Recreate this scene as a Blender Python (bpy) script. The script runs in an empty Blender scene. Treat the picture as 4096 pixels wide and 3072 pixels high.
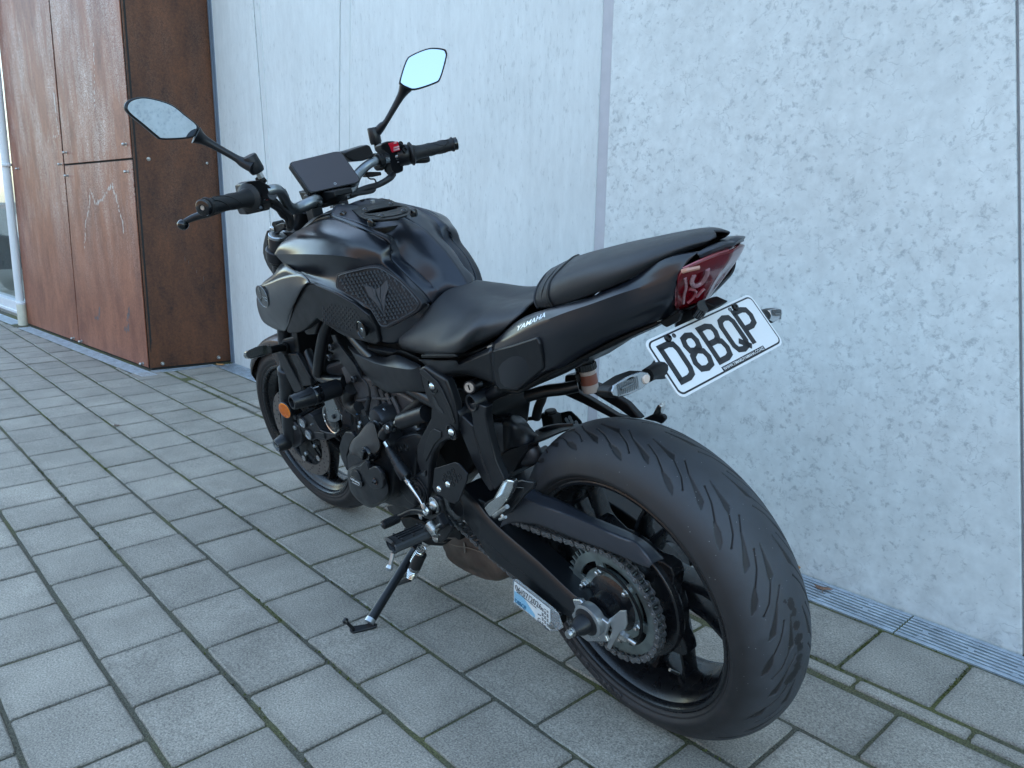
import bpy, bmesh, math, random
import numpy as np
from mathutils import Vector, Matrix
R = math.radians
random.seed(7); rng = np.random.default_rng(7)
scn = bpy.context.scene
col = scn.collection
# ---------------------------------------------------------------- camera
CAM = Vector((2.45155, -0.16243, 0.99199))
CX = Vector((0.668189, 0.743963, 0.006469)); CY = Vector((0.171616, -0.145665, -0.974336)); CZ = Vector((-0.723927, 0.652151, -0.225008))
FPX = 3115.1
cd = bpy.data.cameras.new('camera'); cam = bpy.data.objects.new('camera', cd); col.objects.link(cam)
cd.sensor_width = 36; cd.lens = 36*FPX/4096; cd.clip_start = .05; cd.clip_end = 500
cam.matrix_world = Matrix(((CX.x, -CY.x, -CZ.x, CAM.x), (CX.y, -CY.y, -CZ.y, CAM.y), (CX.z, -CY.z, -CZ.z, CAM.z), (0, 0, 0, 1)))
scn.camera = cam
# ---------------------------------------------------------------- sky, sun, exposure
SUN_EL, SUN_AZ = R(38), R(-20)      # azimuth of the sun measured from +Y towards +X : behind the concrete building
w = bpy.data.worlds.new('World'); scn.world = w; w.use_nodes = True
nt = w.node_tree; bg = nt.nodes['Background']
sky = nt.nodes.new('ShaderNodeTexSky'); sky.sky_type = 'NISHITA'; sky.sun_disc = False
sky.sun_elevation = SUN_EL; sky.sun_rotation = SUN_AZ
sky.air_density = 1.0; sky.dust_density = 2.0; sky.ozone_density = 1.0
tint = nt.nodes.new('ShaderNodeVectorMath'); tint.operation = 'MULTIPLY'; tint.inputs[1].default_value = (1.05, 1.06, .94)   # the camera's white balance
nt.links.new(sky.outputs[0], tint.inputs[0]); nt.links.new(tint.outputs[0], bg.inputs[0]); bg.inputs[1].default_value = .15
sd = bpy.data.lights.new('sun', 'SUN'); sd.energy = 3.0; sd.angle = R(.5); sd.color = (1, .95, .86)
sun = bpy.data.objects.new('sun', sd); col.objects.link(sun)
sv = Vector((math.sin(SUN_AZ)*math.cos(SUN_EL), math.cos(SUN_AZ)*math.cos(SUN_EL), math.sin(SUN_EL)))
sun.rotation_euler = (-sv).to_track_quat('-Z', 'Y').to_euler()
vs = scn.view_settings; vs.view_transform = 'Standard'; vs.look = 'None'; vs.gamma = 1; vs.use_curve_mapping = False
vs.exposure = 2.72

# ---------------------------------------------------------------- from the photograph's pixels to points of the motorcycle
RB = Matrix(((-0.998915, -0.045598, -0.009427), (0.046562, -0.978229, -0.202236), (0, -0.202455, 0.979292)))
OB = Vector((1.628782, 0.997702, 0.001926))
ZV = dict(V=(0, 0, 4096/2212), Z1=(400, 150, .72333), Z2=(900, 750, .5425), Z3=(950, 1300, .5425), Z4=(1950, 850, .5877), Z5=(1250, 1750, .5425),
          Z6=(1900, 1600, .84388), R1=(2000, 1600, .5877), R2=(2200, 2200, .49729), F3=(1000, 1350, .45208), F4=(1000, 1600, .31646), ZF=(800, 1300, .24108),
          H1=(500, 550, .3617), H2=(1400, 500, .2712), H3=(1050, 750, .4069), K1=(1500, 1900, .2712), K2=(1950, 1900, .2712), M1=(1150, 1250, .2712), M2=(1450, 1250, .2712), M3=(1750,1400,.2712), N1=(2200,1400,.3617))
def wray(k, x, y):
    a = ZV[k]; X = (a[0]+x*a[2]-2048)/FPX; Y = (a[1]+y*a[2]-1536)/FPX
    return X*CX + Y*CY + CZ
_c = RB.transposed() @ (CAM - OB)
def bk(k, x, y, v, ax=1):
    """point of the motorcycle seen at (x, y) whose lateral offset (or other axis) is v"""
    d = RB.transposed() @ wray(k, x, y)
    return _c + d*((v - _c[ax])/d[ax])
def bkn(k, x, y, p0, n):
    """point on the plane through p0 with normal n"""
    d = RB.transposed() @ wray(k, x, y)
    return _c + d*(((p0-_c).dot(n))/d.dot(n))

# ---------------------------------------------------------------- materials
MT = {}
def node(nt, t, **kw):
    n = nt.nodes.new(t)
    for k, v in kw.items():
        if k.startswith('i_'): n.inputs[k[2:].replace('_', ' ')].default_value = v
        else: setattr(n, k, v)
    return n
def mat(name, c, rough=.5, metal=0, bump=0, bscale=200, var=.12, vscale=12, rvar=.08, coat=0, coatr=.1, trans=0, ior=1.5, spec=.5, dust=0, dustc=(.25, .27, .28), emis=None):
    if name in MT: return MT[name]
    m = bpy.data.materials.new(name); m.use_nodes = True; nt = m.node_tree; b = nt.nodes['Principled BSDF']; L = nt.links.new
    b.inputs['Base Color'].default_value = (*c, 1); b.inputs['Roughness'].default_value = rough; b.inputs['Metallic'].default_value = metal
    b.inputs['Coat Weight'].default_value = coat; b.inputs['Coat Roughness'].default_value = coatr
    b.inputs['Transmission Weight'].default_value = trans; b.inputs['IOR'].default_value = ior; b.inputs['Specular IOR Level'].default_value = spec
    tc = node(nt, 'ShaderNodeTexCoord'); n1 = node(nt, 'ShaderNodeTexNoise', i_Scale=vscale, i_Detail=6.0, i_Roughness=.6)
    L(tc.outputs['Object'], n1.inputs['Vector'])
    mr = node(nt, 'ShaderNodeMapRange'); mr.inputs[1].default_value = .3; mr.inputs[2].default_value = .7; mr.inputs[3].default_value = 1-var; mr.inputs[4].default_value = 1+var
    L(n1.outputs[0], mr.inputs[0])
    mx = node(nt, 'ShaderNodeVectorMath', operation='SCALE'); mx.inputs[0].default_value = c; L(mr.outputs[0], mx.inputs[3])
    out = mx.outputs[0]
    if dust:
        n2 = node(nt, 'ShaderNodeTexNoise', i_Scale=90.0, i_Detail=4.0, i_Roughness=.7); L(tc.outputs['Object'], n2.inputs['Vector'])
        r2 = node(nt, 'ShaderNodeMapRange'); r2.inputs[1].default_value = .5; r2.inputs[2].default_value = .8; r2.inputs[3].default_value = 0; r2.inputs[4].default_value = dust
        L(n2.outputs[0], r2.inputs[0])
        mm = node(nt, 'ShaderNodeMix', data_type='RGBA'); L(r2.outputs[0], mm.inputs[0]); L(out, mm.inputs[6]); mm.inputs[7].default_value = (*dustc, 1); out = mm.outputs[2]
    L(out, b.inputs['Base Color'])
    n3 = node(nt, 'ShaderNodeTexNoise', i_Scale=vscale*2.3, i_Detail=5.0); L(tc.outputs['Object'], n3.inputs['Vector'])
    r3 = node(nt, 'ShaderNodeMapRange'); r3.inputs[1].default_value = .3; r3.inputs[2].default_value = .7; r3.inputs[3].default_value = max(rough-rvar, .02); r3.inputs[4].default_value = rough+rvar
    L(n3.outputs[0], r3.inputs[0]); L(r3.outputs[0], b.inputs['Roughness'])
    if bump:
        n4 = node(nt, 'ShaderNodeTexNoise', i_Scale=float(bscale), i_Detail=3.0); L(tc.outputs['Object'], n4.inputs['Vector'])
        bp = node(nt, 'ShaderNodeBump'); bp.inputs['Strength'].default_value = bump; bp.inputs['Distance'].default_value = .001
        L(n4.outputs[0], bp.inputs['Height']); L(bp.outputs[0], b.inputs['Normal'])
    if emis: b.inputs['Emission Color'].default_value = (*emis[0], 1); b.inputs['Emission Strength'].default_value = emis[1]
    MT[name] = m; return m
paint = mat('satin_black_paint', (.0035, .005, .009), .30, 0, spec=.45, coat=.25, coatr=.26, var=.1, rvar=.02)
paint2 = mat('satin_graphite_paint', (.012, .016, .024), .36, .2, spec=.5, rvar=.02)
plas = mat('matte_black_plastic', (.0055, .0065, .0085), .40, bump=.10, bscale=900, spec=.38)
plasd = mat('deep_black_plastic', (.002, .0025, .003), .45, spec=.25)
gloss = mat('gloss_black_plastic', (.003, .0035, .0045), .15, rvar=.04)
vinyl = mat('seat_vinyl', (.010, .012, .015), .47, bump=.45, bscale=1400, rvar=.04, spec=.55)
frm = mat('black_frame_paint', (.004, .005, .0065), .32, rvar=.04, spec=.42)
cast = mat('black_cast_metal', (.028, .030, .034), .38, .6, bump=.2, bscale=700)
castg = mat('dark_grey_cast_metal', (.075, .074, .078), .48, .55, bump=.4, bscale=500, dust=.06)
rubb = mat('rubber', (.007, .0075, .0085), .55, bump=.2, bscale=600, dust=.01, spec=.4)
alu = mat('brushed_aluminium', (.42, .44, .45), .34, .9, bump=.1, bscale=800)
alud = mat('anodised_silver_bar', (.20, .22, .23), .32, .9)
chro = mat('polished_steel', (.62, .63, .62), .22, 1, var=.2, rvar=.1)
zinc = mat('zinc_bolt', (.45, .46, .45), .35, 1, var=.3, vscale=60)
chn = mat('chain_steel', (.19, .195, .20), .36, .85, var=.35, vscale=80)
spk = mat('sprocket_steel', (.24, .28, .27), .36, .85, var=.25, vscale=30)
disc = mat('brake_disc_steel', (.15, .135, .125), .45, .7, var=.2, vscale=30)
rimm = mat('black_rim_paint', (.0055, .006, .0075), .27, .1, dust=.03, rvar=.08)
exh = mat('stained_exhaust_steel', (.14, .105, .085), .42, .7, var=.4, vscale=14, dust=.1)
white = mat('white_plate_paint', (.66, .67, .67), .4, var=.02)
blk = mat('black_lettering', (.012, .013, .016), .45)
mir = mat('mirror_glass', (.58, .65, .69), .015, 1, var=0, rvar=.01)
wpnt = mat('pale_print', (.45, .5, .55), .5)

# ---------------------------------------------------------------- mesh helpers
def tag(o, label=None, cat=None, group=None, kind=None):
    if label: o['label'] = label
    if cat: o['category'] = cat
    if group: o['group'] = group
    if kind: o['kind'] = kind
    return o
def empty(name, loc=(0, 0, 0), parent=None):
    o = bpy.data.objects.new(name, None); col.objects.link(o); o.location = loc; o.parent = parent; o.empty_display_size = .05
    return o
def mk(name, V, F, m, parent=None, smooth=True, bevel=0, sub=0, angle=38, solid=0, soff=-1, seg=2):
    me = bpy.data.meshes.new(name); me.from_pydata([tuple(v) for v in V], [], F); me.update()
    bm = bmesh.new(); bm.from_mesh(me); bmesh.ops.remove_doubles(bm, verts=bm.verts, dist=1e-6); bmesh.ops.recalc_face_normals(bm, faces=bm.faces); bm.to_mesh(me); bm.free()
    me.materials.append(m)
    for p in me.polygons: p.use_smooth = smooth
    if smooth and not sub: me.set_sharp_from_angle(angle=R(angle))
    o = bpy.data.objects.new(name, me); col.objects.link(o); o.parent = parent
    if solid:
        s = o.modifiers.new('solid', 'SOLIDIFY'); s.thickness = solid; s.offset = soff
    if bevel:
        b = o.modifiers.new('bevel', 'BEVEL'); b.width = bevel; b.segments = seg; b.limit_method = 'ANGLE'; b.angle_limit = R(30); b.harden_normals = True
    if sub:
        s = o.modifiers.new('sub', 'SUBSURF'); s.levels = sub; s.render_levels = sub
    return o
class MB:
    def __init__(s): s.V = []; s.F = []
    def add(s, V, F):
        n = len(s.V); s.V += [Vector(v) for v in V]; s.F += [[i+n for i in f] for f in F]; return s
    def box(s, c, d, rot=None):
        c = Vector(c); M = rot or Matrix.Identity(3)
        V = [c + M @ Vector((x*d[0]/2, y*d[1]/2, z*d[2]/2)) for x in (-1, 1) for y in (-1, 1) for z in (-1, 1)]
        return s.add(V, [[0, 1, 3, 2], [4, 6, 7, 5], [0, 4, 5, 1], [2, 3, 7, 6], [0, 2, 6, 4], [1, 5, 7, 3]])
    def tube(s, P, r, n=12, cap=True):
        V, F = tube_vf(P, r, n, cap); return s.add(V, F)
    def lathe(s, prof, o, ax, n=32, cap=True):
        V, F = lathe_vf(prof, o, ax, n, cap); return s.add(V, F)
    def prism(s, P, d):
        n = len(P); P = [Vector(p) for p in P]; d = Vector(d)
        return s.add(P + [p+d for p in P], [list(range(n)), list(range(2*n-1, n-1, -1))] + [[i, (i+1) % n, n+(i+1) % n, n+i] for i in range(n)])
    def mk(s, name, m, parent=None, **k): return mk(name, s.V, s.F, m, parent, **k)
def cr(P, n=6, closed=False):
    P = [Vector(p) for p in P]; out = []; N = len(P)
    if N < 3 or n < 2: return P
    for i in range(N if closed else N-1):
        g = (lambda j: P[j % N]) if closed else (lambda j: P[min(max(j, 0), N-1)])
        a, b, c, d = g(i-1), g(i), g(i+1), g(i+2)
        for t in range(n):
            t /= n; out.append(.5*((2*b)+(c-a)*t+(2*a-5*b+4*c-d)*t*t+(3*b-3*c+d-a)*t**3))
    if not closed: out.append(P[-1])
    return out
def tube_vf(P, r, n=12, cap=True):
    P = [Vector(p) for p in P]; N = len(P); r = list(r) if hasattr(r, '__len__') else [r]*N
    T = [(P[min(i+1, N-1)]-P[max(i-1, 0)]).normalized() for i in range(N)]
    u = T[0].orthogonal().normalized(); V = []; F = []
    for i in range(N):
        u = (u - T[i]*u.dot(T[i])).normalized(); v = T[i].cross(u)
        for k in range(n): a = 2*math.pi*k/n; V.append(P[i]+(u*math.cos(a)+v*math.sin(a))*r[i])
    for i in range(N-1):
        for k in range(n): F.append([i*n+k, i*n+(k+1) % n, (i+1)*n+(k+1) % n, (i+1)*n+k])
    if cap: F += [list(range(n))[::-1], [(N-1)*n+k for k in range(n)]]
    return V, F
def tube(name, P, r, m, parent=None, n=14, sm=6, **k):
    if sm > 1 and len(P) > 2:
        if hasattr(r, '__len__'):
            rr = [q.x for q in cr([Vector((x, 0, 0)) for x in r], sm)]
        else: rr = r
        P = cr(P, sm)
    else: rr = r
    V, F = tube_vf(P, rr, n); return mk(name, V, F, m, parent, **k)
def lathe_vf(prof, o, ax, n=32, cap=True):
    o = Vector(o); ax = Vector(ax).normalized(); u = ax.orthogonal().normalized(); v = ax.cross(u); V = []; F = []
    for (r, h) in prof:
        for k in range(n): a = 2*math.pi*k/n; V.append(o+ax*h+(u*math.cos(a)+v*math.sin(a))*max(r, 1e-5))
    N = len(prof)
    for i in range(N-1):
        for k in range(n): F.append([i*n+k, i*n+(k+1) % n, (i+1)*n+(k+1) % n, (i+1)*n+k])
    if cap: F += [list(range(n))[::-1], [(N-1)*n+k for k in range(n)]]
    return V, F
def lathe(name, prof, o, ax, m, parent=None, n=32, **k):
    V, F = lathe_vf(prof, o, ax, n); return mk(name, V, F, m, parent, **k)
def cyl(name, a, b, r, m, parent=None, n=24, **k):
    a = Vector(a); b = Vector(b); return lathe(name, [(r, 0), (r, (b-a).length)], a, b-a, m, parent, n, **k)
def plate(name, k, pts, lat, th, m, parent, bevel=.0015, sm=0, pull=None, **kw):
    """flat part traced at lateral offset lat (number, or one value per point), th metres thick towards the bike's centre"""
    P = [bk(k, p[0], p[1], p[2] if len(p) > 2 else lat) for p in pts]
    if sm: P = cr(P, sm, True)
    mb = MB(); mb.prism(P, (0, -th, 0)); return mb.mk(name, m, parent, bevel=bevel, **kw)
def patch_vf(rows, nu=6, nv=6):
    """smooth surface through a grid of points"""
    A = [cr(r, nu) for r in rows]; C = [cr([A[i][j] for i in range(len(A))], nv) for j in range(len(A[0]))]
    W, H = len(C), len(C[0]); V = [C[j][i] for j in range(W) for i in range(H)]
    return V, [[j*H+i, j*H+i+1, (j+1)*H+i+1, (j+1)*H+i] for j in range(W-1) for i in range(H-1)]
def rows(k, R_): return [[bk(k, *p) if len(p) == 3 else bk(*p) for p in r] for r in R_]
def patch(name, rws, m, parent, nu=6, nv=6, solid=.003, bevel=0, angle=50, mirror=False, soff=-1):
    V, F = patch_vf(rws, nu, nv)
    mb = MB(); mb.add(V, F)
    if mirror:
        mb.add([Vector((v.x, -v.y, v.z)) for v in V], [f[::-1] for f in F])
    return mb.mk(name, m, parent, solid=solid, soff=soff, bevel=bevel, angle=angle)
def hexbolt(mb, p, ax, r=.006, h=.005): mb.lathe([(r, 0), (r, h*.8), (r*.85, h)], p, ax, 6)
def dome(mb, p, ax, r=.006, h=.004): mb.lathe([(r, 0), (r*.95, h*.4), (r*.7, h*.8), (r*.45, h), (r*.42, h*.6), (.0001, h*.6)], p, ax, 16)
# ================================================================ SETTING
S_ = 0.2296; PW = .19144
def wallmat(name, c, dark, vs=(1, 1, 1), crack=.5, seed=0, dens=.0):
    m = bpy.data.materials.new(name); m.use_nodes = True; nt = m.node_tree; b = nt.nodes['Principled BSDF']; L = nt.links.new
    tc = node(nt, 'ShaderNodeTexCoord'); mp = node(nt, 'ShaderNodeMapping'); mp.inputs['Location'].default_value = (seed, seed*2, 0); L(tc.outputs['Object'], mp.inputs[0])
    n1 = node(nt, 'ShaderNodeTexNoise', i_Scale=1.6, i_Detail=8.0, i_Roughness=.6); L(mp.outputs[0], n1.inputs[0])
    n2 = node(nt, 'ShaderNodeTexNoise', i_Scale=22.0, i_Detail=8.0, i_Roughness=.65); mp2 = node(nt, 'ShaderNodeMapping'); mp2.inputs['Scale'].default_value = vs
    L(mp.outputs[0], mp2.inputs[0]); L(mp2.outputs[0], n2.inputs[0])
    r1 = node(nt, 'ShaderNodeMapRange'); r1.inputs[1].default_value = .35; r1.inputs[2].default_value = .65; r1.inputs[3].default_value = .95; r1.inputs[4].default_value = 1.04; L(n1.outputs[0], r1.inputs[0])
    r2 = node(nt, 'ShaderNodeMapRange'); r2.inputs[1].default_value = .3; r2.inputs[2].default_value = .7; r2.inputs[3].default_value = .88+(.05 if not dens else 0); r2.inputs[4].default_value = 1.09-(.04 if not dens else 0); L(n2.outputs[0], r2.inputs[0])
    mu = node(nt, 'ShaderNodeMath', operation='MULTIPLY'); L(r1.outputs[0], mu.inputs[0]); L(r2.outputs[0], mu.inputs[1])
    ns = node(nt, 'ShaderNodeTexNoise', i_Scale=3.0, i_Detail=6.0, i_Roughness=.6); mps = node(nt, 'ShaderNodeMapping'); mps.inputs['Scale'].default_value = (3.2, 1, .22); L(mp.outputs[0], mps.inputs[0]); L(mps.outputs[0], ns.inputs[0])
    rs = node(nt, 'ShaderNodeMapRange'); rs.inputs[1].default_value = .38; rs.inputs[2].default_value = .7; rs.inputs[3].default_value = 1.02; rs.inputs[4].default_value = .93; L(ns.outputs[0], rs.inputs[0])
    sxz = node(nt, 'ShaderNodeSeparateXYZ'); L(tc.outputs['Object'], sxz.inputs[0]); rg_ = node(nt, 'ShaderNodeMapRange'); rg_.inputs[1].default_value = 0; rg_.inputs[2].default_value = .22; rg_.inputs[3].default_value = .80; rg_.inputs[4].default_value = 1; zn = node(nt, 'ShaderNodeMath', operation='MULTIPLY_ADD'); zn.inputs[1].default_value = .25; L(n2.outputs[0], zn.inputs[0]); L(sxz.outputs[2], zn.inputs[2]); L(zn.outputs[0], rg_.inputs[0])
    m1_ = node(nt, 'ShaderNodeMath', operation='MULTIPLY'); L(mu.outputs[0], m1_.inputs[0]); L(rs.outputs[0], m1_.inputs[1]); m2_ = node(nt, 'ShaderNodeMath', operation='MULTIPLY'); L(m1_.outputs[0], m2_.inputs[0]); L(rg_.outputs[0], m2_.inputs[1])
    sc = node(nt, 'ShaderNodeVectorMath', operation='SCALE'); sc.inputs[0].default_value = c; L(m2_.outputs[0], sc.inputs[3])
    # pores and blotches
    n3 = node(nt, 'ShaderNodeTexNoise', i_Scale=58.0, i_Detail=5.0, i_Roughness=.68, i_Distortion=.25); L(mp2.outputs[0], n3.inputs[0])
    nb = node(nt, 'ShaderNodeTexNoise', i_Scale=2.6, i_Detail=2.0); L(mp.outputs[0], nb.inputs[0])
    ad = node(nt, 'ShaderNodeMath', operation='MULTIPLY_ADD'); ad.inputs[1].default_value = .20; L(nb.outputs[0], ad.inputs[0]); L(n3.outputs[0], ad.inputs[2])
    r3 = node(nt, 'ShaderNodeMapRange'); r3.inputs[1].default_value = .680-dens*.7; r3.inputs[2].default_value = .82-dens*.7; r3.inputs[3].default_value = 0; r3.inputs[4].default_value = .62; L(ad.outputs[0], r3.inputs[0])
    # fine cracks: warped voronoi edges, only in places
    wn = node(nt, 'ShaderNodeTexNoise', i_Scale=9.0, i_Detail=6.0); L(mp.outputs[0], wn.inputs[0])
    wa = node(nt, 'ShaderNodeVectorMath', operation='MULTIPLY_ADD'); wa.inputs[1].default_value = (.16, .16, .16); L(wn.outputs[1], wa.inputs[0]); L(mp.outputs[0], wa.inputs[2])
    vo = node(nt, 'ShaderNodeTexVoronoi', feature='DISTANCE_TO_EDGE', i_Scale=17.0); L(wa.outputs[0], vo.inputs[0])
    r4 = node(nt, 'ShaderNodeMapRange'); r4.inputs[1].default_value = .0; r4.inputs[2].default_value = .03; r4.inputs[3].default_value = 1; r4.inputs[4].default_value = 0; L(vo.outputs[0], r4.inputs[0])
    n5 = node(nt, 'ShaderNodeTexNoise', i_Scale=14.0, i_Detail=5.0, i_Roughness=.7); L(mp.outputs[0], n5.inputs[0])
    r5 = node(nt, 'ShaderNodeMapRange'); r5.inputs[1].default_value = .5; r5.inputs[2].default_value = .62; r5.inputs[3].default_value = 0; r5.inputs[4].default_value = crack; L(n5.outputs[0], r5.inputs[0])
    m4 = node(nt, 'ShaderNodeMath', operation='MULTIPLY'); L(r4.outputs[0], m4.inputs[0]); L(r5.outputs[0], m4.inputs[1])
    mxm = node(nt, 'ShaderNodeMath', operation='MAXIMUM'); L(m4.outputs[0], mxm.inputs[0]); L(r3.outputs[0], mxm.inputs[1])
    mix = node(nt, 'ShaderNodeMix', data_type='RGBA'); L(mxm.outputs[0], mix.inputs[0]); L(sc.outputs[0], mix.inputs[6]); mix.inputs[7].default_value = (*dark, 1)
    L(mix.outputs[2], b.inputs['Base Color']); b.inputs['Roughness'].default_value = .75
    bp = node(nt, 'ShaderNodeBump'); bp.inputs['Strength'].default_value = .35; bp.inputs['Distance'].default_value = .002; inv = node(nt, 'ShaderNodeMath', operation='SUBTRACT'); L(n2.outputs[0], inv.inputs[0]); L(mxm.outputs[0], inv.inputs[1]); L(inv.outputs[0], bp.inputs['Height']); L(bp.outputs[0], b.inputs['Normal'])
    return m
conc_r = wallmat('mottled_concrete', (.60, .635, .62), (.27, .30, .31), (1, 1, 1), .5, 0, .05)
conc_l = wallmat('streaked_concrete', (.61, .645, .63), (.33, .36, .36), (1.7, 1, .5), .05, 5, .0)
seal = mat('grey_sealant', (.42, .42, .44), .6, var=.08)
darkgap = mat('dark_joint', (.02, .022, .022), .9)
WY = 1.77
def slab(name, xb0, xt0, xb1, xt1, m, parent, zt=3.0, zt2=7.5, bevel=.004, y0=WY, th=.3, dy=0):
    """wall panel whose sides lean: x at the base and x at height 2 m, both sides"""
    f = lambda xb, xt, z: xb+(xt-xb)*z/2
    P = [(f(xb0, xt0, -.1), y0, -.1), (f(xb1, xt1, -.1), y0, -.1), (f(xb1, xt1, zt), y0, zt), (xb1+(xt1-xb1)*1.5, y0, zt2), (xb0+(xt0-xb0)*1.5, y0, zt2), (f(xb0, xt0, zt), y0, zt)]
    mb = MB(); mb.prism(P, (0, th, 0)); return mb.mk(name, m, parent, bevel=bevel, smooth=False)
wall = empty('concrete_wall', (0, WY, 0)); tag(wall, 'pale bluish concrete panel wall with slanted joints behind the motorcycle', 'wall')
def wchild(o): o.location = o.location - Vector((0, WY, 0)); o.parent = wall; return o
# panel edges follow the slanted joints seen in the wall
wchild(slab('wall_panel', -2.60, -2.50, -1.668, -1.733, conc_l, None))
wchild(slab('wall_panel', -1.655, -1.720, -1.035, -.842, conc_l, None))
wchild(slab('wall_panel', -1.027, -.834, .690, .715, conc_l, None))
wchild(slab('wall_panel', .7365, .7565, 2.0495, 1.7615, conc_r, None))
wchild(slab('wall_panel', 2.055, 1.767, 9.0, 9.0, conc_r, None))
o = slab('joint_sealant', .690, .715, .7365, .7565, seal, None, bevel=0, y0=WY+.004, th=.2); tag(wchild(o), 'grey sealant strip between two wall panels')
for a in ((-1.668, -1.733, -1.655, -1.720), (-1.035, -.842, -1.027, -.834), (2.0495, 1.7615, 2.055, 1.767)):
    wchild(slab('shadow_gap', *a, seal, None, bevel=0, y0=WY+.012, th=.2))
# raised second lines beside the joints
for a in ((-1.625, -1.66, -1.617, -1.652), (-.93, -.755, -.924, -.749), (2.075, 1.787, 2.081, 1.793)):
    wchild(slab('casting_ridge', *a, conc_l, None, bevel=0, y0=WY-.0025, th=.02))
# the bodies of the buildings behind the facade: they shade the street
bb = MB(); bb.box((3.2, 6.1, 3.7), (11.6, 8.0, 7.6)); bb.box((-16.3, 8.4, 3.45), (27.4, 8.0, 7.1)); bb.box((-17.5, 2.95, 5.3), (25.0, 2.9, 3.4)); bb.box((-3.78, 3.2, 3.5), (2.2, 2.4, 6.99)); o = bb.mk('building_body', conc_l, None); wchild(o)

# corten cladding
def rust(name, c1, c2, pale, pamt, seed):
    m = bpy.data.materials.new(name); m.use_nodes = True; nt = m.node_tree; b = nt.nodes['Principled BSDF']; L = nt.links.new
    tc = node(nt, 'ShaderNodeTexCoord'); mp = node(nt, 'ShaderNodeMapping'); mp.inputs['Location'].default_value = (seed, seed, seed); mp.inputs['Scale'].default_value = (1, 1, .45); L(tc.outputs['Object'], mp.inputs[0])
    n1 = node(nt, 'ShaderNodeTexNoise', i_Scale=6.0, i_Detail=9.0, i_Roughness=.7); L(mp.outputs[0], n1.inputs[0])
    n2 = node(nt, 'ShaderNodeTexNoise', i_Scale=75.0, i_Detail=7.0, i_Roughness=.8); L(tc.outputs['Object'], n2.inputs[0])
    a = node(nt, 'ShaderNodeMath', operation='MULTIPLY_ADD'); a.inputs[1].default_value = .85; L(n2.outputs[0], a.inputs[0]); L(n1.outputs[0], a.inputs[2])
    r = node(nt, 'ShaderNodeMapRange'); r.inputs[1].default_value = .72; r.inputs[2].default_value = 1.12; L(a.outputs[0], r.inputs[0])
    mx = node(nt, 'ShaderNodeMix', data_type='RGBA'); mx.inputs[6].default_value = (*c1, 1); mx.inputs[7].default_value = (*c2, 1); L(r.outputs[0], mx.inputs[0])
    n3 = node(nt, 'ShaderNodeTexNoise', i_Scale=150.0, i_Detail=3.0, i_Roughness=.8); L(tc.outputs['Object'], n3.inputs[0])
    n4 = node(nt, 'ShaderNodeTexNoise', i_Scale=2.2, i_Detail=6.0, i_Roughness=.65); mp4 = node(nt, 'ShaderNodeMapping'); mp4.inputs['Location'].default_value = (seed*3, 1, 2); mp4.inputs['Scale'].default_value = (2.2, 2.2, .6); L(tc.outputs['Object'], mp4.inputs[0]); L(mp4.outputs[0], n4.inputs[0])
    r4 = node(nt, 'ShaderNodeMapRange'); r4.inputs[1].default_value = .42; r4.inputs[2].default_value = .66; L(n4.outputs[0], r4.inputs[0])
    sx = node(nt, 'ShaderNodeSeparateXYZ'); L(tc.outputs['Object'], sx.inputs[0])
    rz_ = node(nt, 'ShaderNodeMapRange'); rz_.inputs[1].default_value = .35; rz_.inputs[2].default_value = 1.35; L(sx.outputs[2], rz_.inputs[0])
    r3 = node(nt, 'ShaderNodeMapRange'); r3.inputs[1].default_value = .47; r3.inputs[2].default_value = .56; L(n3.outputs[0], r3.inputs[0])
    q = node(nt, 'ShaderNodeMath', operation='MULTIPLY'); L(r4.outputs[0], q.inputs[0]); L(r3.outputs[0], q.inputs[1])
    q2 = node(nt, 'ShaderNodeMath', operation='MULTIPLY'); L(q.outputs[0], q2.inputs[0]); L(rz_.outputs[0], q2.inputs[1])
    q3 = node(nt, 'ShaderNodeMath', operation='MULTIPLY'); L(q2.outputs[0], q3.inputs[0]); q3.inputs[1].default_value = pamt
    m2 = node(nt, 'ShaderNodeMix', data_type='RGBA'); L(q3.outputs[0], m2.inputs[0]); L(mx.outputs[2], m2.inputs[6]); m2.inputs[7].default_value = (*pale, 1)  # pale speckle, stronger higher up: sky sheen painted in along with bloom
    L(m2.outputs[2], b.inputs['Base Color']); b.inputs['Roughness'].default_value = .52; b.inputs['Specular IOR Level'].default_value = .5
    bp = node(nt, 'ShaderNodeBump'); bp.inputs['Strength'].default_value = .35; bp.inputs['Distance'].default_value = .001; L(n2.outputs[0], bp.inputs['Height']); L(bp.outputs[0], b.inputs['Normal'])
    return m
rustf = rust('red_rusted_steel', (.12, .030, .016), (.30, .115, .062), (.62, .54, .48), 1.0, 3)
rusts = rust('brown_rusted_steel', (.032, .012, .007), (.145, .052, .020), (.30, .24, .2), .15, 9)
scuff = mat('pale_scuff', (.46, .42, .38), .6, var=.3, vscale=60)
blued = mat('grey_stain', (.10, .085, .09), .6, var=.2)
cl = empty('rusted_steel_cladding', (-2.43, 1.29, 0)); tag(cl, 'rust red weathering steel box clad in bolted sheets at the left of the concrete wall', 'cladding')
C0 = Vector((-2.4345, 1.293, 0)); C0t = Vector((-2.329, 1.300, 2.045)); E0 = Vector((-4.947, 1.125, 0)); E0t = Vector((-4.697, 1.142, 2.09)); I0 = Vector((-2.365, 1.772, 0)); I0t = Vector((-2.318, 1.772, 2.13))
def lerp(a, b, t): return a+(b-a)*t
def fpt(t, z):      # point of the front face: t from corner (0) to left end (1)
    a = C0+(C0t-C0)*(z/2.045); b = E0+(E0t-E0)*(z/2.09); p = lerp(a, b, t); p.z = z; return p
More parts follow.
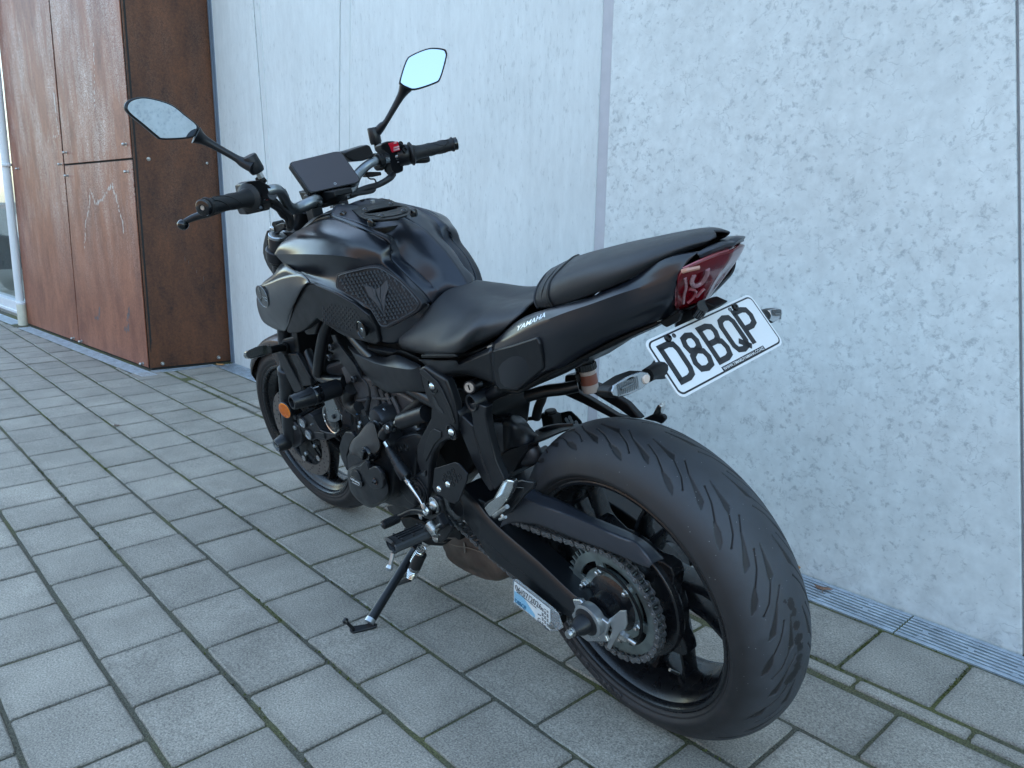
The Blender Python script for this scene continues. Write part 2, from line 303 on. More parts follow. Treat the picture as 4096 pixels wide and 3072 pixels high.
def spt(t, z):
    a = C0+(C0t-C0)*(z/2.045); b = I0+(I0t-I0)*(z/2.13); p = lerp(a, b, t); p.z = z; return p
nf = (E0-C0).cross(Vector((0, 0, 1))).normalized(); nf = nf if nf.y < 0 else -nf
ns = (I0-C0).cross(Vector((0, 0, 1))).normalized(); ns = ns if ns.x > 0 else -ns
def sheet(fn, t0, t1, z0, z1, nrm, m, tb0=None, tb1=None):
    tb0 = t0 if tb0 is None else tb0; tb1 = t1 if tb1 is None else tb1
    P = [fn(tb0, z0), fn(tb1, z0), fn(t1, z1), fn(t0, z1)]
    mb = MB(); mb.prism([p-C0 for p in P], -nrm*.006); o = mb.mk('steel_sheet', m, cl, bevel=.001, smooth=False); o.location = Vector((0, 0, 0)); o.location = C0-cl.location; return o
tag(sheet(fpt, .010, .487, .012, 1.222, nf, rustf, .010, .497), 'red brown lower steel sheet with a pale jagged scratch')
tag(sheet(fpt, .010, .487, 1.234, 7.0, nf, rustf), 'upper steel sheet with pale salt bloom and painted sky sheen')
tag(sheet(fpt, .491, 1.0, .012, 7.0, nf, rustf, .500, 1.0), 'tall left steel sheet beside the downpipe')
tag(sheet(spt, .004, .985, .012, 7.0, ns, rusts), 'dark brown steel sheet on the side of the box')
mb = MB(); mb.prism([p-C0 for p in (C0+Vector((-.02, .02, .0)), E0+Vector((0.02, .03, 0)), Vector((-4.9, 2.2, 0)), Vector((-2.42, 2.2, 0)))], (0, 0, .006)); o = mb.mk('sill_tray', darkgap, cl); o.location = C0-cl.location
mb = MB(); mb.prism([p-C0 for p in (fpt(.0, .0)-nf*.012, fpt(1., 0)-nf*.012, fpt(1., 7)-nf*.012, fpt(0, 7)-nf*.012)], -nf*.01); mb.prism([p-C0 for p in (spt(.02, .0)-ns*.012, spt(1., 0)-ns*.012, spt(1., 7)-ns*.012, spt(0.02, 7)-ns*.012)], -ns*.01)
o = mb.mk('backing_frame', darkgap, cl); o.location = C0-cl.location
bf = dict(); 
def stud(p, nrm, big=1):
    mb = MB(); r = .0085*big; mb.lathe([(r*1.3, 0), (r*1.3, .002), (r*.8, .002), (r*.8, .012), (r, .013), (r*1.02, .019), (r*.7, .024), (.0001, .026)], p-cl.location, nrm, 12); mb.mk('dome_bolt', zinc, cl)
for t, z in ((.463, 1.304), (.036, 1.309), (.513, 1.233), (.468, 1.157), (.038, 1.159), (.542, .028), (.477, .026), (.040, .026), (.925, 1.23)):
    stud(fpt(t, z), nf)
for t, z in ((.17, 1.229), (.84, 1.217), (.15, .033), (.83, .037)): stud(spt(t, z), ns)
# the jagged pale scratch, a scraped line in the sheet
def scratch(pts, w, m, fn=fpt, nrm=nf, name='scratch'):
    mb = MB()
    for (a, b) in zip(pts[:-1], pts[1:]):
        for q in range(6):
            t = a[0]+(b[0]-a[0])*q/6+random.uniform(-.002, .002); z = a[1]+(b[1]-a[1])*q/6+random.uniform(-.006, .006); p = fn(t, z)+nrm*.0006-C0; s = w*random.uniform(.35, 1.2)
            u = (E0-C0).normalized(); n = 7; mb.add([p+u*math.cos(6.283*k/n)*s*random.uniform(.5, 1.2)+Vector((0, 0, math.sin(6.283*k/n)*s*random.uniform(.8, 2.2))) for k in range(n)], [list(range(n))])
    o = mb.mk(name, m, cl, smooth=False); o.location = C0-cl.location
scratch([(.385, .70), (.36, .86), (.325, .93), (.305, 1.06), (.27, .98), (.225, 1.0), (.185, 1.05), (.145, 1.09), (.12, .98), (.10, .88), (.095, .80)], .0095, scuff)
scratch([(.12, .28), (.10, .36), (.115, .22), (.15, .2)], .012, blued, name='stain'); scratch([(.31, .3), (.32, .24), (.36, .22)], .01, blued, name='stain')
scratch([(.515, 1.45), (.52, 1.60), (.525, 1.7)], .012, scuff, name='salt_bloom'); scratch([(.515, 1.42), (.6, 1.41), (.615, 1.38)], .006, scuff, name='salt_bloom'); scratch([(.22, 1.55), (.2, 1.75), (.19, 1.9)], .008, scuff, name='salt_bloom')
scratch([(.50, .66), (.75, .50)], .012, mat('side_scuff', (.2, .17, .16), .6), spt, ns, 'scuff')
# grey metal trim where the steel box meets the concrete
t_ = MB(); u = Vector((.028, 0, 0))
for (a, b, y, th) in ((.012, .026, WY-.012, .012), (.034, .046, WY-.006, .006)):
    t_.prism([Vector((-2.365+a, y, 0)), Vector((-2.365+b, y, 0)), Vector((-2.318+b+.12, y, 7)), Vector((-2.318+a+.12, y, 7))], (0, th, 0))
o = t_.mk('flashing_strip', mat('grey_flashing', (.16, .20, .25), .5, .3), None, smooth=False); wchild(o)

# ---------------- pavers
def pavemat():
    m = bpy.data.materials.new('concrete_paver'); m.use_nodes = True; nt = m.node_tree; b = nt.nodes['Principled BSDF']; L = nt.links.new
    tc = node(nt, 'ShaderNodeTexCoord'); ge = node(nt, 'ShaderNodeNewGeometry')
    n1 = node(nt, 'ShaderNodeTexNoise', i_Scale=5.0, i_Detail=6.0, i_Roughness=.6); n2 = node(nt, 'ShaderNodeTexNoise', i_Scale=260.0, i_Detail=4.0, i_Roughness=.75); n3 = node(nt, 'ShaderNodeTexVoronoi', i_Scale=150.0)
    for n in (n1, n2, n3): L(tc.outputs['Object'], n.inputs['Vector'])
    r0 = node(nt, 'ShaderNodeMapRange'); r0.inputs[3].default_value = .90; r0.inputs[4].default_value = 1.10; L(ge.outputs['Random Per Island'], r0.inputs[0])
    r1 = node(nt, 'ShaderNodeMapRange'); r1.inputs[1].default_value = .3; r1.inputs[2].default_value = .7; r1.inputs[3].default_value = .78; r1.inputs[4].default_value = 1.2; L(n1.outputs[0], r1.inputs[0])
    r2 = node(nt, 'ShaderNodeMapRange'); r2.inputs[1].default_value = .3; r2.inputs[2].default_value = .7; r2.inputs[3].default_value = .28; r2.inputs[4].default_value = 1.75; L(n2.outputs[0], r2.inputs[0])
    a = node(nt, 'ShaderNodeMath', operation='MULTIPLY'); L(r0.outputs[0], a.inputs[0]); L(r1.outputs[0], a.inputs[1]); c = node(nt, 'ShaderNodeMath', operation='MULTIPLY'); L(a.outputs[0], c.inputs[0]); L(r2.outputs[0], c.inputs[1])
    ea = node(nt, 'ShaderNodeAttribute', attribute_name='edge'); en = node(nt, 'ShaderNodeTexNoise', i_Scale=18.0, i_Detail=5.0); L(tc.outputs['Object'], en.inputs['Vector'])
    e1 = node(nt, 'ShaderNodeMath', operation='MULTIPLY'); L(ea.outputs['Fac'], e1.inputs[0]); L(en.outputs[0], e1.inputs[1]); e2 = node(nt, 'ShaderNodeMapRange'); e2.inputs[1].default_value = .12; e2.inputs[2].default_value = .62; e2.inputs[3].default_value = 1; e2.inputs[4].default_value = .70; L(e1.outputs[0], e2.inputs[0])
    c2 = node(nt, 'ShaderNodeMath', operation='MULTIPLY'); L(c.outputs[0], c2.inputs[0]); L(e2.outputs[0], c2.inputs[1])
    sc = node(nt, 'ShaderNodeVectorMath', operation='SCALE'); sc.inputs[0].default_value = (.262, .238, .198); L(c2.outputs[0], sc.inputs[3])
    # pale grit
    r3 = node(nt, 'ShaderNodeMapRange'); r3.inputs[1].default_value = .0; r3.inputs[2].default_value = .25; r3.inputs[3].default_value = 1; r3.inputs[4].default_value = 0; L(n3.outputs['Distance'], r3.inputs[0])
    sp = node(nt, 'ShaderNodeSeparateColor'); L(n3.outputs['Color'], sp.inputs[0]); gt = node(nt, 'ShaderNodeMath', operation='GREATER_THAN'); gt.inputs[1].default_value = .84; L(sp.outputs[0], gt.inputs[0])
    q = node(nt, 'ShaderNodeMath', operation='MULTIPLY'); L(gt.outputs[0], q.inputs[0]); L(r3.outputs[0], q.inputs[1]); q2 = node(nt, 'ShaderNodeMath', operation='MULTIPLY'); q2.inputs[1].default_value = .85; L(q.outputs[0], q2.inputs[0])
    mx = node(nt, 'ShaderNodeMix', data_type='RGBA'); L(q2.outputs[0], mx.inputs[0]); L(sc.outputs[0], mx.inputs[6]); mx.inputs[7].default_value = (.5, .5, .48, 1)
    L(mx.outputs[2], b.inputs['Base Color']); b.inputs['Roughness'].default_value = .62
    bp = node(nt, 'ShaderNodeBump'); bp.inputs['Strength'].default_value = .6; bp.inputs['Distance'].default_value = .0015; L(n2.outputs[0], bp.inputs['Height']); L(bp.outputs[0], b.inputs['Normal'])
    return m
pv = pavemat()
PV = []; PF = []; PE = []
def paver(x0, x1, y0, y1, gy=.0045):
    gx = .003; x0 += gx+random.uniform(0, .0018); x1 -= gx+random.uniform(0, .0018); y0 += gy+random.uniform(0, .0018); y1 -= gy+random.uniform(0, .0018)
    h = random.uniform(-.0015, .0015); tx, ty = random.uniform(-.005, .005), random.uniform(-.005, .005); cx, cy = (x0+x1)/2, (y0+y1)/2; n = len(PV); w = min(x1-x0, y1-y0); m = 6
    def ringp(i, z, e):
        pts = []
        a0, a1, b0, b1 = x0+i, x1-i, y0+i, y1-i; c = .004
        for (p, q) in (((a0+c, b0), (a1-c, b0)), ((a1, b0+c), (a1, b1-c)), ((a1-c, b1), (a0+c, b1)), ((a0, b1-c), (a0, b0+c))):
            for k in range(m): t = k/(m-1); pts.append((p[0]+(q[0]-p[0])*t, p[1]+(q[1]-p[1])*t))
        for X, Y in pts:
            j = random.gauss(0, .0005) if z > -.01 and i < .004 else 0; PV.append((X+j, Y+j, z+(h+(X-cx)*tx+(Y-cy)*ty if z > -.01 else 0))); PE.append(e)
    ringp(0, -.014, 1); ringp(.0002, -.0030, 1); ringp(.0014, -.0009, 1); ringp(.0036, 0, .9); ringp(min(.028, w*.3), 0, 0)
    M = 4*m
    for k in range(4):
        for i in range(M): PF.append([n+k*M+i, n+k*M+(i+1) % M, n+(k+1)*M+(i+1) % M, n+(k+1)*M+i])
    PF.append([n+4*M+i for i in range(M)])
def drain_edge(x):      # outer edge of the paved field towards the buildings
    if x > -2.30: return 1.640
    return 1.196+(x+2.263)*(1.027-1.196)/(-4.7975+2.263)
ys = [PW*n for n in range(-40, 8)]
for n in range(-40, 7):
    y0, y1 = PW*n, PW*(n+1)
    off = .5 if n % 2 == 0 else 0
    for k in range(-45, 26):
        x0 = (k+off)*S_; x1 = x0+S_
        de = drain_edge((x0+x1)/2) if x1 < -2.25 else 9
        if y0 > de-.02: continue
        paver(x0, x1, y0, min(y1, de))
for k in range(-10, 30): paver(1.846+(k-11)*.2265, 1.846+(k-10)*.2265, 1.352, 1.400) if 1.846+(k-11)*.2265 > -2.2 else None
for k in range(-11, 26):
    x0 = 1.7925+(k-10)*.1955+.0
    if x0 > -2.28: paver(x0, x0+.1955, 1.406, 1.638)
for k in range(0, 14): pass
paver(-2.31, -2.118, 1.406, 1.638); paver(-2.33, -2.09, 1.352, 1.400); paver(-2.33, -2.185, 1.215, 1.338)
me = bpy.data.meshes.new('paving'); me.from_pydata(PV, [], PF); me.materials.append(pv); me.attributes.new('edge', 'FLOAT', 'POINT').data.foreach_set('value', PE); o = bpy.data.objects.new('paving', me); col.objects.link(o); tag(o, kind='structure')
# joints: sand and moss, then the wide ground sheet
def jointmat():
    m = bpy.data.materials.new('mossy_joint_sand'); m.use_nodes = True; nt = m.node_tree; b = nt.nodes['Principled BSDF']; L = nt.links.new
    tc = node(nt, 'ShaderNodeTexCoord'); n1 = node(nt, 'ShaderNodeTexNoise', i_Scale=3.0, i_Detail=5.0); n2 = node(nt, 'ShaderNodeTexNoise', i_Scale=260.0, i_Detail=3.0)
    for n in (n1, n2): L(tc.outputs['Object'], n.inputs['Vector'])
    sx = node(nt, 'ShaderNodeSeparateXYZ'); L(tc.outputs['Object'], sx.inputs[0])
    ry = node(nt, 'ShaderNodeMapRange'); ry.inputs[1].default_value = -.4; ry.inputs[2].default_value = 1.2; ry.inputs[3].default_value = -.12; ry.inputs[4].default_value = .09; L(sx.outputs[1], ry.inputs[0])
    ad = node(nt, 'ShaderNodeMath', operation='ADD'); L(n1.outputs[0], ad.inputs[0]); L(ry.outputs[0], ad.inputs[1])
    r1 = node(nt, 'ShaderNodeMapRange'); r1.inputs[1].default_value = .46; r1.inputs[2].default_value = .66; L(ad.outputs[0], r1.inputs[0])
    mx = node(nt, 'ShaderNodeMix', data_type='RGBA'); L(r1.outputs[0], mx.inputs[0]); mx.inputs[6].default_value = (.075, .070, .050, 1); mx.inputs[7].default_value = (.085, .085, .028, 1)
    r2 = node(nt, 'ShaderNodeMapRange'); r2.inputs[1].default_value = .3; r2.inputs[2].default_value = .7; r2.inputs[3].default_value = .4; r2.inputs[4].default_value = 1.7; L(n2.outputs[0], r2.inputs[0])
    sc = node(nt, 'ShaderNodeVectorMath', operation='SCALE'); L(mx.outputs[2], sc.inputs[0]); L(r2.outputs[0], sc.inputs[3]); L(sc.outputs[0], b.inputs['Base Color']); b.inputs['Roughness'].default_value = .95
    bp = node(nt, 'ShaderNodeBump'); bp.inputs['Distance'].default_value = .003; L(n2.outputs[0], bp.inputs['Height']); L(bp.outputs[0], b.inputs['Normal'])
    return m
jm = jointmat()
mb = MB(); mb.add([(-9, -7.7, -.0042), (6, -7.7, -.0042), (6, 2.2, -.0042), (-9, 2.2, -.0042)], [[0, 1, 2, 3]]); tag(mb.mk('paving_joints', jm, smooth=False), kind='structure')
mb = MB(); mb.add([(-200, -200, -.014), (200, -200, -.014), (200, 200, -.014), (-200, 200, -.014)], [[0, 1, 2, 3]]); tag(mb.mk('ground', mat('asphalt', (.085, .085, .082), .85, var=.2), smooth=False), kind='structure')
# moss tufts growing out of the joints (clumps of tiny blades)
mossm = mat('moss', (.060, .070, .012), .9, var=.5, vscale=40)
mb = MB()
for i in range(5200):
    if random.random() < .5: n = random.choice((2, 3, 4, 5, 6, 7)); y = PW*n+random.gauss(0, .0022); x = random.uniform(-4.6, 2.2); 
    elif random.random() < .5: y = random.choice((1.403, 1.347, 1.641))+random.gauss(0, .002); x = random.uniform(-2.2, 2.3)
    else:
        k = random.randint(-10, 10); x = 1.7925+.1955*k+random.gauss(0, .002); y = random.uniform(1.41, 1.64)
    if math.sin(x*3.1+y*9)+math.sin(x*7.7+1) + random.random() < .7: continue
    if y > drain_edge(x): continue
    h = random.uniform(.002, .0055); a = random.uniform(0, 6.28); w_ = random.uniform(.0015, .004)
    mb.add([(x-w_*math.cos(a), y-w_*math.sin(a), -.004), (x+w_*math.cos(a), y+w_*math.sin(a), -.004), (x+random.gauss(0, .002), y+random.gauss(0, .002), -.003+h)], [[0, 1, 2]])
tag(mb.mk('moss', mossm, smooth=False), 'green moss growing in the paving joints', kind='stuff')

# ---------------- drain grates: galvanised ribbed strips
galv = mat('galvanised_steel', (.46, .52, .58), .42, .6, var=.3, vscale=18, bump=.3, bscale=300, dust=.25, dustc=(.5, .53, .56))
def grate(p0, p1, w, label, ribs=8):
    p0 = Vector((*p0, 0)); p1 = Vector((*p1, 0)); L_ = (p1-p0).length; u = (p1-p0).normalized(); v = Vector((-u.y, u.x, 0))
    g = empty('drain_grate', p0); mb = MB(); M = Matrix((u, v, Vector((0, 0, 1)))).transposed()
    mb.box(u*L_/2+v*(w/2)+Vector((0, 0, -.0085)), (L_-.002, w, .005), M); f = mb.mk('tray', mat('dirty_tray', (.13, .15, .17), .6, .4), g, smooth=False)
    mb = MB(); st = w/ribs
    for i in range(ribs):
        mb.box(u*L_/2+v*(st*(i+.5))+Vector((0, 0, -.003)), (L_-.004, st*.50 if 0 < i < ribs-1 else st*.8, .006), M)
    for j in range(int(L_/.1)):
        for q in (.2, .5, .8): mb.box(u*(.05+j*.1)+v*(w*q)+Vector((0, 0, -.0025)), (.012, w*.10, .0045), M)
    mb.mk('ribs', galv, g, smooth=False, bevel=.0006)
    tag(g, label, 'drain grate', 'galvanised drain grates along the buildings'); return g
xs = [-2.32, -1.83, -1.33, -.83, -.33, .17, .67, 1.17, 1.8145, 2.3145, 2.8145]
labs = ['ribbed steel drain grate in the corner of the rust box and the concrete wall'] + ['galvanised drain grate at the wall foot, first one right of the corner grate', 'galvanised drain grate at the wall foot behind the front wheel', 'galvanised drain grate at the wall foot hidden behind the engine', 'galvanised drain grate at the wall foot behind the side stand', 'galvanised drain grate at the wall foot below the grey wall joint', 'galvanised drain grate at the wall foot behind the rear wheel'] + ['galvanised drain grate at the wall foot with two dry leaves on it', 'galvanised drain grate at the wall foot in the lower right corner of the photo', 'galvanised drain grate beyond the right edge of the photo']
for a, b, l in zip(xs[:-1], xs[1:], labs): grate((a, 1.643), (b, 1.643), .122, l)
du = (Vector((-4.7975, 1.027, 0))-Vector((-2.263, 1.196, 0))).normalized()
for i, l in enumerate(['drain grate in front of the rust red box, nearest to its front corner', 'drain grate in front of the rust red box, second from its front corner', 'drain grate in front of the rust red box, third from its front corner', 'drain grate in front of the rust red box, second from the white downpipe', 'drain grate in front of the rust red box, beside the white downpipe']):
    a = Vector((-2.263, 1.199, 0))+du*(.508*(i+1)); b = Vector((-2.263, 1.199, 0))+du*(.508*i); grate(a[:2], b[:2], .088, l, 8)
grate((-6.55, .925), (-5.04, 1.025), .105, 'drain grate in front of the glass shopfront left of the downpipe', 9)
grate((-2.40, 1.21), (-2.345, 1.63), -.03, 'narrow drain strip at the foot of the dark side of the rust box', 3) if False else None
g = empty('drain_grate', (-2.33, 1.30, 0)); mb = MB()
for i in range(4): mb.box((-.062+.02*i, .17, -.003), (.011, .36, .005), Matrix.Rotation(R(-8), 3, 'Z'))
mb.mk('ribs', galv, g, smooth=False); tag(g, 'narrow drain strip at the foot of the dark side of the rust box', 'drain grate')

# ---------------- leaves
def leaf(x, y, rot, s, label, c, tilt=(0, 0), z=.004):
    out = [(0, -.6), (.25, -.5), (.55, -.55), (.8, -.2), (.95, .1), (.55, .25), (.35, .55), (0, .45), (-.4, .62), (-.6, .3), (-.95, .15), (-.75, -.2), (-.5, -.5), (-.2, -.45)]
    n = len(out); V = [(0, 0, .12)]+[(a+random.uniform(-.06, .06), b*.62, .1*math.sin(3*a)+.18*a*a+random.uniform(-.04, .04)) for a, b in out]
    V += [(v[0], v[1], v[2]-.04) for v in V[:n+1]]
    F = [[0, 1+i, 1+(i+1) % n] for i in range(n)] + [[n+1, n+2+(i+1) % n, n+2+i] for i in range(n)] + [[1+i, n+2+i, n+2+(i+1) % n, 1+(i+1) % n] for i in range(n)]
    o = mk('dry_leaf', [Vector(v)*s for v in V], F, mat('dry_leaf_'+str(int(c[0]*1000)), c, .6, var=.4, vscale=80), None, angle=80)
    st = MB(); st.tube([Vector((0, -.35, .1))*s, Vector((.1, -.75, .12))*s, Vector((.2, -1.1, .02))*s], .0008, 5); q = st.mk('stalk', mat('leaf_stalk', (.15, .09, .04), .7), o)
    o.location = (x, y, z); o.rotation_euler = (tilt[0], tilt[1], rot); tag(o, label, 'leaf')
leaf(1.60, 1.722, .2, .025, 'brown curled dry leaf lying flat on the drain grate', (.17, .09, .055))
leaf(1.50, 1.752, 1.2, .022, 'orange brown dry leaf standing against the wall behind the tyre', (.30, .15, .05), (R(60), R(20)), .02)
leaf(-2.28, 1.66, .8, .03, 'small pale brown leaf in the corner by the rust box', (.30, .22, .14), (.3, .2), .012)
leaf(-1.27, .78, .3, .022, 'thin brown leaf on the pavers left of the front wheel', (.10, .06, .04), (0, .1), .004)

# ---------------- shop front left of the steel box
whp = mat('white_frame_paint', (.68, .72, .74), .4, var=.05)
sf = empty('shopfront_window', (-5.6, 1.16, 0)); tag(sf, 'white framed glass shopfront at the left edge beyond the downpipe', 'window')
ZX = Vector((-5.6, 1.16, 0)); wd = Vector((1, .062, 0)).normalized(); wn = Vector((-.062, 1, 0)).normalized(); M = Matrix((wd, wn, Vector((0, 0, 1)))).transposed()
mb = MB(); mb.box(wd*-2+wn*.06+Vector((0, 0, .06)), (6.0, .10, .13), M); mb.box(wd*-2+wn*.02+Vector((0, 0, .02)), (6.0, .04, .05), M); mb.box(wd*-2+wn*.06+Vector((0, 0, 3.5)), (6.0, .1, .12), M); mb.box(wd*.94+wn*.06+Vector((0, 0, 1.8)), (.07, .1, 3.6), M); mb.box(wd*-2.6+wn*.06+Vector((0, 0, 1.8)), (.07, .1, 3.6), M)
mb.mk('window_frame', whp, sf, bevel=.004, smooth=False)
gl = bpy.data.materials.new('window_glass'); gl.use_nodes = True; nt = gl.node_tree; b = nt.nodes['Principled BSDF']; b.inputs['Base Color'].default_value = (.9, .96, .95, 1); b.inputs['Roughness'].default_value = .02; b.inputs['Transmission Weight'].default_value = 1; b.inputs['IOR'].default_value = 1.5
mb = MB(); mb.box(wd*-2+wn*.07+Vector((0, 0, 1.8)), (5.9, .01, 3.4), M); mb.mk('glass_pane', gl, sf, smooth=False)
mb = MB(); mb.box(wd*-2+wn*2.6+Vector((0, 0, 1.8)), (6.6, .1, 3.6), M); mb.box(wd*-2+wn*1.3+Vector((0, 0, .01)), (6.6, 2.6, .02), M); mb.mk('shop_interior', mat('pale_interior', (.5, .48, .42), .7), sf, smooth=False)
dp = empty('downpipe', (-4.955, 1.095, 0)); tag(dp, 'white round downpipe between the shopfront and the rust red steel box', 'downpipe')
tp = Vector((.25, .012, 2.09))
cyl('pipe', (0, 0, .17), tp*3.2, .030, whp, dp); cyl('pipe_socket', (-.0, 0, .0), tp*.085, .035, mat('cream_pipe', (.6, .6, .5), .5), dp)
for q in (.60, .082): mb = MB(); mb.lathe([(.034, 0), (.036, .004), (.036, .016), (.034, .02)], tp*q, tp, 24); mb.mk('pipe_collar', whp, dp)

# ---------------- low brick building added out of view across the yard, to darken and warm reflections
ob = empty('added_brick_building', (0, -18, 0)); tag(ob, 'long low brown brick building added out of view to darken reflections', 'building')
mb = MB(); mb.box((-5, -5, 3.2), (80, 10, 6.6)); mb.mk('brick_wall', mat('brown_brick', (.13, .085, .062), .85, var=.25, vscale=3), ob, smooth=False)
mb = MB(); mb.box((-5, -5, 6.7), (81, 11, .35)); mb.mk('roof_edge', mat('dark_roof', (.05, .05, .052), .7), ob, smooth=False)
for k in range(13): mb = MB(); mb.box((-42+k*6.2, .02, 2.4), (2.6, .1, 1.8)); mb.mk('window', mat('dark_window', (.02, .025, .03), .08), ob, smooth=False)
# ================================================================ MOTORCYCLE: wheels, swingarm, chain
bike = empty('motorcycle', (0, 0, 0)); tag(bike, 'black naked motorcycle leaning on its side stand by the concrete wall', 'motorcycle')
bike.matrix_world = Matrix.Translation(OB) @ RB.to_4x4()
B = bike
X_, Y_, Z_ = Vector((1, 0, 0)), Vector((0, 1, 0)), Vector((0, 0, 1))
ASt = Matrix(((.993667, -.11233, -.002926), (.11233, .992315, .051904), (-.002926, -.051904, .998648))); A0 = Vector((1.49, 0, 0))
def steer(o):
    M = Matrix.Translation(A0) @ ASt.to_4x4() @ Matrix.Translation(-A0)
    o.data.transform(M); return o

def tyre(name, cx, cz, RT_, RW_, bead_r, bead_y, nth, nph, pattern, m, parent, phmax=72):
    """revolved tyre whose tread grooves are pressed into the surface"""
    ph = np.linspace(-phmax, phmax, nph); 
    prof = [(RT_+RW_*math.cos(R(a)), RW_*math.sin(R(a)), a) for a in ph]
    e = prof[-1]; side = [(lerp_(e[0], bead_r, t), e[1]+(bead_y-e[1])*t**1.5+.0026*math.sin(math.pi*min(1, t*1.6)), 200) for t in (.12, .25, .4, .55, .68)]
    side += [(lerp_(e[0], bead_r, .72), side[-1][1]+.0012, 200), (lerp_(e[0], bead_r, .76), side[-1][1]-.001, 200), (bead_r+.001, bead_y+.0015, 200), (bead_r-.003, bead_y-.003, 200)]
    prof = [(r, -y, a) for r, y, a in side[::-1]] + prof + side
    P = np.array(prof); n = len(P); th = np.linspace(0, 2*np.pi, nth, endpoint=False)
    TH, RR = np.meshgrid(th, P[:, 0], indexing='ij'); YY = np.tile(P[:, 1], (nth, 1)); PH = np.tile(P[:, 2], (nth, 1))
    dep = np.zeros_like(RR)
    if pattern:
        pitch, th0, segs, kd, kp = pattern
        a = (np.degrees(TH)-th0) % pitch; b = np.abs(PH)
        for (a0, b0, w0, a1, b1, w1, d) in segs:
            for sh in (-pitch, 0, pitch):
                dx, dy = (a1-a0)*kd, (b1-b0)*kp; L2 = dx*dx+dy*dy
                px, py = (a+sh-a0)*kd, (b-b0)*kp; t = np.clip((px*dx+py*dy)/L2, 0, 1) if L2 else 0*px
                D = np.hypot(px-t*dx, py-t*dy)-(w0+(w1-w0)*t)
                k = np.clip(.5-D/1.1, 0, 1); k = k*k*(3-2*k); dep = np.maximum(dep, np.where(b < 90, k*d, 0))
        nx = np.where(b < 90, np.cos(np.radians(PH)), 0); ny = np.where(b < 90, np.sin(np.radians(PH)), 0)
        RR = RR-nx*dep*.001; YY = YY-ny*dep*.001
    V = np.stack([cx+RR*np.cos(TH), YY, cz+RR*np.sin(TH)], -1).reshape(-1, 3)
    i = np.arange(nth)[:, None]; j = np.arange(n-1)[None]; i2 = (i+1) % nth
    F = np.stack([i*n+j, i*n+j+1, i2*n+j+1, i2*n+j], -1).reshape(-1, 4)
    me = bpy.data.meshes.new(name); me.vertices.add(len(V)); me.vertices.foreach_set('co', V.ravel()); me.loops.add(F.size); me.loops.foreach_set('vertex_index', F.ravel()); me.polygons.add(len(F)); me.polygons.foreach_set('loop_start', np.arange(0, F.size, 4)); me.polygons.foreach_set('loop_total', np.full(len(F), 4)); me.update(calc_edges=True); me.validate()
    at_ = me.attributes.new('groove', 'FLOAT', 'POINT'); at_.data.foreach_set('value', (dep/2.).ravel())
    at2 = me.attributes.new('crown', 'FLOAT', 'POINT'); at2.data.foreach_set('value', np.where(PH < 90, np.cos(np.radians(np.minimum(np.abs(PH), 90))), 0).ravel())
    me.materials.append(m)
    for p in me.polygons: p.use_smooth = True
    o = bpy.data.objects.new(name, me); col.objects.link(o); o.parent = parent; return o
def lerp_(a, b, t): return a+(b-a)*t
def tyhit(k, x, y):
    d = (RB.transposed() @ wray(k, x, y)).normalized(); t = .3
    while t < 2.5:
        q = _c+d*t; rho = math.hypot(q.x, q.z-.315)
        if math.hypot(rho-.222, q.y) < .093: return q
        t += .002
    return Vector((0, 0, -9))
SC = [(*tyhit('R2', x, y), r) for x, y, r in ((1890, 410, .016), (1930, 440, .018), (1965, 510, .016), (1985, 600, .017), (2005, 690, .018), (2010, 780, .018), (2015, 860, .018), (1990, 930, .018), (1950, 1000, .018), (1910, 1050, .014))]
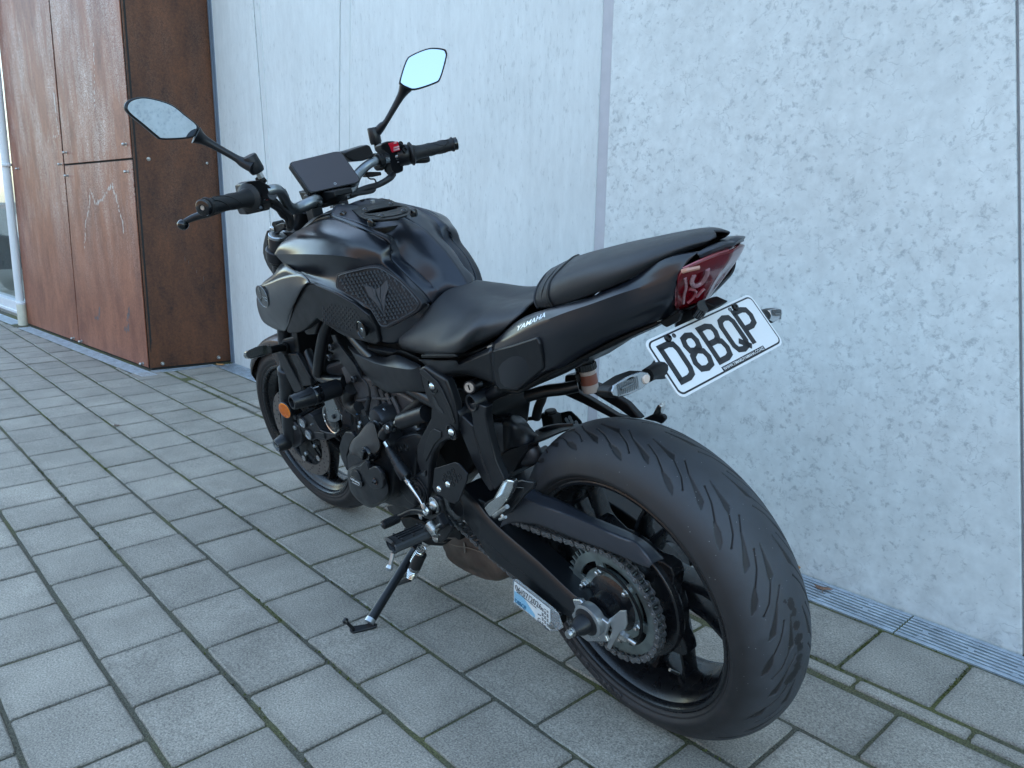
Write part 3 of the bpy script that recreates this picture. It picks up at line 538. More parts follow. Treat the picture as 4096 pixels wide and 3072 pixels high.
def tyremat():
    m = bpy.data.materials.new('worn_tyre_rubber'); m.use_nodes = True; nt = m.node_tree; b = nt.nodes['Principled BSDF']; L = nt.links.new
    g = node(nt, 'ShaderNodeAttribute', attribute_name='groove'); c = node(nt, 'ShaderNodeAttribute', attribute_name='crown'); tc = node(nt, 'ShaderNodeTexCoord')
    n1 = node(nt, 'ShaderNodeTexNoise', i_Scale=26.0, i_Detail=7.0, i_Roughness=.65); n2 = node(nt, 'ShaderNodeTexNoise', i_Scale=700.0, i_Detail=2.0); n3 = node(nt, 'ShaderNodeTexVoronoi', i_Scale=240.0)
    for n in (n1, n2, n3): L(tc.outputs['Object'], n.inputs['Vector'])
    r = node(nt, 'ShaderNodeMapRange'); r.inputs[1].default_value = .45; r.inputs[2].default_value = .8; L(c.outputs['Fac'], r.inputs[0])
    mx = node(nt, 'ShaderNodeMix', data_type='RGBA'); L(r.outputs[0], mx.inputs[0]); mx.inputs[6].default_value = (.0105, .0105, .0115, 1); mx.inputs[7].default_value = (.031, .035, .041, 1)
    r1 = node(nt, 'ShaderNodeMapRange'); r1.inputs[1].default_value = .3; r1.inputs[2].default_value = .7; r1.inputs[3].default_value = .75; r1.inputs[4].default_value = 1.3; L(n1.outputs[0], r1.inputs[0])
    sc = node(nt, 'ShaderNodeVectorMath', operation='SCALE'); L(mx.outputs[2], sc.inputs[0]); L(r1.outputs[0], sc.inputs[3])
    m2 = node(nt, 'ShaderNodeMix', data_type='RGBA'); L(g.outputs['Fac'], m2.inputs[0]); L(sc.outputs[0], m2.inputs[6]); m2.inputs[7].default_value = (.0045, .004, .004, 1)
    sp = node(nt, 'ShaderNodeSeparateColor'); L(n3.outputs['Color'], sp.inputs[0]); gt = node(nt, 'ShaderNodeMath', operation='GREATER_THAN'); gt.inputs[1].default_value = .965; L(sp.outputs[0], gt.inputs[0])
    r3 = node(nt, 'ShaderNodeMapRange'); r3.inputs[1].default_value = .1; r3.inputs[2].default_value = .22; r3.inputs[3].default_value = .6; r3.inputs[4].default_value = 0; L(n3.outputs['Distance'], r3.inputs[0])
    q = node(nt, 'ShaderNodeMath', operation='MULTIPLY'); L(gt.outputs[0], q.inputs[0]); L(r3.outputs[0], q.inputs[1]); m3 = node(nt, 'ShaderNodeMix', data_type='RGBA'); L(q.outputs[0], m3.inputs[0]); L(m2.outputs[2], m3.inputs[6]); m3.inputs[7].default_value = (.25, .26, .26, 1)
    sn = node(nt, 'ShaderNodeTexNoise', i_Scale=38.0, i_Detail=7.0, i_Roughness=.7); L(tc.outputs['Object'], sn.inputs['Vector'])
    dm = None
    for (cx, cy, cz, rad) in SC:
        vd = node(nt, 'ShaderNodeVectorMath', operation='DISTANCE'); L(tc.outputs['Object'], vd.inputs[0]); vd.inputs[1].default_value = (cx, cy, cz); rr = node(nt, 'ShaderNodeMapRange'); rr.inputs[1].default_value = rad; rr.inputs[2].default_value = 0; L(vd.outputs['Value'], rr.inputs[0])
        if dm is None: dm = rr
        else: mx_ = node(nt, 'ShaderNodeMath', operation='MAXIMUM'); L(dm.outputs[0], mx_.inputs[0]); L(rr.outputs[0], mx_.inputs[1]); dm = mx_
    am = node(nt, 'ShaderNodeMath', operation='MULTIPLY_ADD'); am.inputs[1].default_value = .42; L(dm.outputs[0], am.inputs[0]); L(sn.outputs[0], am.inputs[2]); rs_ = node(nt, 'ShaderNodeMapRange'); rs_.inputs[1].default_value = .72; rs_.inputs[2].default_value = .76; L(am.outputs[0], rs_.inputs[0])
    m4 = node(nt, 'ShaderNodeMix', data_type='RGBA'); L(rs_.outputs[0], m4.inputs[0]); L(m3.outputs[2], m4.inputs[6]); m4.inputs[7].default_value = (.006, .006, .007, 1)
    L(m4.outputs[2], b.inputs['Base Color']); r4 = node(nt, 'ShaderNodeMapRange'); r4.inputs[1].default_value = .3; r4.inputs[2].default_value = .7; r4.inputs[3].default_value = .5; r4.inputs[4].default_value = .72; L(n1.outputs[0], r4.inputs[0]); L(r4.outputs[0], b.inputs['Roughness'])
    bp = node(nt, 'ShaderNodeBump'); bp.inputs['Strength'].default_value = .25; bp.inputs['Distance'].default_value = .0008; L(n2.outputs[0], bp.inputs['Height']); L(bp.outputs[0], b.inputs['Normal'])
    return m
tym = tyremat()
W = 5.2
SEG = [ # angle, camber, half width (mm) -> angle, camber, half width, depth
 (.2, 18.4, 1.7, .25, 18.5, 1.7, 2), (.2, 18.4, .8, 5.2, 25.4, .8, 3.5), (5.2, 25.4, .8, 10, 34.8, .9, 3.5), (10, 35.5, 1.6, 13.2, 39.5, W, 1.7), (13.2, 39.5, W, 15.8, 43.5, W*.9, 1.7), (15.8, 43.5, W*.9, 17.6, 47, 1.0, 1.5),
 (12.6, 11.2, 1.7, 12.65, 11.3, 1.7, 2), (12.6, 11.2, .8, 16.4, 19.9, .9, 3.5), (16.4, 19.9, 1.0, 21.5, 27.3, 3.2, 1.8), (21.5, 27.3, 3.2, 25.2, 32.6, W, 1.8), (25.2, 32.6, W, 27.0, 37, 1.2, 1.6),
 (-.2, 9.6, .8, 5.2, 13.6, 3.0, 1.8), (5.2, 13.6, 3.0, 8.6, 15.4, W, 1.8), (8.6, 15.4, W, 10.6, 19.0, .8, 1.8), (10.6, 19, .8, 15.9, 28, .8, 3.5), (15.9, 28, .8, 18.9, 36.6, .8, 3.5), (18.9, 36.6, 1.7, 18.95, 36.7, 1.7, 2)]
def wheel(kind, cx, cz, lipr, hw, drop, pairs, sweep, rimang, steered):
    f = (lambda o: steer(o)) if steered else (lambda o: o)
    # profile of the rim: inner visible face, both lips
    pr = [(lipr, hw), (lipr+.0015, hw+.001), (lipr-.001, hw+.0022), (lipr-.006, hw+.001), (lipr-.0095, hw-.004), (lipr-.011, hw-.012), (lipr-.018, hw-.020), (drop+.006, hw*.55), (drop, hw*.35), (drop-.003, 0)]
    prof = pr + [(r, -y) for r, y in pr[::-1][1:]]
    back = [(r+.005, y) for r, y in prof[::-1] if abs(y) < hw-.01]
    prof = prof + [(lipr-.002, -hw+.004)] + back + [(lipr-.002, hw-.004), prof[0]]
    hub = MB(); ns = 6
    for k in range(5):
        for s in (-1, 1):
            ah = R(pairs-sweep+72*k+s*9.5); ar = R(pairs+72*k+s*rimang)
            pts = []
            for t in (0, .3, .6, .85, 1.0):
                a = ah+(ar-ah)*t**.9; r = .052+(drop-.052+.004)*t; wd = [.026, .017, .013, .013, .024][(0, .3, .6, .85, 1.0).index(t)]; hy = [.040, .028, .020, .018, .020][(0, .3, .6, .85, 1.0).index(t)]
                pts.append((a, r, wd/2, hy))
            V = []; 
            for a, r, wd, hy in pts:
                er = Vector((math.cos(a), 0, math.sin(a))); et = Vector((-math.sin(a), 0, math.cos(a))); c = Vector((cx, 0, cz))+er*r
                for q in range(10): g = 2*math.pi*q/10; V.append(c+et*wd*math.copysign(abs(math.cos(g))**.6, math.cos(g))+Y_*hy*math.copysign(abs(math.sin(g))**.8, math.sin(g)))
            F = [[i*10+q, i*10+(q+1) % 10, (i+1)*10+(q+1) % 10, (i+1)*10+q] for i in range(4) for q in range(10)]
            hub.add(V, F)
    hub.lathe([(.025, .075), (.034, .075), (.036, .055), (.044, .045), (.062, .038), (.066, .02), (.066, -.02), (.062, -.038), (.044, -.045), (.036, -.055), (.034, -.075), (.025, -.075)], (cx, 0, cz), Y_, 40)
    w_ = f(hub.mk('wheel', rimm, B, angle=45)); tag(w_, kind+' cast wheel with slim spokes')
    V_, F_ = lathe_vf(prof, (cx, 0, cz), Y_, 144, False); f(mk('rim', V_, F_, rimm, w_, angle=30)); return w_, f
rw, _ = wheel('rear', 0, .315, .2285, .0775, .199, -101, 29, 11, False)
tr = tyre('tyre', 0, .315, .222, .093, .230, .077, 1900, 176, (22.3, 100.5, SEG, 5.24, 1.62), tym, rw)
fw, fs = wheel('front', 1.4, .298, .2285, .053, .199, -73, 44, 11, True)
tf = fs(tyre('tyre', 1.4, .298, .239, .060, .230, .052, 900, 90, (22.3, 5, SEG, 5.24, 1.1), tym, fw))
# valve, cush hub flange with lobes behind the sprocket
mb = MB(); C = Vector((0, 0, .315))
fl = []
for k in range(60):
    a = 2*math.pi*k/60; r = .118+.030*max(0, math.cos(5*(a-R(139))))**2; fl.append(C+Vector((r*math.cos(a), .060, r*math.sin(a))))
mb.prism(fl, (0, -.030, 0)); mb.lathe([(.125, .0), (.128, .006), (.124, .018), (.09, .022), (.05, .024)], C+Y_*.052, Y_, 60); mb.mk('hub_flange', rimm, rw, bevel=.004, angle=40)
cyl('valve_stem', C+Vector((-.06, .01, -.19)), C+Vector((-.055, .03, -.168)), .003, zinc, rw, 10)
# ---------------- rear sprocket
def gear(mb, c, r0, r1, n, y0, y1, hole=None):
    out = []
    for k in range(n):
        for dt, rr in ((-.30, r0), (-.17, r0+.001), (-.07, r1), (.07, r1), (.17, r0+.001), (.30, r0)):
            a = 2*math.pi*(k+dt)/n; out.append((rr*math.cos(a), rr*math.sin(a)))
    m = len(out); 
    V = [c+Vector((x, y, z)) for y in (y0, y1) for x, z in out]; n0 = len(V)
    inn = [(hole*math.cos(2*math.pi*(k/6-.3*0)/n), hole*math.sin(2*math.pi*(k/6)/n)) for k in range(m)]
    V += [c+Vector((x, y, z)) for y in (y0, y1) for x, z in inn]
    F = []
    for i in range(m):
        j = (i+1) % m
        F += [[i, j, m+j, m+i], [i, 2*m+i, 2*m+j, j], [m+i, m+j, 3*m+j, 3*m+i], [2*m+i, 3*m+i, 3*m+j, 2*m+j]]
    mb.add(V, F)
SY = .100
sp = MB(); gear(sp, C, .1015, .1125, 43, SY+.0028, SY-.0028, .083)
for k in range(6):      # inner ring joined by six bridges carrying the bolts
    a = 2*math.pi*k/6+.25; er = Vector((math.cos(a), 0, math.sin(a))); et = Vector((-er.z, 0, er.x)); sp.box(C+Y_*SY+er*.076, (.022, .0054, .020), Matrix((er, Y_, et)).transposed())
sp.lathe([(.050, -.0027), (.050, .0027), (.070, .0027), (.070, -.0027), (.050, -.0027)], C+Y_*SY, Y_, 72, cap=False)
spo = sp.mk('sprocket', spk, B, bevel=.0006, angle=35)
for k in range(6):
    a = 2*math.pi*k/6+.25; mb = MB(); p_ = C+Vector((.066*math.cos(a), SY+.0028, .066*math.sin(a))); mb.lathe([(.0095, 0), (.0095, .002), (.0075, .002)], p_, Y_, 18); hexbolt(mb, p_+Y_*.002, Y_, .0078, .007); mb.lathe([(.0045, 0), (.0045, .006), (.003, .0075)], p_+Y_*.008, Y_, 14); mb.mk('sprocket_bolt', zinc, spo)
mb = MB(); mb.lathe([(.062, -.05), (.062, .0), (.05, .012), (.030, .016), (.030, .04)], C+Y_*(SY-.004), Y_, 48); mb.mk('sprocket_carrier', rimm, rw)
# thin shark-fin band seen inside the sprocket
mb = MB()
pts = [C+Vector((.079*math.cos(a), SY+.012, .079*math.sin(a))) for a in np.linspace(R(75), R(235), 24)]; pts2 = [C+Vector((.073*math.cos(a), SY+.012, .073*math.sin(a))) for a in np.linspace(R(235), R(75), 24)]
mb.prism(pts+pts2, (0, -.003, 0)); mb.mk('chain_guard_band', plasd, B, bevel=.0006)
# ---------------- chain: a loop of rollers, pins and figure-of-eight plates
FS = Vector((.495, 0, .350)); rf, rr_ = .0407, .1087
def chain_path():
    d = (FS-C); D = math.hypot(d.x, d.z); base = math.atan2(d.z, d.x); g = math.acos((rr_-rf)/D); out = []
    at, ab = base+g, base-g
    for a in np.linspace(ab, at-2*math.pi, 60): out.append(C+Vector((rr_*math.cos(a), 0, rr_*math.sin(a))))
    p0, p1 = C+Vector((rr_*math.cos(at), 0, rr_*math.sin(at))), FS+Vector((rf*math.cos(at), 0, rf*math.sin(at)))
    for t in np.linspace(0, 1, 24)[1:-1]: out.append(p0.lerp(p1, t)-Z_*.012*math.sin(math.pi*t))
    for a in np.linspace(at, ab, 20): out.append(FS+Vector((rf*math.cos(a), 0, rf*math.sin(a))))
    p0, p1 = FS+Vector((rf*math.cos(ab), 0, rf*math.sin(ab))), C+Vector((rr_*math.cos(ab), 0, rr_*math.sin(ab)))
    for t in np.linspace(0, 1, 24)[1:-1]: out.append(p0.lerp(p1, t)-Z_*.018*math.sin(math.pi*t))
    return out
cp = chain_path(); acc = [0]
for a, b in zip(cp, cp[1:]+cp[:1]): acc.append(acc[-1]+(b-a).length)
NL = 2*round(acc[-1]/.015875/2); step = acc[-1]/NL; pins = []; q = 0
for k in range(NL):
    s = k*step
    while acc[q+1] < s: q += 1
    a, b = cp[q], cp[(q+1) % len(cp)]; pins.append(a.lerp(b, (s-acc[q])/(acc[q+1]-acc[q]))+Y_*SY)
mb = MB()
def plate8(a, b, y, th):
    u = (b-a).normalized(); v = Vector((-u.z, 0, u.x)); h = .0068; L_ = (b-a).length; P = []
    for k in range(7): g = R(90+30*k); P.append(a+u*math.cos(g)*h+v*math.sin(g)*h)
    P.append((a+b)/2-v*h*.62)
    for k in range(7): g = R(-90+30*k); P.append(b+u*math.cos(g)*h+v*math.sin(g)*h)
    P.append((a+b)/2+v*h*.62); mb.prism([p+Y_*y for p in P], (0, -th, 0))
for k in range(NL):
    a, b = pins[k], pins[(k+1) % NL]; o_ = .0098 if k % 2 == 0 else .0068
    plate8(a, b, o_, .002); plate8(a, b, -o_+.002, .002)
    mb.lathe([(.0050, -.0048), (.0050, .0048)], a, Y_, 10); mb.lathe([(.0028, -.0115), (.0028, .0112), (.002, .0118)], a, Y_, 8)
mb.mk('chain', chn, B, bevel=.0003, seg=1, angle=35)
mb = MB(); gear(mb, FS, .035, .043, 16, SY+.004, SY-.004, .012); mb.mk('front_sprocket', chn, B)
# ---------------- swingarm
top = [('Z5', 1085, 372, .125), ('Z5', 1190, 478, .130), ('Z5', 1285, 600, .135), ('Z5', 1400, 712, .138), ('Z5', 1650, 928, .142), ('Z5', 1900, 1163, .145), ('Z5', 2065, 1285, .148), ('Z5', 2205, 1395, .150)]
bot = [('Z5', 1010, 500, .125), ('Z5', 1120, 640, .130), ('Z5', 1215, 770, .135), ('Z5', 1275, 880, .138), ('Z5', 1480, 1045, .142), ('Z5', 1790, 1285, .145), ('Z5', 1900, 1345, .148), ('Z5', 2060, 1480, .150)]
T = [bk(*a) for a in top]; Bo = [bk(*a) for a in bot]; mb = MB()
mid = [t.lerp(b, .52)+Y_*(.003 if i > 1 else 0) for i, (t, b) in enumerate(zip(T, Bo))]
mid2 = [t.lerp(b, .62)-Y_*(.003 if 1 < i < 6 else 0) for i, (t, b) in enumerate(zip(T, Bo))]
ringn = [[t-Y_*.050, t-Y_*.006+Z_*.001, t-Y_*.001-Z_*.005, t.lerp(b, .2)+Y_*.001, m1, m2, t.lerp(b, .9)-Y_*.001, b-Y_*.006, b-Y_*.050] for t, b, m1, m2 in zip(T, Bo, mid, mid2)]
V, F = patch_vf(ringn, 1, 4); mb.add(V, F)
n_ = len(ringn[0]); k_ = (len(T)-1)*4
for e in (0, len(V)//n_-1): pass
V2 = [v for v in V]; cnt = len(V)//( (len(ringn)-1)*4+1)
o = mb.mk('swingarm', frm, B, angle=32); tag(o, 'long black swingarm beam below the chain')
mb = MB(); 
for (i) in (0, -1):
    rn = ringn[i]; mb.add(rn, [list(range(len(rn)))])
mb.prism([T[k]-Y_*.050 for k in range(8)]+[Bo[k]-Y_*.050 for k in range(7, -1, -1)], (0, -.002, 0)); mb.mk('swingarm_cap', frm, o)
# right arm and cross brace
mb = MB(); rt = [Vector((v.x, -v.y, v.z)) for v in T]; rb = [Vector((v.x, -v.y, v.z)) for v in Bo]; mb.prism(rt+rb[::-1], (0, .045, 0)); mb.box((.34, 0, .375), (.07, .24, .09)); mb.lathe([(.03, -.13), (.03, .13)], (.43, 0, .385), Y_, 24); mb.mk('swingarm_right_beam', frm, o, bevel=.005)
# axle adjuster plate, washer, bobbin, bolt
ap = MB(); ap.prism([bk('R2', *p, .158) for p in ((175, 400), (235, 400), (290, 455), (460, 590), (465, 620), (440, 690), (465, 745), (400, 740), (300, 740), (235, 690), (170, 520), (205, 475))], (0, -.010, 0))
apo = ap.mk('axle_plate', alu, B, bevel=.003); tag(apo, 'silver cast axle escutcheon with pointed corners')
axp = C+Y_*.150
mb = MB(); mb.lathe([(.030, 0), (.032, .012), (.0315, .018), (.027, .020)], axp, Y_, 40); mb.mk('axle_ring', alu, apo)
lathe('axle_slider', [(.027, .018), (.026, .021), (.019, .024), (.0175, .036), (.012, .046), (.011, .052)], axp, Y_, plas, B, 36)
mb = MB(); mb.lathe([(.0085, 0), (.0085, .004), (.006, .004), (.006, .008), (.008, .009), (.0072, .015), (.004, .016)], C+Y_*.2005, Y_, 10); mb.mk('axle_bolt', zinc, B)
pk = [(500, 540), (560, 490), (605, 490), (618, 600), (600, 640), (560, 660), (505, 760), (480, 805), (455, 780), (500, 640), (465, 560)]
mb = MB(); mb.prism([bk('R2', *p, .150) for p in pk], (0, -.004, 0)); mb.prism([bk('R2', *p, .150) for p in ((465, 560), (500, 540), (618, 600), (640, 740), (600, 740), (520, 630))], (0, -.045, 0)) if False else None
mb.mk('adjuster_bracket', alu, B, bevel=.0012)
a_, b_ = bk('R2', 560, 670, .132), bk('R2', 690, 755, .125)
mb = MB(); mb.tube([a_, b_], .0045, 12); hexbolt(mb, a_.lerp(b_, .05), b_-a_, .0095, .008); hexbolt(mb, a_.lerp(b_, .30), b_-a_, .0085, .008); mb.mk('adjuster_bolt', zinc, B)
# ---------------- chain guard
lo = [(3, 868), (60, 838), (122, 829), (200, 836), (284, 850), (515, 940), (792, 1041), (935, 1106), (1022, 1133)]
crs = [(110, 640), (180, 690), (240, 715), (310, 740), (400, 770), (600, 850), (830, 950), (930, 990), (1035, 1120)]
tp_ = [(185, 590), (235, 615), (300, 650), (360, 668), (440, 705), (620, 800), (850, 895), (990, 975), (1108, 1086)]
lat = [.128, .128, .127, .126, .125, .124, .122, .121, .119]
r1 = [bk('R1', *p, l) for p, l in zip(lo, lat)]; r2 = [bk('R1', *p, l-.001) for p, l in zip(crs, lat)]; r3 = [bk('R1', *p, l-.032) for p, l in zip(tp_, lat)]
rm = [a.lerp(b, .5)+Y_*.002 for a, b in zip(r1, r2)]; rm2 = [b.lerp(c, .12)+Y_*.0005+Z_*.002 for b, c in zip(r2, r3)]
cg = patch('chain_guard', [r1, rm, r2, rm2, r3], mat('satin_guard_plastic', (.020, .023, .030), .42, spec=.55, rvar=.04), B, 4, 3, solid=.003, angle=60); tag(cg, 'long matte black chain guard over the upper chain run')
from mathutils.bvhtree import BVHTree
def bvh(o):
    if o.modifiers: dg = bpy.context.evaluated_depsgraph_get(); me = o.evaluated_get(dg).to_mesh(); V = [v.co.copy() for v in me.vertices]; F = [tuple(p.vertices) for p in me.polygons]
    else: V = [v.co.copy() for v in o.data.vertices]; F = [tuple(p.vertices) for p in o.data.polygons]
    return BVHTree.FromPolygons(V, F)
def hit(t, k, x, y, off=.0):
    d = (RB.transposed() @ wray(k, x, y)).normalized(); h = t.ray_cast(_c, d); return (h[0]-d*off) if h[0] is not None else None
# ================================================================ BODYWORK
def bulge(a, b, t, d): return [p.lerp(q, t)+Vector(d) for p, q in zip(a, b)]
def rw_(k, pts): return [bk(*p) if len(p) == 4 else bk(k, *p) for p in pts]
r0 = rw_('Z2', [(370, 478, .147), (440, 385, .120), (560, 305, .100), (770, 223, .085), (980, 292, .092), (1140, 358, .080), (1214, 425, .078), (1228, 530, .082), (1330, 640, .080), (1450, 755, .070), (1528, 850, .060)])
r2 = rw_('Z2', [(366, 492, .150), (450, 492, .158), (600, 492, .165), (760, 497, .158), (900, 510, .142), (1010, 535, .125), (1100, 567, .112), (1185, 620, .101), (1275, 692, .093), (1400, 790, .083), (1515, 885, .070)])
r3 = rw_('Z2', [(385, 512, 0.146), (440, 560, 0.142), (545, 600, 0.146), (700, 640, 0.148), (830, 645, 0.144), (950, 645, 0.134), (1050, 670, 0.124), (1130, 720, 0.114), (1240, 790, 0.104), (1370, 880, 0.092), (1490, 940, 0.072)])
rM = rw_('Z2', [(400, 530, 0.12), (480, 600, 0.14), (570, 650, 0.155), (700, 700, 0.158), (830, 745, 0.154), (930, 790, 0.146), (1030, 850, 0.136), (1120, 910, 0.124), (1230, 950, 0.112), (1350, 970, 0.1), (1460, 985, 0.08)])
rL = rw_('Z2', [(420, 560, 0.1), (520, 640, 0.13), (610, 708, 0.165), (710, 735, 0.164), (820, 785, 0.16), (930, 845, 0.152), (1030, 925, 0.142), (1100, 1020, 0.13), (1180, 1060, 0.118), (1290, 1060, 0.108), (1390, 1035, 0.095)])
rB = rw_('Z2', [(430, 600, 0.08), (540, 690, 0.11), (610, 780, 0.155), (710, 800, 0.155), (820, 850, 0.15), (930, 930, 0.142), (1030, 1010, 0.132), (1120, 1120, 0.12), (1180, 1150, 0.112), (1258, 1152, 0.106), (1330, 1120, 0.098)])
r1 = [p.lerp(q, .5)+Vector((0, .010, .006))*(0 if i == 0 else 1) for i, (p, q) in enumerate(zip(r0, r2))]
rc1 = [p.lerp(q, .22)+Vector((0, .0, .0)) for p, q in zip(r2, r3)]
mb = MB()
for rr in ([r0, r1, r2], [r2, r3, rM, rL, rB]):
    V, F = patch_vf(rr, 5, 5); mb.add(V, F); mb.add([Vector((v.x, -v.y, v.z)) for v in V], [f[::-1] for f in F])
o = mb.mk('tank_cover', paint, B, solid=.003, angle=28); tag(o, 'satin black tank side covers with a sharp crease')
# air scoop below the front of the tank
mb = MB()
sc1 = rows('Z2', [[(262, 722, .150), (330, 695, .160), (430, 655, .168), (545, 637, .170), (600, 665, .172), (625, 700, .174)], [(235, 790, .150), (320, 800, .166), (420, 770, .174), (500, 760, .177), (560, 735, .178), (598, 705, .178)],
    [(240, 890, .145), (320, 900, .160), (400, 890, .168), (470, 870, .172), (520, 830, .174), (548, 780, .175)], [(285, 995, .135), (340, 985, .148), (400, 985, .155), (450, 975, .160), (480, 930, .163), (505, 880, .166)], [(400, 1060, .12), (410, 1061, .13), (425, 1060, .14), (440, 1058, .148), (455, 1040, .152), (466, 1010, .156)]])
sc2 = rows('Z2', [[(290, 690, .115), (360, 635, .120), (400, 575, .13), (440, 560, .142), (500, 600, .150)], [(262, 722, .15), (310, 702, .157), (380, 675, .164), (460, 645, .168), (545, 637, .170)]])
for rr in (sc1, sc2):
    V, F = patch_vf(rr, 5, 4); mb.add(V, F); mb.add([Vector((v.x, -v.y, v.z)) for v in V], [f[::-1] for f in F])
o = mb.mk('air_scoop', paint, B, solid=.003, angle=32)
em = MB(); ec = bk('Z2', 284, 800, .157)
e0 = [bk('Z2', 284+38*math.cos(a)*.95-12*math.sin(a)*-.0+math.sin(a)*28, 800-80*math.sin(a)*-1+0*math.cos(a), .158+.006*math.cos(a)) for a in np.linspace(0, 2*math.pi, 33)[:-1]]
em.prism([p+Y_*.004 for p in e0], (0, -.006, 0)); emo = em.mk('tank_emblem', gloss, o, bevel=.001)
mb = MB(); mb.tube(cr([p+Y_*.004 for p in e0], 2, True)+[e0[0]+Y_*.004], .0008, 6); 
ec = sum(e0, Vector())/len(e0)
for q in range(3):
    a = e0[(2+q*11) % 32]; t_ = (a-ec).cross(Y_).normalized()*.0035; mb.tube([ec+Y_*.0042, ec.lerp(a, .45)+Y_*.0045], .0008, 6)
    for s_ in (-1, 1): mb.tube([ec.lerp(a, .40)+Y_*.0045, ec.lerp(a, .48)+t_*s_+Y_*.0045, ec.lerp(a, .85)+t_*s_+Y_*.0045], .0007, 6)
mb.mk('emblem_ring', alud, o)
# lower side cover with its recessed bolt
lc = [(600, 704, 0.1695), (650, 708, 0.169), (800, 772, 0.164), (950, 858, 0.155), (1050, 940, 0.146), (1112, 1040, 0.135), (1140, 1138, 0.124), (1112, 1160, 0.124), (985, 1128, 0.138), (885, 1103, 0.147), (830, 1072, 0.151), (760, 1022, 0.157), (705, 987, 0.16), (674, 966, 0.161), (645, 995, 0.161), (585, 1050, 0.158), (540, 1072, 0.156), (470, 1077, 0.152), (450, 1058, 0.152), (482, 950, 0.158), (532, 820, 0.165), (572, 738, 0.169)]
P = [bk('Z2', *p) for p in lc]; mb = MB(); mb.prism([p-Y_*.0 for p in P], (0, -.035, 0)); o = mb.mk('side_cover', plas, B, bevel=.0045, seg=3, angle=40); tag(o, 'matte black lower side cover with a hexagon texture')
# hexagon texture as shallow raised cells
tcv = bvh(o); mb = MB()
for i in range(10):
    for j in range(10):
        x = 720+i*28+(j % 2)*14; y = 850+j*20+(i*5)
        if (x-840)**2/150**2+(y-960)**2/120**2 > 1 or y > 1010+(x-760)*.28: continue
        c = hit(tcv, 'Z2', x, y)
        if c is None: continue
        mb.lathe([(.0058, -.001), (.0046, .0004), (.0001, .0003)], c, Y_, 6)
mb.mk('hexagon_texture', plas, o, smooth=False)
bc = bk('Z2', 1022, 1045, .1425); mb = MB(); mb.lathe([(.019, .004), (.0205, .0055), (.019, .0065), (.017, .004), (.016, -.004), (.0001, -.004)], bc+Y_*.0015, Y_, 32); mb.mk('bolt_recess', gloss, o)
mb = MB(); dome(mb, bc+Y_*.0-X_*.002, Y_, .0075, .007); mb.mk('cover_bolt', zinc, o)
# small fin under the cover
plate('radiator_shroud', 'Z2', [(580, 1060), (590, 1040), (672, 975), (690, 990), (660, 1085), (600, 1088)], .135, .02, plas, B, bevel=.004)
# centre cover of the tank
E0 = rw_('Z2', [(775, 226, 0.083), (980, 292, 0.09), (1190, 374, 0.076), (1222, 450, 0.076), (1230, 522, 0.08), (1335, 637, 0.078), (1455, 752, 0.068), (1532, 848, 0.058), (1562, 882, .046)])
E1 = rw_('Z2', [(770, 190, 0.077), (990, 262, 0.076), (1212, 352, 0.062), (1275, 440, 0.058), (1305, 515, 0.058), (1405, 605, 0.055), (1505, 700, 0.048), (1565, 765, 0.05), (1605, 812, .040)])
cenx = lambda a, z: Vector((a, 0, z))
E3 = rw_('Z2', [(905, 130, 0), (1060, 150, 0), (1260, 195, 0), (1440, 290, 0), (1530, 370, 0), (1630, 480, 0), (1720, 600, 0), (1790, 712, 0), (1830, 775, 0)])
E2 = [a.lerp(b, .5)+Vector((0, .004, .010)) for a, b in zip(E1, E3)]
mb = MB()
for rr in ([[p-Vector((0, -.001, .006)) for p in E0], E0, [p.lerp(q, .5)+Z_*.003 for p, q in zip(E0, E1)], E1], [E1, [p.lerp(q, .12)+Z_*.001 for p, q in zip(E1, E2)], E2, [p.lerp(q, .8)+Z_*.002 for p, q in zip(E2, E3)], E3]):
    V, F = patch_vf(rr, 5, 5); mb.add(V, F); mb.add([Vector((v.x, -v.y, v.z)) for v in V], [f[::-1] for f in F])
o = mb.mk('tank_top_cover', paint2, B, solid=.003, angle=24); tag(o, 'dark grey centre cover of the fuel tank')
# front collar of the tank (matte strip curling down to the steering head)
tcr = rows('Z2', [[(770, 190, 0.077), (700, 205, 0.078), (630, 240, 0.085), (560, 305, 0.097)], [(770, 222, .086), (700, 235, .088), (640, 262, .094), (575, 305, .102)]])
patch('tank_collar', tcr, plas, B, 5, 2, solid=.004); patch('tank_collar', [[Vector((p.x, -p.y, p.z)) for p in r] for r in tcr], plas, B, 5, 2, solid=.004)
patch('tank_front', rows('Z2', [[(905, 130, 0), (830, 150, .045), (770, 190, .082)], [(860, 150, 0), (760, 175, .05), (690, 210, .085)], [(800, 190, 0), (700, 230, .06), (600, 290, .10)]]), plas, B, 5, 3, solid=.003, mirror=True)
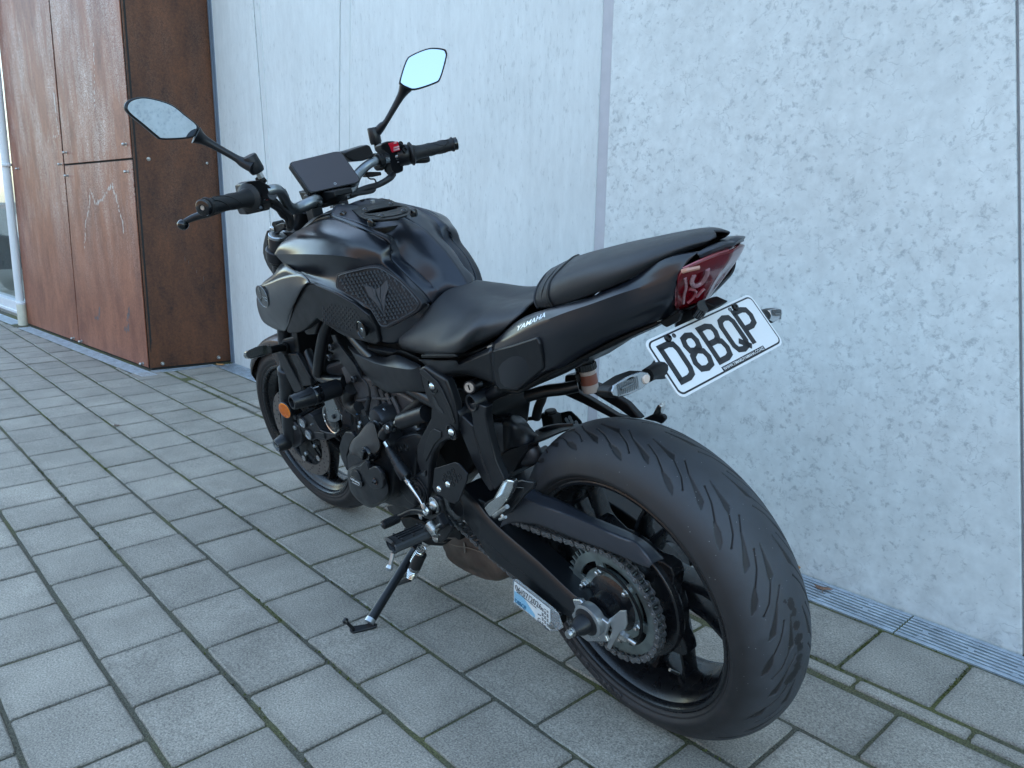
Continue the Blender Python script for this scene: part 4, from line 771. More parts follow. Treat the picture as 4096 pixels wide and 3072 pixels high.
# ---------------- filler ring plate for a tank bag
rp = bk('Z2', 1168, 165, 0); rp.z = rp.z
def on_z(k, x, y, z): return bk(k, x, y, z, 2)
ZR = 1.006
ring_out = [(640, 500-0)]
rpts = [(-120, 1180), (60, 1160), (370, 1095), (485, 1075), (540, 1105), (600, 1103), (640, 1120), (720, 1158), (820, 1185), (870, 1220), (892, 1260), (880, 1300), (800, 1345), (640, 1378), (480, 1390), (330, 1385), (200, 1365), (120, 1320), (60, 1265), (-40, 1225)]
out = [on_z('H2', x, y, ZR) for x, y in rpts]
hc = on_z('H2', 492, 1248, ZR)
def ringmesh(outer, c, rx, ry, th, n=48):
    """plate with a round hole: outer loop resampled by angle about the hole"""
    O = cr(outer, 4, True); ang = [math.atan2(p.y-c.y, p.x-c.x) for p in O]; mb = MB(); A = []; I = []
    for k in range(n):
        a = -math.pi+2*math.pi*k/n; best = None
        for i in range(len(O)):
            p, q = O[i], O[(i+1) % len(O)]; d = Vector((math.cos(a), math.sin(a))); e = q-p; den = d.x*e.y-d.y*e.x
            if abs(den) < 1e-9: continue
            w_ = p-c; t = (w_.x*e.y-w_.y*e.x)/den; u = (w_.x*d.y-w_.y*d.x)/den
            if t > 0 and -1e-6 <= u <= 1+1e-6 and (best is None or t < best): best = t
        t = best or .08; A.append(c+Vector((math.cos(a)*t, math.sin(a)*t, 0))); I.append(c+Vector((math.cos(a)*rx, math.sin(a)*ry, 0)))
    V = A+I+[p-Z_*th for p in A]+[p-Z_*th for p in I]; F = []
    for i in range(n):
        j = (i+1) % n; F += [[i, j, n+j, n+i], [2*n+i, 3*n+i, 3*n+j, 2*n+j], [i, 2*n+i, 2*n+j, j], [n+i, n+j, 3*n+j, 3*n+i]]
    mb.add(V, F); return mb
rg = ringmesh(out, hc, .038, .038, .003).mk('tank_ring_plate', plasd, B, bevel=.0008, smooth=False); tag(rg, 'flat black ring plate screwed around the fuel filler')
o2 = [on_z('H2', x, y, ZR+.002) for x, y in ((170, 1250), (180, 1215), (300, 1165), (430, 1130), (540, 1110), (650, 1130), (760, 1170), (840, 1225), (840, 1270), (760, 1305), (600, 1340), (440, 1355), (390, 1330), (270, 1320), (200, 1300))]
ringmesh(o2, on_z('H2', 492, 1245, ZR+.002), .041, .041, .002).mk('ring_flange', plasd, rg, bevel=.0008, smooth=False)
for x, y in ((228, 1245), (605, 1163), (795, 1262), (467, 1338)):
    mb = MB(); dome(mb, on_z('H2', x, y, ZR+.004), Z_, .0062, .004); mb.mk('ring_screw', gloss, rg)
cyl('filler_cap', (hc.x, hc.y, ZR-.045), (hc.x, hc.y, ZR-.034), .036, plasd, B, 40)
for x, y in ((315, 1410), (935, 1265), (-100, 1300)):
    c = on_z('H2', x, y, ZR-.004); mb = MB(); mb.lathe([(.0065, -.012), (.0085, -.008), (.0085, .0), (.0065, .004), (.0001, .004)], c, Z_, 18); mb.mk('rubber_foot', gloss, rg)
mb = MB(); mb.tube([on_z('H2', 320, 1415, ZR-.006), on_z('H2', 480, 1405, ZR-.006), on_z('H2', 700, 1385, ZR-.006), on_z('H2', 935, 1268, ZR-.006)], .003, 8); mb.mk('ring_wire', plasd, rg)
for x, y in ((188, 1128), (272, 1112), (335, 1130)):
    mb = MB(); mb.box(on_z('H2', x, y, ZR+.004), (.010, .008, .008)); mb.mk('ring_catch', zinc if x > 300 else plasd, rg, bevel=.001)
# ---------------- knee grip pad on the tank
pad = [(820, 655), (840, 632), (930, 608), (1040, 582), (1110, 576), (1160, 590), (1240, 640), (1330, 710), (1440, 835), (1445, 880), (1400, 930), (1250, 1010), (1195, 1038), (1150, 1030), (1110, 960), (1060, 890), (960, 830), (850, 765), (815, 730)]
_pl = [(x, y, l) for x, y, l in ((820, 640, .148), (760, 497, .158), (900, 510, .142), (1010, 535, .125), (1090, 560, .113), (1160, 600, .103), (1270, 690, .093), (1400, 790, .083), (830, 645, .144), (950, 645, .134), (1050, 670, .124), (1130, 720, .114), (1240, 790, .104), (1370, 880, .092), (830, 745, .154), (930, 790, .146), (1030, 850, .136), (1120, 910, .124), (1230, 950, .112), (1350, 970, .100), (930, 845, .152), (1030, 925, .142), (1100, 1020, .130), (1180, 1060, .118), (1290, 1060, .108), (1180, 660, .1065), (1300, 850, .100), (1440, 880, .082))]
_A = np.array([[1, x, y, x*x, x*y, y*y, x*x*x, y*y*x] for x, y, l in _pl], float)/np.array([1, 1e3, 1e3, 1e6, 1e6, 1e6, 1e9, 1e9]); _co = np.linalg.lstsq(_A, np.array([l for x, y, l in _pl]), rcond=None)[0]
padlat = lambda x, y: float((np.array([1, x, y, x*x, x*y, y*y, x*x*x, y*y*x])/np.array([1, 1e3, 1e3, 1e6, 1e6, 1e6, 1e9, 1e9])) @ _co)+.0065
P = [bk('Z2', x, y, padlat(x, y)) for x, y in pad]; P = cr(P, 3, True); mb = MB(); mb.prism(P, (0, -.012, 0)); padm = mat('pad_rubber', (.012, .013, .016), .55, bump=.2, bscale=900, spec=.4); padl = mat('lit_pad_rubber', (.034, .038, .044), .5, bump=.2, bscale=900, spec=.5); pdo = mb.mk('knee_pad', padm, B, bevel=.002, angle=40); tag(pdo, 'black rubber knee pad with raised arrows on the tank side')  # raised marks use a paler copy of the rubber, lit edges painted in
mb = MB(); cpt = sum(P, Vector())/len(P)
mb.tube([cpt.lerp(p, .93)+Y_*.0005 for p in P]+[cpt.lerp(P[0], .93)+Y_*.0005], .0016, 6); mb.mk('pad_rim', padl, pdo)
def inside(x, y, poly):
    r = False
    for i in range(len(poly)):
        (x1, y1), (x2, y2) = poly[i], poly[i-1]
        if (y1 > y) != (y2 > y) and x < (x2-x1)*(y-y1)/(y2-y1)+x1: r = not r
    return r
cx0, cy0 = 1120, 800; pin = [(cx0+(x-cx0)*.89, cy0+(y-cy0)*.89) for x, y in pad]
fork_ = [(1022, 716), (1080, 735), (1110, 745), (1145, 730), (1190, 682), (1200, 740), (1185, 800), (1175, 860), (1172, 940), (1140, 900), (1110, 840), (1060, 800)]
mb = MB()
for j in range(17):
    for i in range(26):
        x = 815+i*26.0+(j % 2)*13+j*2; y = 625+j*27-(i-10)*3.6
        if not inside(x, y, pin) or not inside(x, y+14, pin) or inside(x, y, fork_) or inside(x+10, y, fork_): continue
        l = padlat(x, y)+.0004; a = lambda dx, dy: bk('Z2', x+dx, y+dy, l)
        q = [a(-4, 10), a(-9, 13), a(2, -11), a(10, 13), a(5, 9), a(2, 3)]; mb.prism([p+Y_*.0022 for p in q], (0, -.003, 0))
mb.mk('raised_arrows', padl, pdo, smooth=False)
mb = MB()
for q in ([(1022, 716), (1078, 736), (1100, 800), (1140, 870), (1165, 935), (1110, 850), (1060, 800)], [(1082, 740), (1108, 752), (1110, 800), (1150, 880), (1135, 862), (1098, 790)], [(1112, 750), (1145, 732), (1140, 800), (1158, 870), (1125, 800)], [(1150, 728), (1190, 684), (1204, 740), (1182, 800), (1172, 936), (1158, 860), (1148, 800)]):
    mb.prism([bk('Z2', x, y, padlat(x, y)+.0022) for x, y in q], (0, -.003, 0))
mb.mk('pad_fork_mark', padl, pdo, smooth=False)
# ---------------- seats
cols = [[('Z2', 1800, 708, 0), ('Z2', 1640, 755, 0.04), ('Z2', 1535, 850, 0.068), ('Z2', 1420, 975, 0.085), ('Z2', 1280, 1078, 0.098), ('Z2', 1256, 1108, 0.098), ('Z2', 1262, 1150, 0.09)],
 [('Z2', 1880, 738, 0), ('Z2', 1740, 800, 0.05), ('Z2', 1640, 900, 0.085), ('Z2', 1540, 1010, 0.108), ('Z2', 1390, 1110, 0.118), ('Z2', 1340, 1165, 0.118), ('Z2', 1330, 1200, 0.108)],
 [('Z2', 1960, 775, 0), ('Z2', 1850, 850, 0.06), ('Z2', 1770, 940, 0.095), ('Z2', 1680, 1040, 0.118), ('Z2', 1560, 1140, 0.132), ('Z2', 1500, 1205, 0.132), ('Z2', 1490, 1232, 0.122)],
 [('Z2', 2060, 805, 0), ('Z2', 1960, 870, 0.07), ('Z2', 1880, 940, 0.108), ('Z2', 1800, 1030, 0.135), ('Z2', 1730, 1130, 0.15), ('Z2', 1700, 1205, 0.15), ('Z2', 1692, 1243, 0.138)],
 [('Z4', 170, 583, 0), ('Z4', 110, 640, 0.07), ('Z4', 60, 690, 0.1), ('Z4', 10, 760, 0.12), ('Z4', -50, 830, 0.128), ('Z4', -80, 880, 0.128), ('Z4', -90, 915, 0.12)],
 [('Z4', 330, 590, 0), ('Z4', 300, 610, 0.06), ('Z4', 265, 645, 0.085), ('Z4', 215, 695, 0.102), ('Z4', 150, 760, 0.112), ('Z4', 110, 805, 0.112), ('Z4', 95, 830, 0.105)]]
st = patch('seat', rows('Z2', cols), vinyl, B, 5, 6, solid=.004, mirror=True, angle=70); tag(st, 'black vinyl rider seat')
pc = [[(340, 645, 0.09), (430, 645, 0.1), (620, 592, 0.1), (860, 502, 0.09), (1010, 432, 0.078), (1200, 326, 0.06), (1350, 270, 0.04), (1490, 218, 0.022)],
 [(322, 590, 0.09), (405, 575, 0.105), (600, 510, 0.106), (850, 425, 0.097), (1020, 362, 0.083), (1200, 285, 0.063), (1370, 225, 0.042), (1520, 190, 0.022)],
 [(342, 510, 0.075), (430, 465, 0.092), (620, 395, 0.095), (850, 320, 0.083), (1050, 262, 0.068), (1230, 210, 0.05), (1400, 170, 0.03), (1555, 155, 0.014)],
 [(400, 420, 0.04), (515, 365, 0.05), (700, 298, 0.05), (900, 250, 0.045), (1090, 205, 0.037), (1270, 165, 0.027), (1420, 138, 0.016), (1548, 132, 0.007)],
 [(450, 372, 0), (580, 308, 0), (760, 252, 0), (960, 210, 0), (1130, 178, 0), (1300, 143, 0), (1440, 121, 0), (1538, 122, 0)]]
ps = patch('pillion_seat', rows('Z4', pc), vinyl, B, 5, 5, solid=.004, mirror=True, angle=70); tag(ps, 'black vinyl passenger seat with stitched front edge')
fr_ = rows('Z4', [[(345, 650, 0.09), (322, 592, 0.09), (342, 510, 0.075), (400, 420, 0.04), (450, 372, 0)], [(372, 650, 0.055), (345, 640, 0.055), (360, 560, 0.045), (420, 470, 0.03), (470, 430, 0)]])
patch('pillion_front', fr_, vinyl, ps, 5, 3, solid=.003, mirror=True)
tube('seat_piping', [bk('Z4', *p) for p in ((440, 640, 0.103), (408, 575, 0.107), (430, 465, 0.093), (515, 365, 0.052), (580, 308, 0.002), (620, 290, -0.04))], .0022, rubb, ps, 8)
tube('seat_stitching', [bk('Z4', *p) for p in ((400, 640, 0.1), (368, 580, 0.1), (392, 480, 0.09), (460, 392, 0.05), (520, 340, 0.002))], .0008, plas, ps, 6)
mb = MB()
for x in (655, 730): mb.lathe([(.007, -.004), (.009, .001), (.006, .004), (.0001, .004)], bk('Z4', x, 530-(x-655)*.4, .119), Y_, 16)
plate('seat_base', 'M2', [(860, 625), (1360, 620), (1400, 655), (1300, 670), (865, 675)], .150, .28, plasd, B, bevel=.002)
# ---------------- tail
L1 = rw_('Z4', [(55, 868, 0.112), (150, 782, 0.114), (250, 712, 0.114), (420, 652, 0.11), (650, 592, 0.1), (850, 512, 0.09), (1000, 440, 0.078), (1210, 316, 0.066), (1425, 270, 0.05)])
L2 = rw_('Z4', [(38, 902, 0.128), (170, 838, 0.13), (330, 762, 0.128), (500, 692, 0.123), (700, 625, 0.112), (880, 560, 0.102), (1020, 515, 0.09), (1240, 442, 0.074), (1330, 372, 0.066)])
M1_ = rw_('Z4', [(28, 980, 0.133), (170, 930, 0.135), (340, 870, 0.132), (520, 820, 0.127), (700, 765, 0.115), (880, 700, 0.102), (1040, 650, 0.092), (1240, 560, 0.076), (1278, 520, 0.068)])
M2_ = rw_('Z4', [(35, 1090, 0.13), (185, 1080, 0.133), (360, 980, 0.128), (500, 940, 0.122), (680, 870, 0.108), (870, 780, 0.096), (1050, 710, 0.084), (1230, 630, 0.07), (1276, 580, 0.064)])
L4 = rw_('Z4', [(62, 1185, 0.122), (190, 1205, 0.124), (380, 1085, 0.118), (480, 1055, 0.112), (640, 965, 0.098), (850, 855, 0.086), (1060, 768, 0.076), (1200, 712, 0.056), (1274, 645, 0.040)])
mb = MB()
for rr in ([[p-Y_*.025-Z_*.004 for p in L1], L1, L2], [L2, M1_, M2_, L4, [p-Y_*.03-Z_*.004 for p in L4]]):
    V, F = patch_vf(rr, 5, 4); mb.add(V, F); mb.add([Vector((v.x, -v.y, v.z)) for v in V], [f[::-1] for f in F])
tc_ = mb.mk('tail_cowl', paint, B, solid=.003, angle=26); tag(tc_, 'satin black tail cowl with lettering on its bevel')
plate('side_panel', 'Z4', [(30, 940, 0.136), (165, 905, 0.139), (330, 850, 0.138), (352, 900, 0.138), (365, 1000, 0.134), (380, 1065, 0.126), (300, 1130, 0.126), (200, 1214, 0.126), (85, 1208, 0.126), (55, 1180, 0.13), (35, 1060, 0.133)], .15, .012, plas, B, bevel=.004) 
tl = rows('Z4', [[(1425, 272, .050), (1500, 232, .034), (1590, 196, .015), (1640, 189, 0)], [(1435, 292, .052), (1550, 245, .035), (1640, 212, .015), (1690, 203, 0)], [(1450, 310, .050), (1545, 276, .027), (1620, 250, .010), (1660, 243, 0)]])
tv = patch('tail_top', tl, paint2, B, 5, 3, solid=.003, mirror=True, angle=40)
redl = mat('red_lens', (.095, .002, .006), .12, coat=.15, coatr=.05, spec=.35, var=.35, vscale=40, rvar=.03)
redb = mat('red_light_guide', (.30, .085, .10), .2, coat=.8, var=.1)
lens = rows('Z4', [[(1330, 375, .067), (1440, 318, .048), (1545, 276, .025), (1650, 246, 0)], [(1290, 440, .069), (1375, 415, .053), (1490, 370, .028), (1610, 330, 0)], [(1276, 540, .058), (1350, 520, .042), (1430, 485, .021), (1525, 448, 0)], [(1272, 643, .036), (1335, 632, .026), (1395, 614, .013), (1450, 594, 0)]])
tll = patch('tail_light', lens, redl, B, 5, 4, solid=.006, mirror=True, angle=35); tag(tll, 'dark red wedge tail light')
tb = bvh(tll); LGm = mat('smoked_red_guide', (.30, .16, .18), .25, coat=.6, var=.2)
def guide(name, pts, w, m):
    q = [hit(tb, 'Z4', x, y, .0006) for x, y in pts]; q = [a for a in q if a is not None]
    if len(q) > 1: tube(name, q, w, m, tll, 6, sm=4)
guide('light_guide', [(1322, 402), (1370, 388), (1440, 372)], .0032, mat('amber_reflex', (.42, .22, .16), .2))
guide('light_guide', [(1345, 445), (1352, 510), (1340, 560), (1334, 618)], .0022, LGm)
guide('light_guide', [(1405, 425), (1388, 470), (1410, 500), (1455, 478), (1490, 425), (1498, 385)], .0036, LGm)
guide('light_guide', [(1375, 520), (1415, 535), (1400, 580), (1360, 615)], .0026, redb)
guide('light_guide', [(1420, 575), (1450, 540), (1475, 515)], .0026, redb)
guide('light_guide', [(1330, 380), (1450, 325), (1545, 285), (1640, 255)], .0016, redb)
guide('light_guide', [(1285, 470), (1282, 550), (1280, 630)], .0014, redb)
ub = ((60, 1190, .115), (200, 1215, .118), (380, 1100, .110), (640, 980, .092), (860, 865, .080), (1070, 776, .070), (1230, 700, .045), (1275, 652, .034))
mb = MB(); A_ = [bk('Z4', *p) for p in ub]; n = len(A_); mb.add(A_+[Vector((p.x, -p.y, p.z)) for p in A_], [[i, i+1, i+1+n, i+n] for i in range(n-1)]); mb.mk('undertray', plasd, B, solid=.006)
# dark core under tank and seat (airbox, battery tray, inner fender)
mb = MB(); core = [(.98, .90), (.70, .93), (.52, .76), (.30, .77), (.06, .84), (-.08, .87), (-.08, .855), (.05, .80), (.24, .70), (.50, .64), (.62, .66), (.80, .70), (1.0, .78)]
mb.prism([Vector((x, .055, z)) for x, z in core], (0, -.11, 0)); mb.mk('airbox', plasd, B, bevel=.01)

mb = MB(); mb.box((.50, 0, .772), (.16, .115, .07)); mb.mk('seat_nose_support', plasd, B, bevel=.01)
mb = MB(); mb.box((.66, 0, .71), (.24, .17, .09)); mb.mk('fuel_tank_base', plasd, B, bevel=.01)
mb = MB()
for s_ in (1, -1): mb.prism([Vector((p.x, s_*(p.y-.018), p.z)) for p in rw_('Z2', [(400, 700, .15), (520, 690, .155), (640, 730, .155), (800, 830, .15), (950, 930, .142), (1090, 1080, .125), (1090, 1140, .125), (900, 1080, .14), (700, 960, .15), (600, 1040, .15), (470, 1050, .145), (420, 1000, .145)])], (0, -s_*.01, 0))
mb.mk('inner_panel', plasd, B)
# ================================================================ FRAME, ENGINE, FORK, CONTROLS
def bg(k, x, y, z=0.0):
    d = wray(k, x, y); p = CAM + d*((z-CAM.z)/d.z); return RB.transposed() @ (p-OB)
def P_(k, *pts): return [bk(k, *p) for p in pts]
def ringtube(mb, c, ax, r, wall, h, n=28): mb.lathe([(r-wall, 0), (r, 0), (r, h), (r-wall, h), (r-wall, 0)], c, ax, n, cap=False)
# frame tubes
mb = MB(); mb.tube(cr(P_('M1', (640, 60, .112), (560, 250, .115), (505, 480, .116), (470, 700, .116), (450, 900, .114)), 5), .0150, 18); mb.mk('frame_tube', frm, B); 
tube('frame_tube', P_('M1', (150, 250, .090), (230, 430, .092), (300, 620, .094), (400, 830, .096), (520, 980, .098)), .0175, frm, B, 18)
tube('frame_tube', [Vector((.98, -.09, .80)), Vector((.94, -.095, .68)), Vector((.88, -.098, .55))], .016, frm, B, 16)
tube('frame_tube', [Vector((1.02, .03, .90)), Vector((.85, .09, .74)), Vector((.62, .12, .66)), Vector((.42, .12, .62))], .016, frm, B, 16)
tube('frame_tube', P_('M1', (470, 930, .10), (640, 1000, .105), (860, 1010, .10)), .016, frm, B, 16)
plate('engine_bracket', 'M1', [(640, 330), (700, 340), (740, 450), (990, 780), (1100, 1000), (1080, 1035), (1000, 1020), (760, 700), (620, 690), (640, 640), (690, 600), (600, 560), (625, 470), (680, 440)], .125, .005, plas, B, bevel=.001)
for x, y in ((672, 500), (648, 655), (1005, 975)):
    c = bk('M1', x, y, .128); mb = MB(); mb.lathe([(.0085, 0), (.0085, .008), (.0065, .010), (.0045, .010), (.0042, .005), (.0001, .005)], c, Y_, 18); mb.mk('bracket_bolt', cast, B)
# crash bobbin on the frame
b0 = bk('M1', 850, 1075, .10); b1 = bk('M1', 60, 1330, b0.x-.004, 0); ax = (b1-b0).normalized(); Ls = (b1-b0).length
mb = MB(); mb.lathe([(.010, 0), (.010, Ls*.12), (.0215, Ls*.12), (.0235, Ls*.14), (.0235, Ls*.48)], b0, ax, 40); cb = mb.mk('crash_bobbin', plas, B, angle=30); tag(cb, 'thick black crash bobbin sticking out of the frame')
lathe('bobbin_band', [(.0238, Ls*.48), (.0243, Ls*.485), (.0243, Ls*.62), (.0238, Ls*.625)], b0, ax, gloss, cb, 40)
lathe('bobbin_cone', [(.0240, Ls*.625), (.0238, Ls*.66), (.0185, Ls*.985), (.0170, Ls), (.0130, Ls), (.0125, Ls*.9), (.0001, Ls*.9)], b0, ax, plas, cb, 40, angle=30)
mb = MB(); u_ = ax.orthogonal().normalized(); v_ = ax.cross(u_)
for k in range(6):
    a = k*math.pi/3+.3; d = u_*math.cos(a)+v_*math.sin(a); mb.tube([b0+ax*Ls*.68+d*.0232, b0+ax*Ls*.76+d*.0222, b0+ax*Ls*.90+d*.0201], [.0012, .0022, .0008], 8)
mb.mk('bobbin_grooves', plasd, cb)
mb = MB()
for q in range(7): mb.box(b0+ax*Ls*(.505+.014*q)+Z_*.0241*.9-X_*.0105, (.0015, .0014, .003))
mb.mk('bobbin_mark', wpnt, cb)
# cylinder head, barrels and crankcase
def slab3(name, k, pts, lat, th, m, bevel=.008, parent=None, **kw): return plate(name, k, pts, lat, th, m, parent or B, bevel=bevel, seg=3, **kw)
slab3('cylinder_block', 'Z3', [(760, 420), (900, 380), (1000, 400), (1240, 520), (1330, 580), (1250, 760), (1040, 720), (960, 640), (880, 600), (780, 520)], .090, .22, castg, .012)
slab3('cylinder_head', 'Z3', [(640, 300), (760, 260), (900, 300), (1000, 380), (1000, 440), (900, 470), (780, 470), (660, 420)], .075, .20, castg, .012)
mb = MB()
for i in range(4): mb.tube(P_('Z3', (1010+i*45, 440+i*30, .096), (1040+i*48, 560+i*18, .096), (1060+i*50, 680+i*8, .096)), .0065, 10)
mb.tube(P_('Z3', (880, 560, .095), (1000, 540, .098), (1130, 545, .098)), .004, 8); mb.mk('barrel_ribs', castg, B)
plate('coil_cover', 'Z3', [(760, 320), (790, 300), (850, 370), (860, 400), (800, 440), (785, 380)], .105, .03, castg, B, bevel=.004)
mb = MB(); mb.box(bk('Z3', 785, 278, .108), (.014, .006, .008)); mb.mk('plug_cap', mat('white_plastic', (.6, .62, .6), .5), B, bevel=.001)
slab3('crankcase', 'Z3', [(1020, 720), (1250, 720), (1400, 820), (1420, 1000), (1400, 1250), (1300, 1380), (1120, 1340), (980, 1300), (880, 1180), (830, 1000), (860, 860)], .095, .19, cast, .015)
slab3('oil_pan', 'Z3', [(1090, 1330), (1250, 1300), (1320, 1370), (1280, 1420), (1160, 1420), (1110, 1380)], .06, .12, cast, .008)
slab3('sprocket_cover', 'Z3', [(1130, 872), (1200, 825), (1300, 800), (1370, 820), (1360, 900), (1325, 960), (1315, 1100), (1330, 1250), (1310, 1352), (1250, 1312), (1170, 1200), (1128, 1080), (1102, 970)], .128, .05, plas, .010)
mb = MB()
for x, y in ((1197, 912), (1245, 903)): mb.lathe([(.010, -.002), (.0085, .0015), (.006, -.001), (.0001, -.002)], bk('Z3', x, y, .1285), Y_, 20)
mb.mk('cover_screws', plasd, B)
# alternator cover (stacked shells)
slab3('alternator_base', 'F4', [(1205, 700), (1250, 600), (1290, 510), (1350, 455), (1440, 335), (1530, 250), (1600, 285), (1640, 440), (1720, 560), (1780, 800), (1790, 1000), (1790, 1180), (1700, 1310), (1540, 1360), (1400, 1290), (1290, 1180), (1240, 1080), (1240, 950), (1210, 850)], .150, .06, cast, .012)
def dome_cover(name, k, pts, lat0, lat1, shrink, m, parent=None, inner=None):
    """closed shell: outline at lat0 rising to a smaller outline at lat1"""
    cx = sum(p[0] for p in pts)/len(pts); cy = sum(p[1] for p in pts)/len(pts); L_ = []
    for f_, l in ((1.0, lat0-.02), (1.0, lat0), (.975, lerp_(lat0, lat1, .55)), ((1+shrink)/2+.03, lerp_(lat0, lat1, .9)), (shrink, lat1), (shrink*.5, lat1+.0012)):
        L_.append(cr([bk(k, cx+(x-cx)*f_, cy+(y-cy)*f_, l) for x, y in pts], 3, True))
    n = len(L_[0]); V = [p for r in L_ for p in r]; F = [[i*n+j, i*n+(j+1) % n, (i+1)*n+(j+1) % n, (i+1)*n+j] for i in range(len(L_)-1) for j in range(n)]+[[(len(L_)-1)*n+j for j in range(n)]]
    return mk(name, V, F, m, parent or B, angle=33)
dome_cover('alternator_cover', 'F4', [(1255, 600), (1300, 500), (1370, 440), (1450, 330), (1530, 262), (1590, 300), (1625, 440), (1660, 560), (1640, 650), (1560, 715), (1450, 765), (1350, 700), (1270, 680)], .152, .170, .72, mat('bronze_cast_metal', (.095, .092, .09), .36, .75, bump=.15, bscale=700))
gb = dome_cover('engine_cover_guard', 'F4', [(1232, 900), (1300, 830), (1380, 810), (1480, 775), (1600, 830), (1700, 890), (1745, 1000), (1775, 1120), (1760, 1220), (1650, 1320), (1540, 1362), (1450, 1335), (1350, 1255), (1275, 1160), (1248, 1060)], .158, .184, .70, plas); tag(gb, 'matte black protective cover over the alternator with a small white name')
dome_cover('cover_blister', 'F4', [(1262, 930), (1300, 880), (1350, 890), (1400, 960), (1420, 1040), (1415, 1110), (1360, 1100), (1290, 1050)], .172, .188, .80, plas, gb)
lb = P_('F4', (1263, 968, .1905), (1275, 962, .191), (1400, 1030, .191), (1412, 1045, .191), (1412, 1098, .191), (1400, 1102, .191), (1275, 1035, .191), (1263, 1020, .191)); mb = MB(); mb.prism(lb, (0, -.006, 0)); mb.mk('name_plate', gloss, gb, bevel=.0005)
plate('cover_bracket', 'F4', [(1393, 870), (1400, 820), (1455, 765), (1480, 800), (1500, 870), (1560, 840), (1600, 850), (1650, 920), (1680, 1010), (1682, 1090), (1650, 1130), (1560, 1130), (1500, 1080), (1430, 970)], .190, .010, plas, gb, bevel=.003)
mb = MB(); c = bk('F4', 1583, 1028, .1905); mb.lathe([(.0105, -.004), (.0105, .001), (.008, .001), (.0075, -.002), (.0001, -.002)], c, Y_, 24); mb.mk('bolt_hole', gloss, gb)
mb = MB(); mb.lathe([(.0068, -.002), (.0068, .002), (.0055, .006), (.003, .007), (.0028, .004), (.0001, .004)], c, Y_, 20); mb.mk('guard_bolt', cast, gb)
mb = MB(); mb.lathe([(.0078, -.002), (.0078, .0008)], c, Y_, 24); mb.mk('copper_washer', mat('copper', (.42, .16, .09), .4, .8), gb)
# oil filler cap
c = bk('F4', 1490, 670, .172); mb = MB(); mb.lathe([(.024, -.02), (.0245, -.006), (.0235, -.004), (.0185, -.003), (.0185, .005), (.017, .0075), (.0001, .008)], c, Y_, 40); oc = mb.mk('oil_filler_cap', gloss, B)
mb = MB(); mb.box(c+Y_*.011, (.009, .012, .034), Matrix.Rotation(R(-35), 3, 'Y')); mb.mk('cap_grip', gloss, oc, bevel=.0025)
slab3('engine_side_guard', 'F4', [(1122, 600), (1160, 470), (1200, 405), (1282, 412), (1322, 470), (1262, 560), (1222, 700), (1232, 800), (1224, 900), (1150, 740)], .150, .012, plas, .003)
tube('breather_hose', P_('Z3', (840, 470, .10), (815, 520, .10), (825, 580, .10), (870, 620, .10), (900, 600, .10)), .016, rubb, B, 18)
tube('coolant_hose', P_('Z3', (1420, 500, .09), (1330, 580, .09), (1240, 650, .09), (1180, 740, .09), (1165, 830, .09)), .011, rubb, B, 16)
tube('coolant_hose', P_('Z3', (1440, 530, .075), (1350, 610, .075), (1260, 700, .075), (1200, 800, .075)), .009, rubb, B, 16)
# corrugated cable sleeve over the engine
pts = cr(P_('Z3', (905, 385, .12), (950, 430, .125), (975, 500, .125), (965, 570, .125), (955, 620, .125), (960, 660, .125), (1010, 700, .130), (1070, 730, .150)), 5)
V, F = tube_vf(pts, .0028, 8); mk('sensor_cable', V, F, rubb, B)
mb = MB(); q0 = cr(P_('Z3', (970, 535, .125), (962, 580, .125), (955, 620, .125)), 10)
for a, b in zip(q0[:-1], q0[1:]): mb.lathe([(.0045, 0), (.0062, .0008), (.0062, .0018), (.0045, .0026)], a, b-a, 10)
mb.box(bk('Z3', 945, 640, .125), (.022, .012, .016), Matrix.Rotation(.4, 3, 'Y')); mb.mk('cable_sleeve', rubb, B)
for i in range(5):
    tube('thin_cable', P_('Z3', (720+i*12, 530, .10), (770+i*10, 600+i*6, .10), (820+i*6, 640+i*4, .10), (860+i*5, 660+i*5, .10)), .0013, rubb if i % 2 else plasd, B, 6)
mb = MB(); mb.box(bk('Z3', 878, 650, .108), (.010, .004, .006)); mb.mk('blue_connector', mat('blue_plastic', (.03, .16, .4), .5), B, bevel=.001)
# starter/thermostat lump and ring pulse cover
c = bk('Z3', 1075, 690, .12); mb = MB(); mb.lathe([(.034, -.06), (.034, .01), (.030, .02), (.020, .024), (.0001, .024)], c, Y_, 36); mb.mk('starter_cover', cast, B)
for x, y in ((1088, 627), (990, 680), (1155, 765), (1330, 738), (1390, 530), (905, 750), (912, 720)): mb = MB(); hexbolt(mb, bk('Z3', x, y, .118), Y_, .0065, .006); mb.mk('engine_bolt', zinc, B)
# --- frame side plate, the big black casting
slab3('frame_side_plate', 'Z3', [(1339, 318), (1372, 302), (1430, 340), (1530, 400), (1560, 480), (1598, 600), (1612, 720), (1615, 770), (1600, 820), (1565, 845), (1500, 870), (1440, 950), (1418, 1040), (1412, 1110), (1405, 1220), (1380, 1290), (1340, 1310), (1300, 1270), (1288, 1180), (1310, 1105), (1342, 1075), (1318, 1000), (1318, 890), (1372, 780), (1420, 690), (1425, 610), (1385, 520), (1358, 420)], .145, .022, plas, .006)
fsp = bpy.data.objects['frame_side_plate']; tag(fsp, 'black cast frame side plate running from the seat down to the swingarm pivot')
plate('upper_edge_bevel', 'Z3', [(1339, 322), (1375, 332), (1470, 420), (1500, 470), (1560, 600), (1600, 720), (1590, 735), (1540, 620), (1480, 490), (1440, 440), (1345, 360)], .1485, .004, frm, fsp, bevel=.0015)
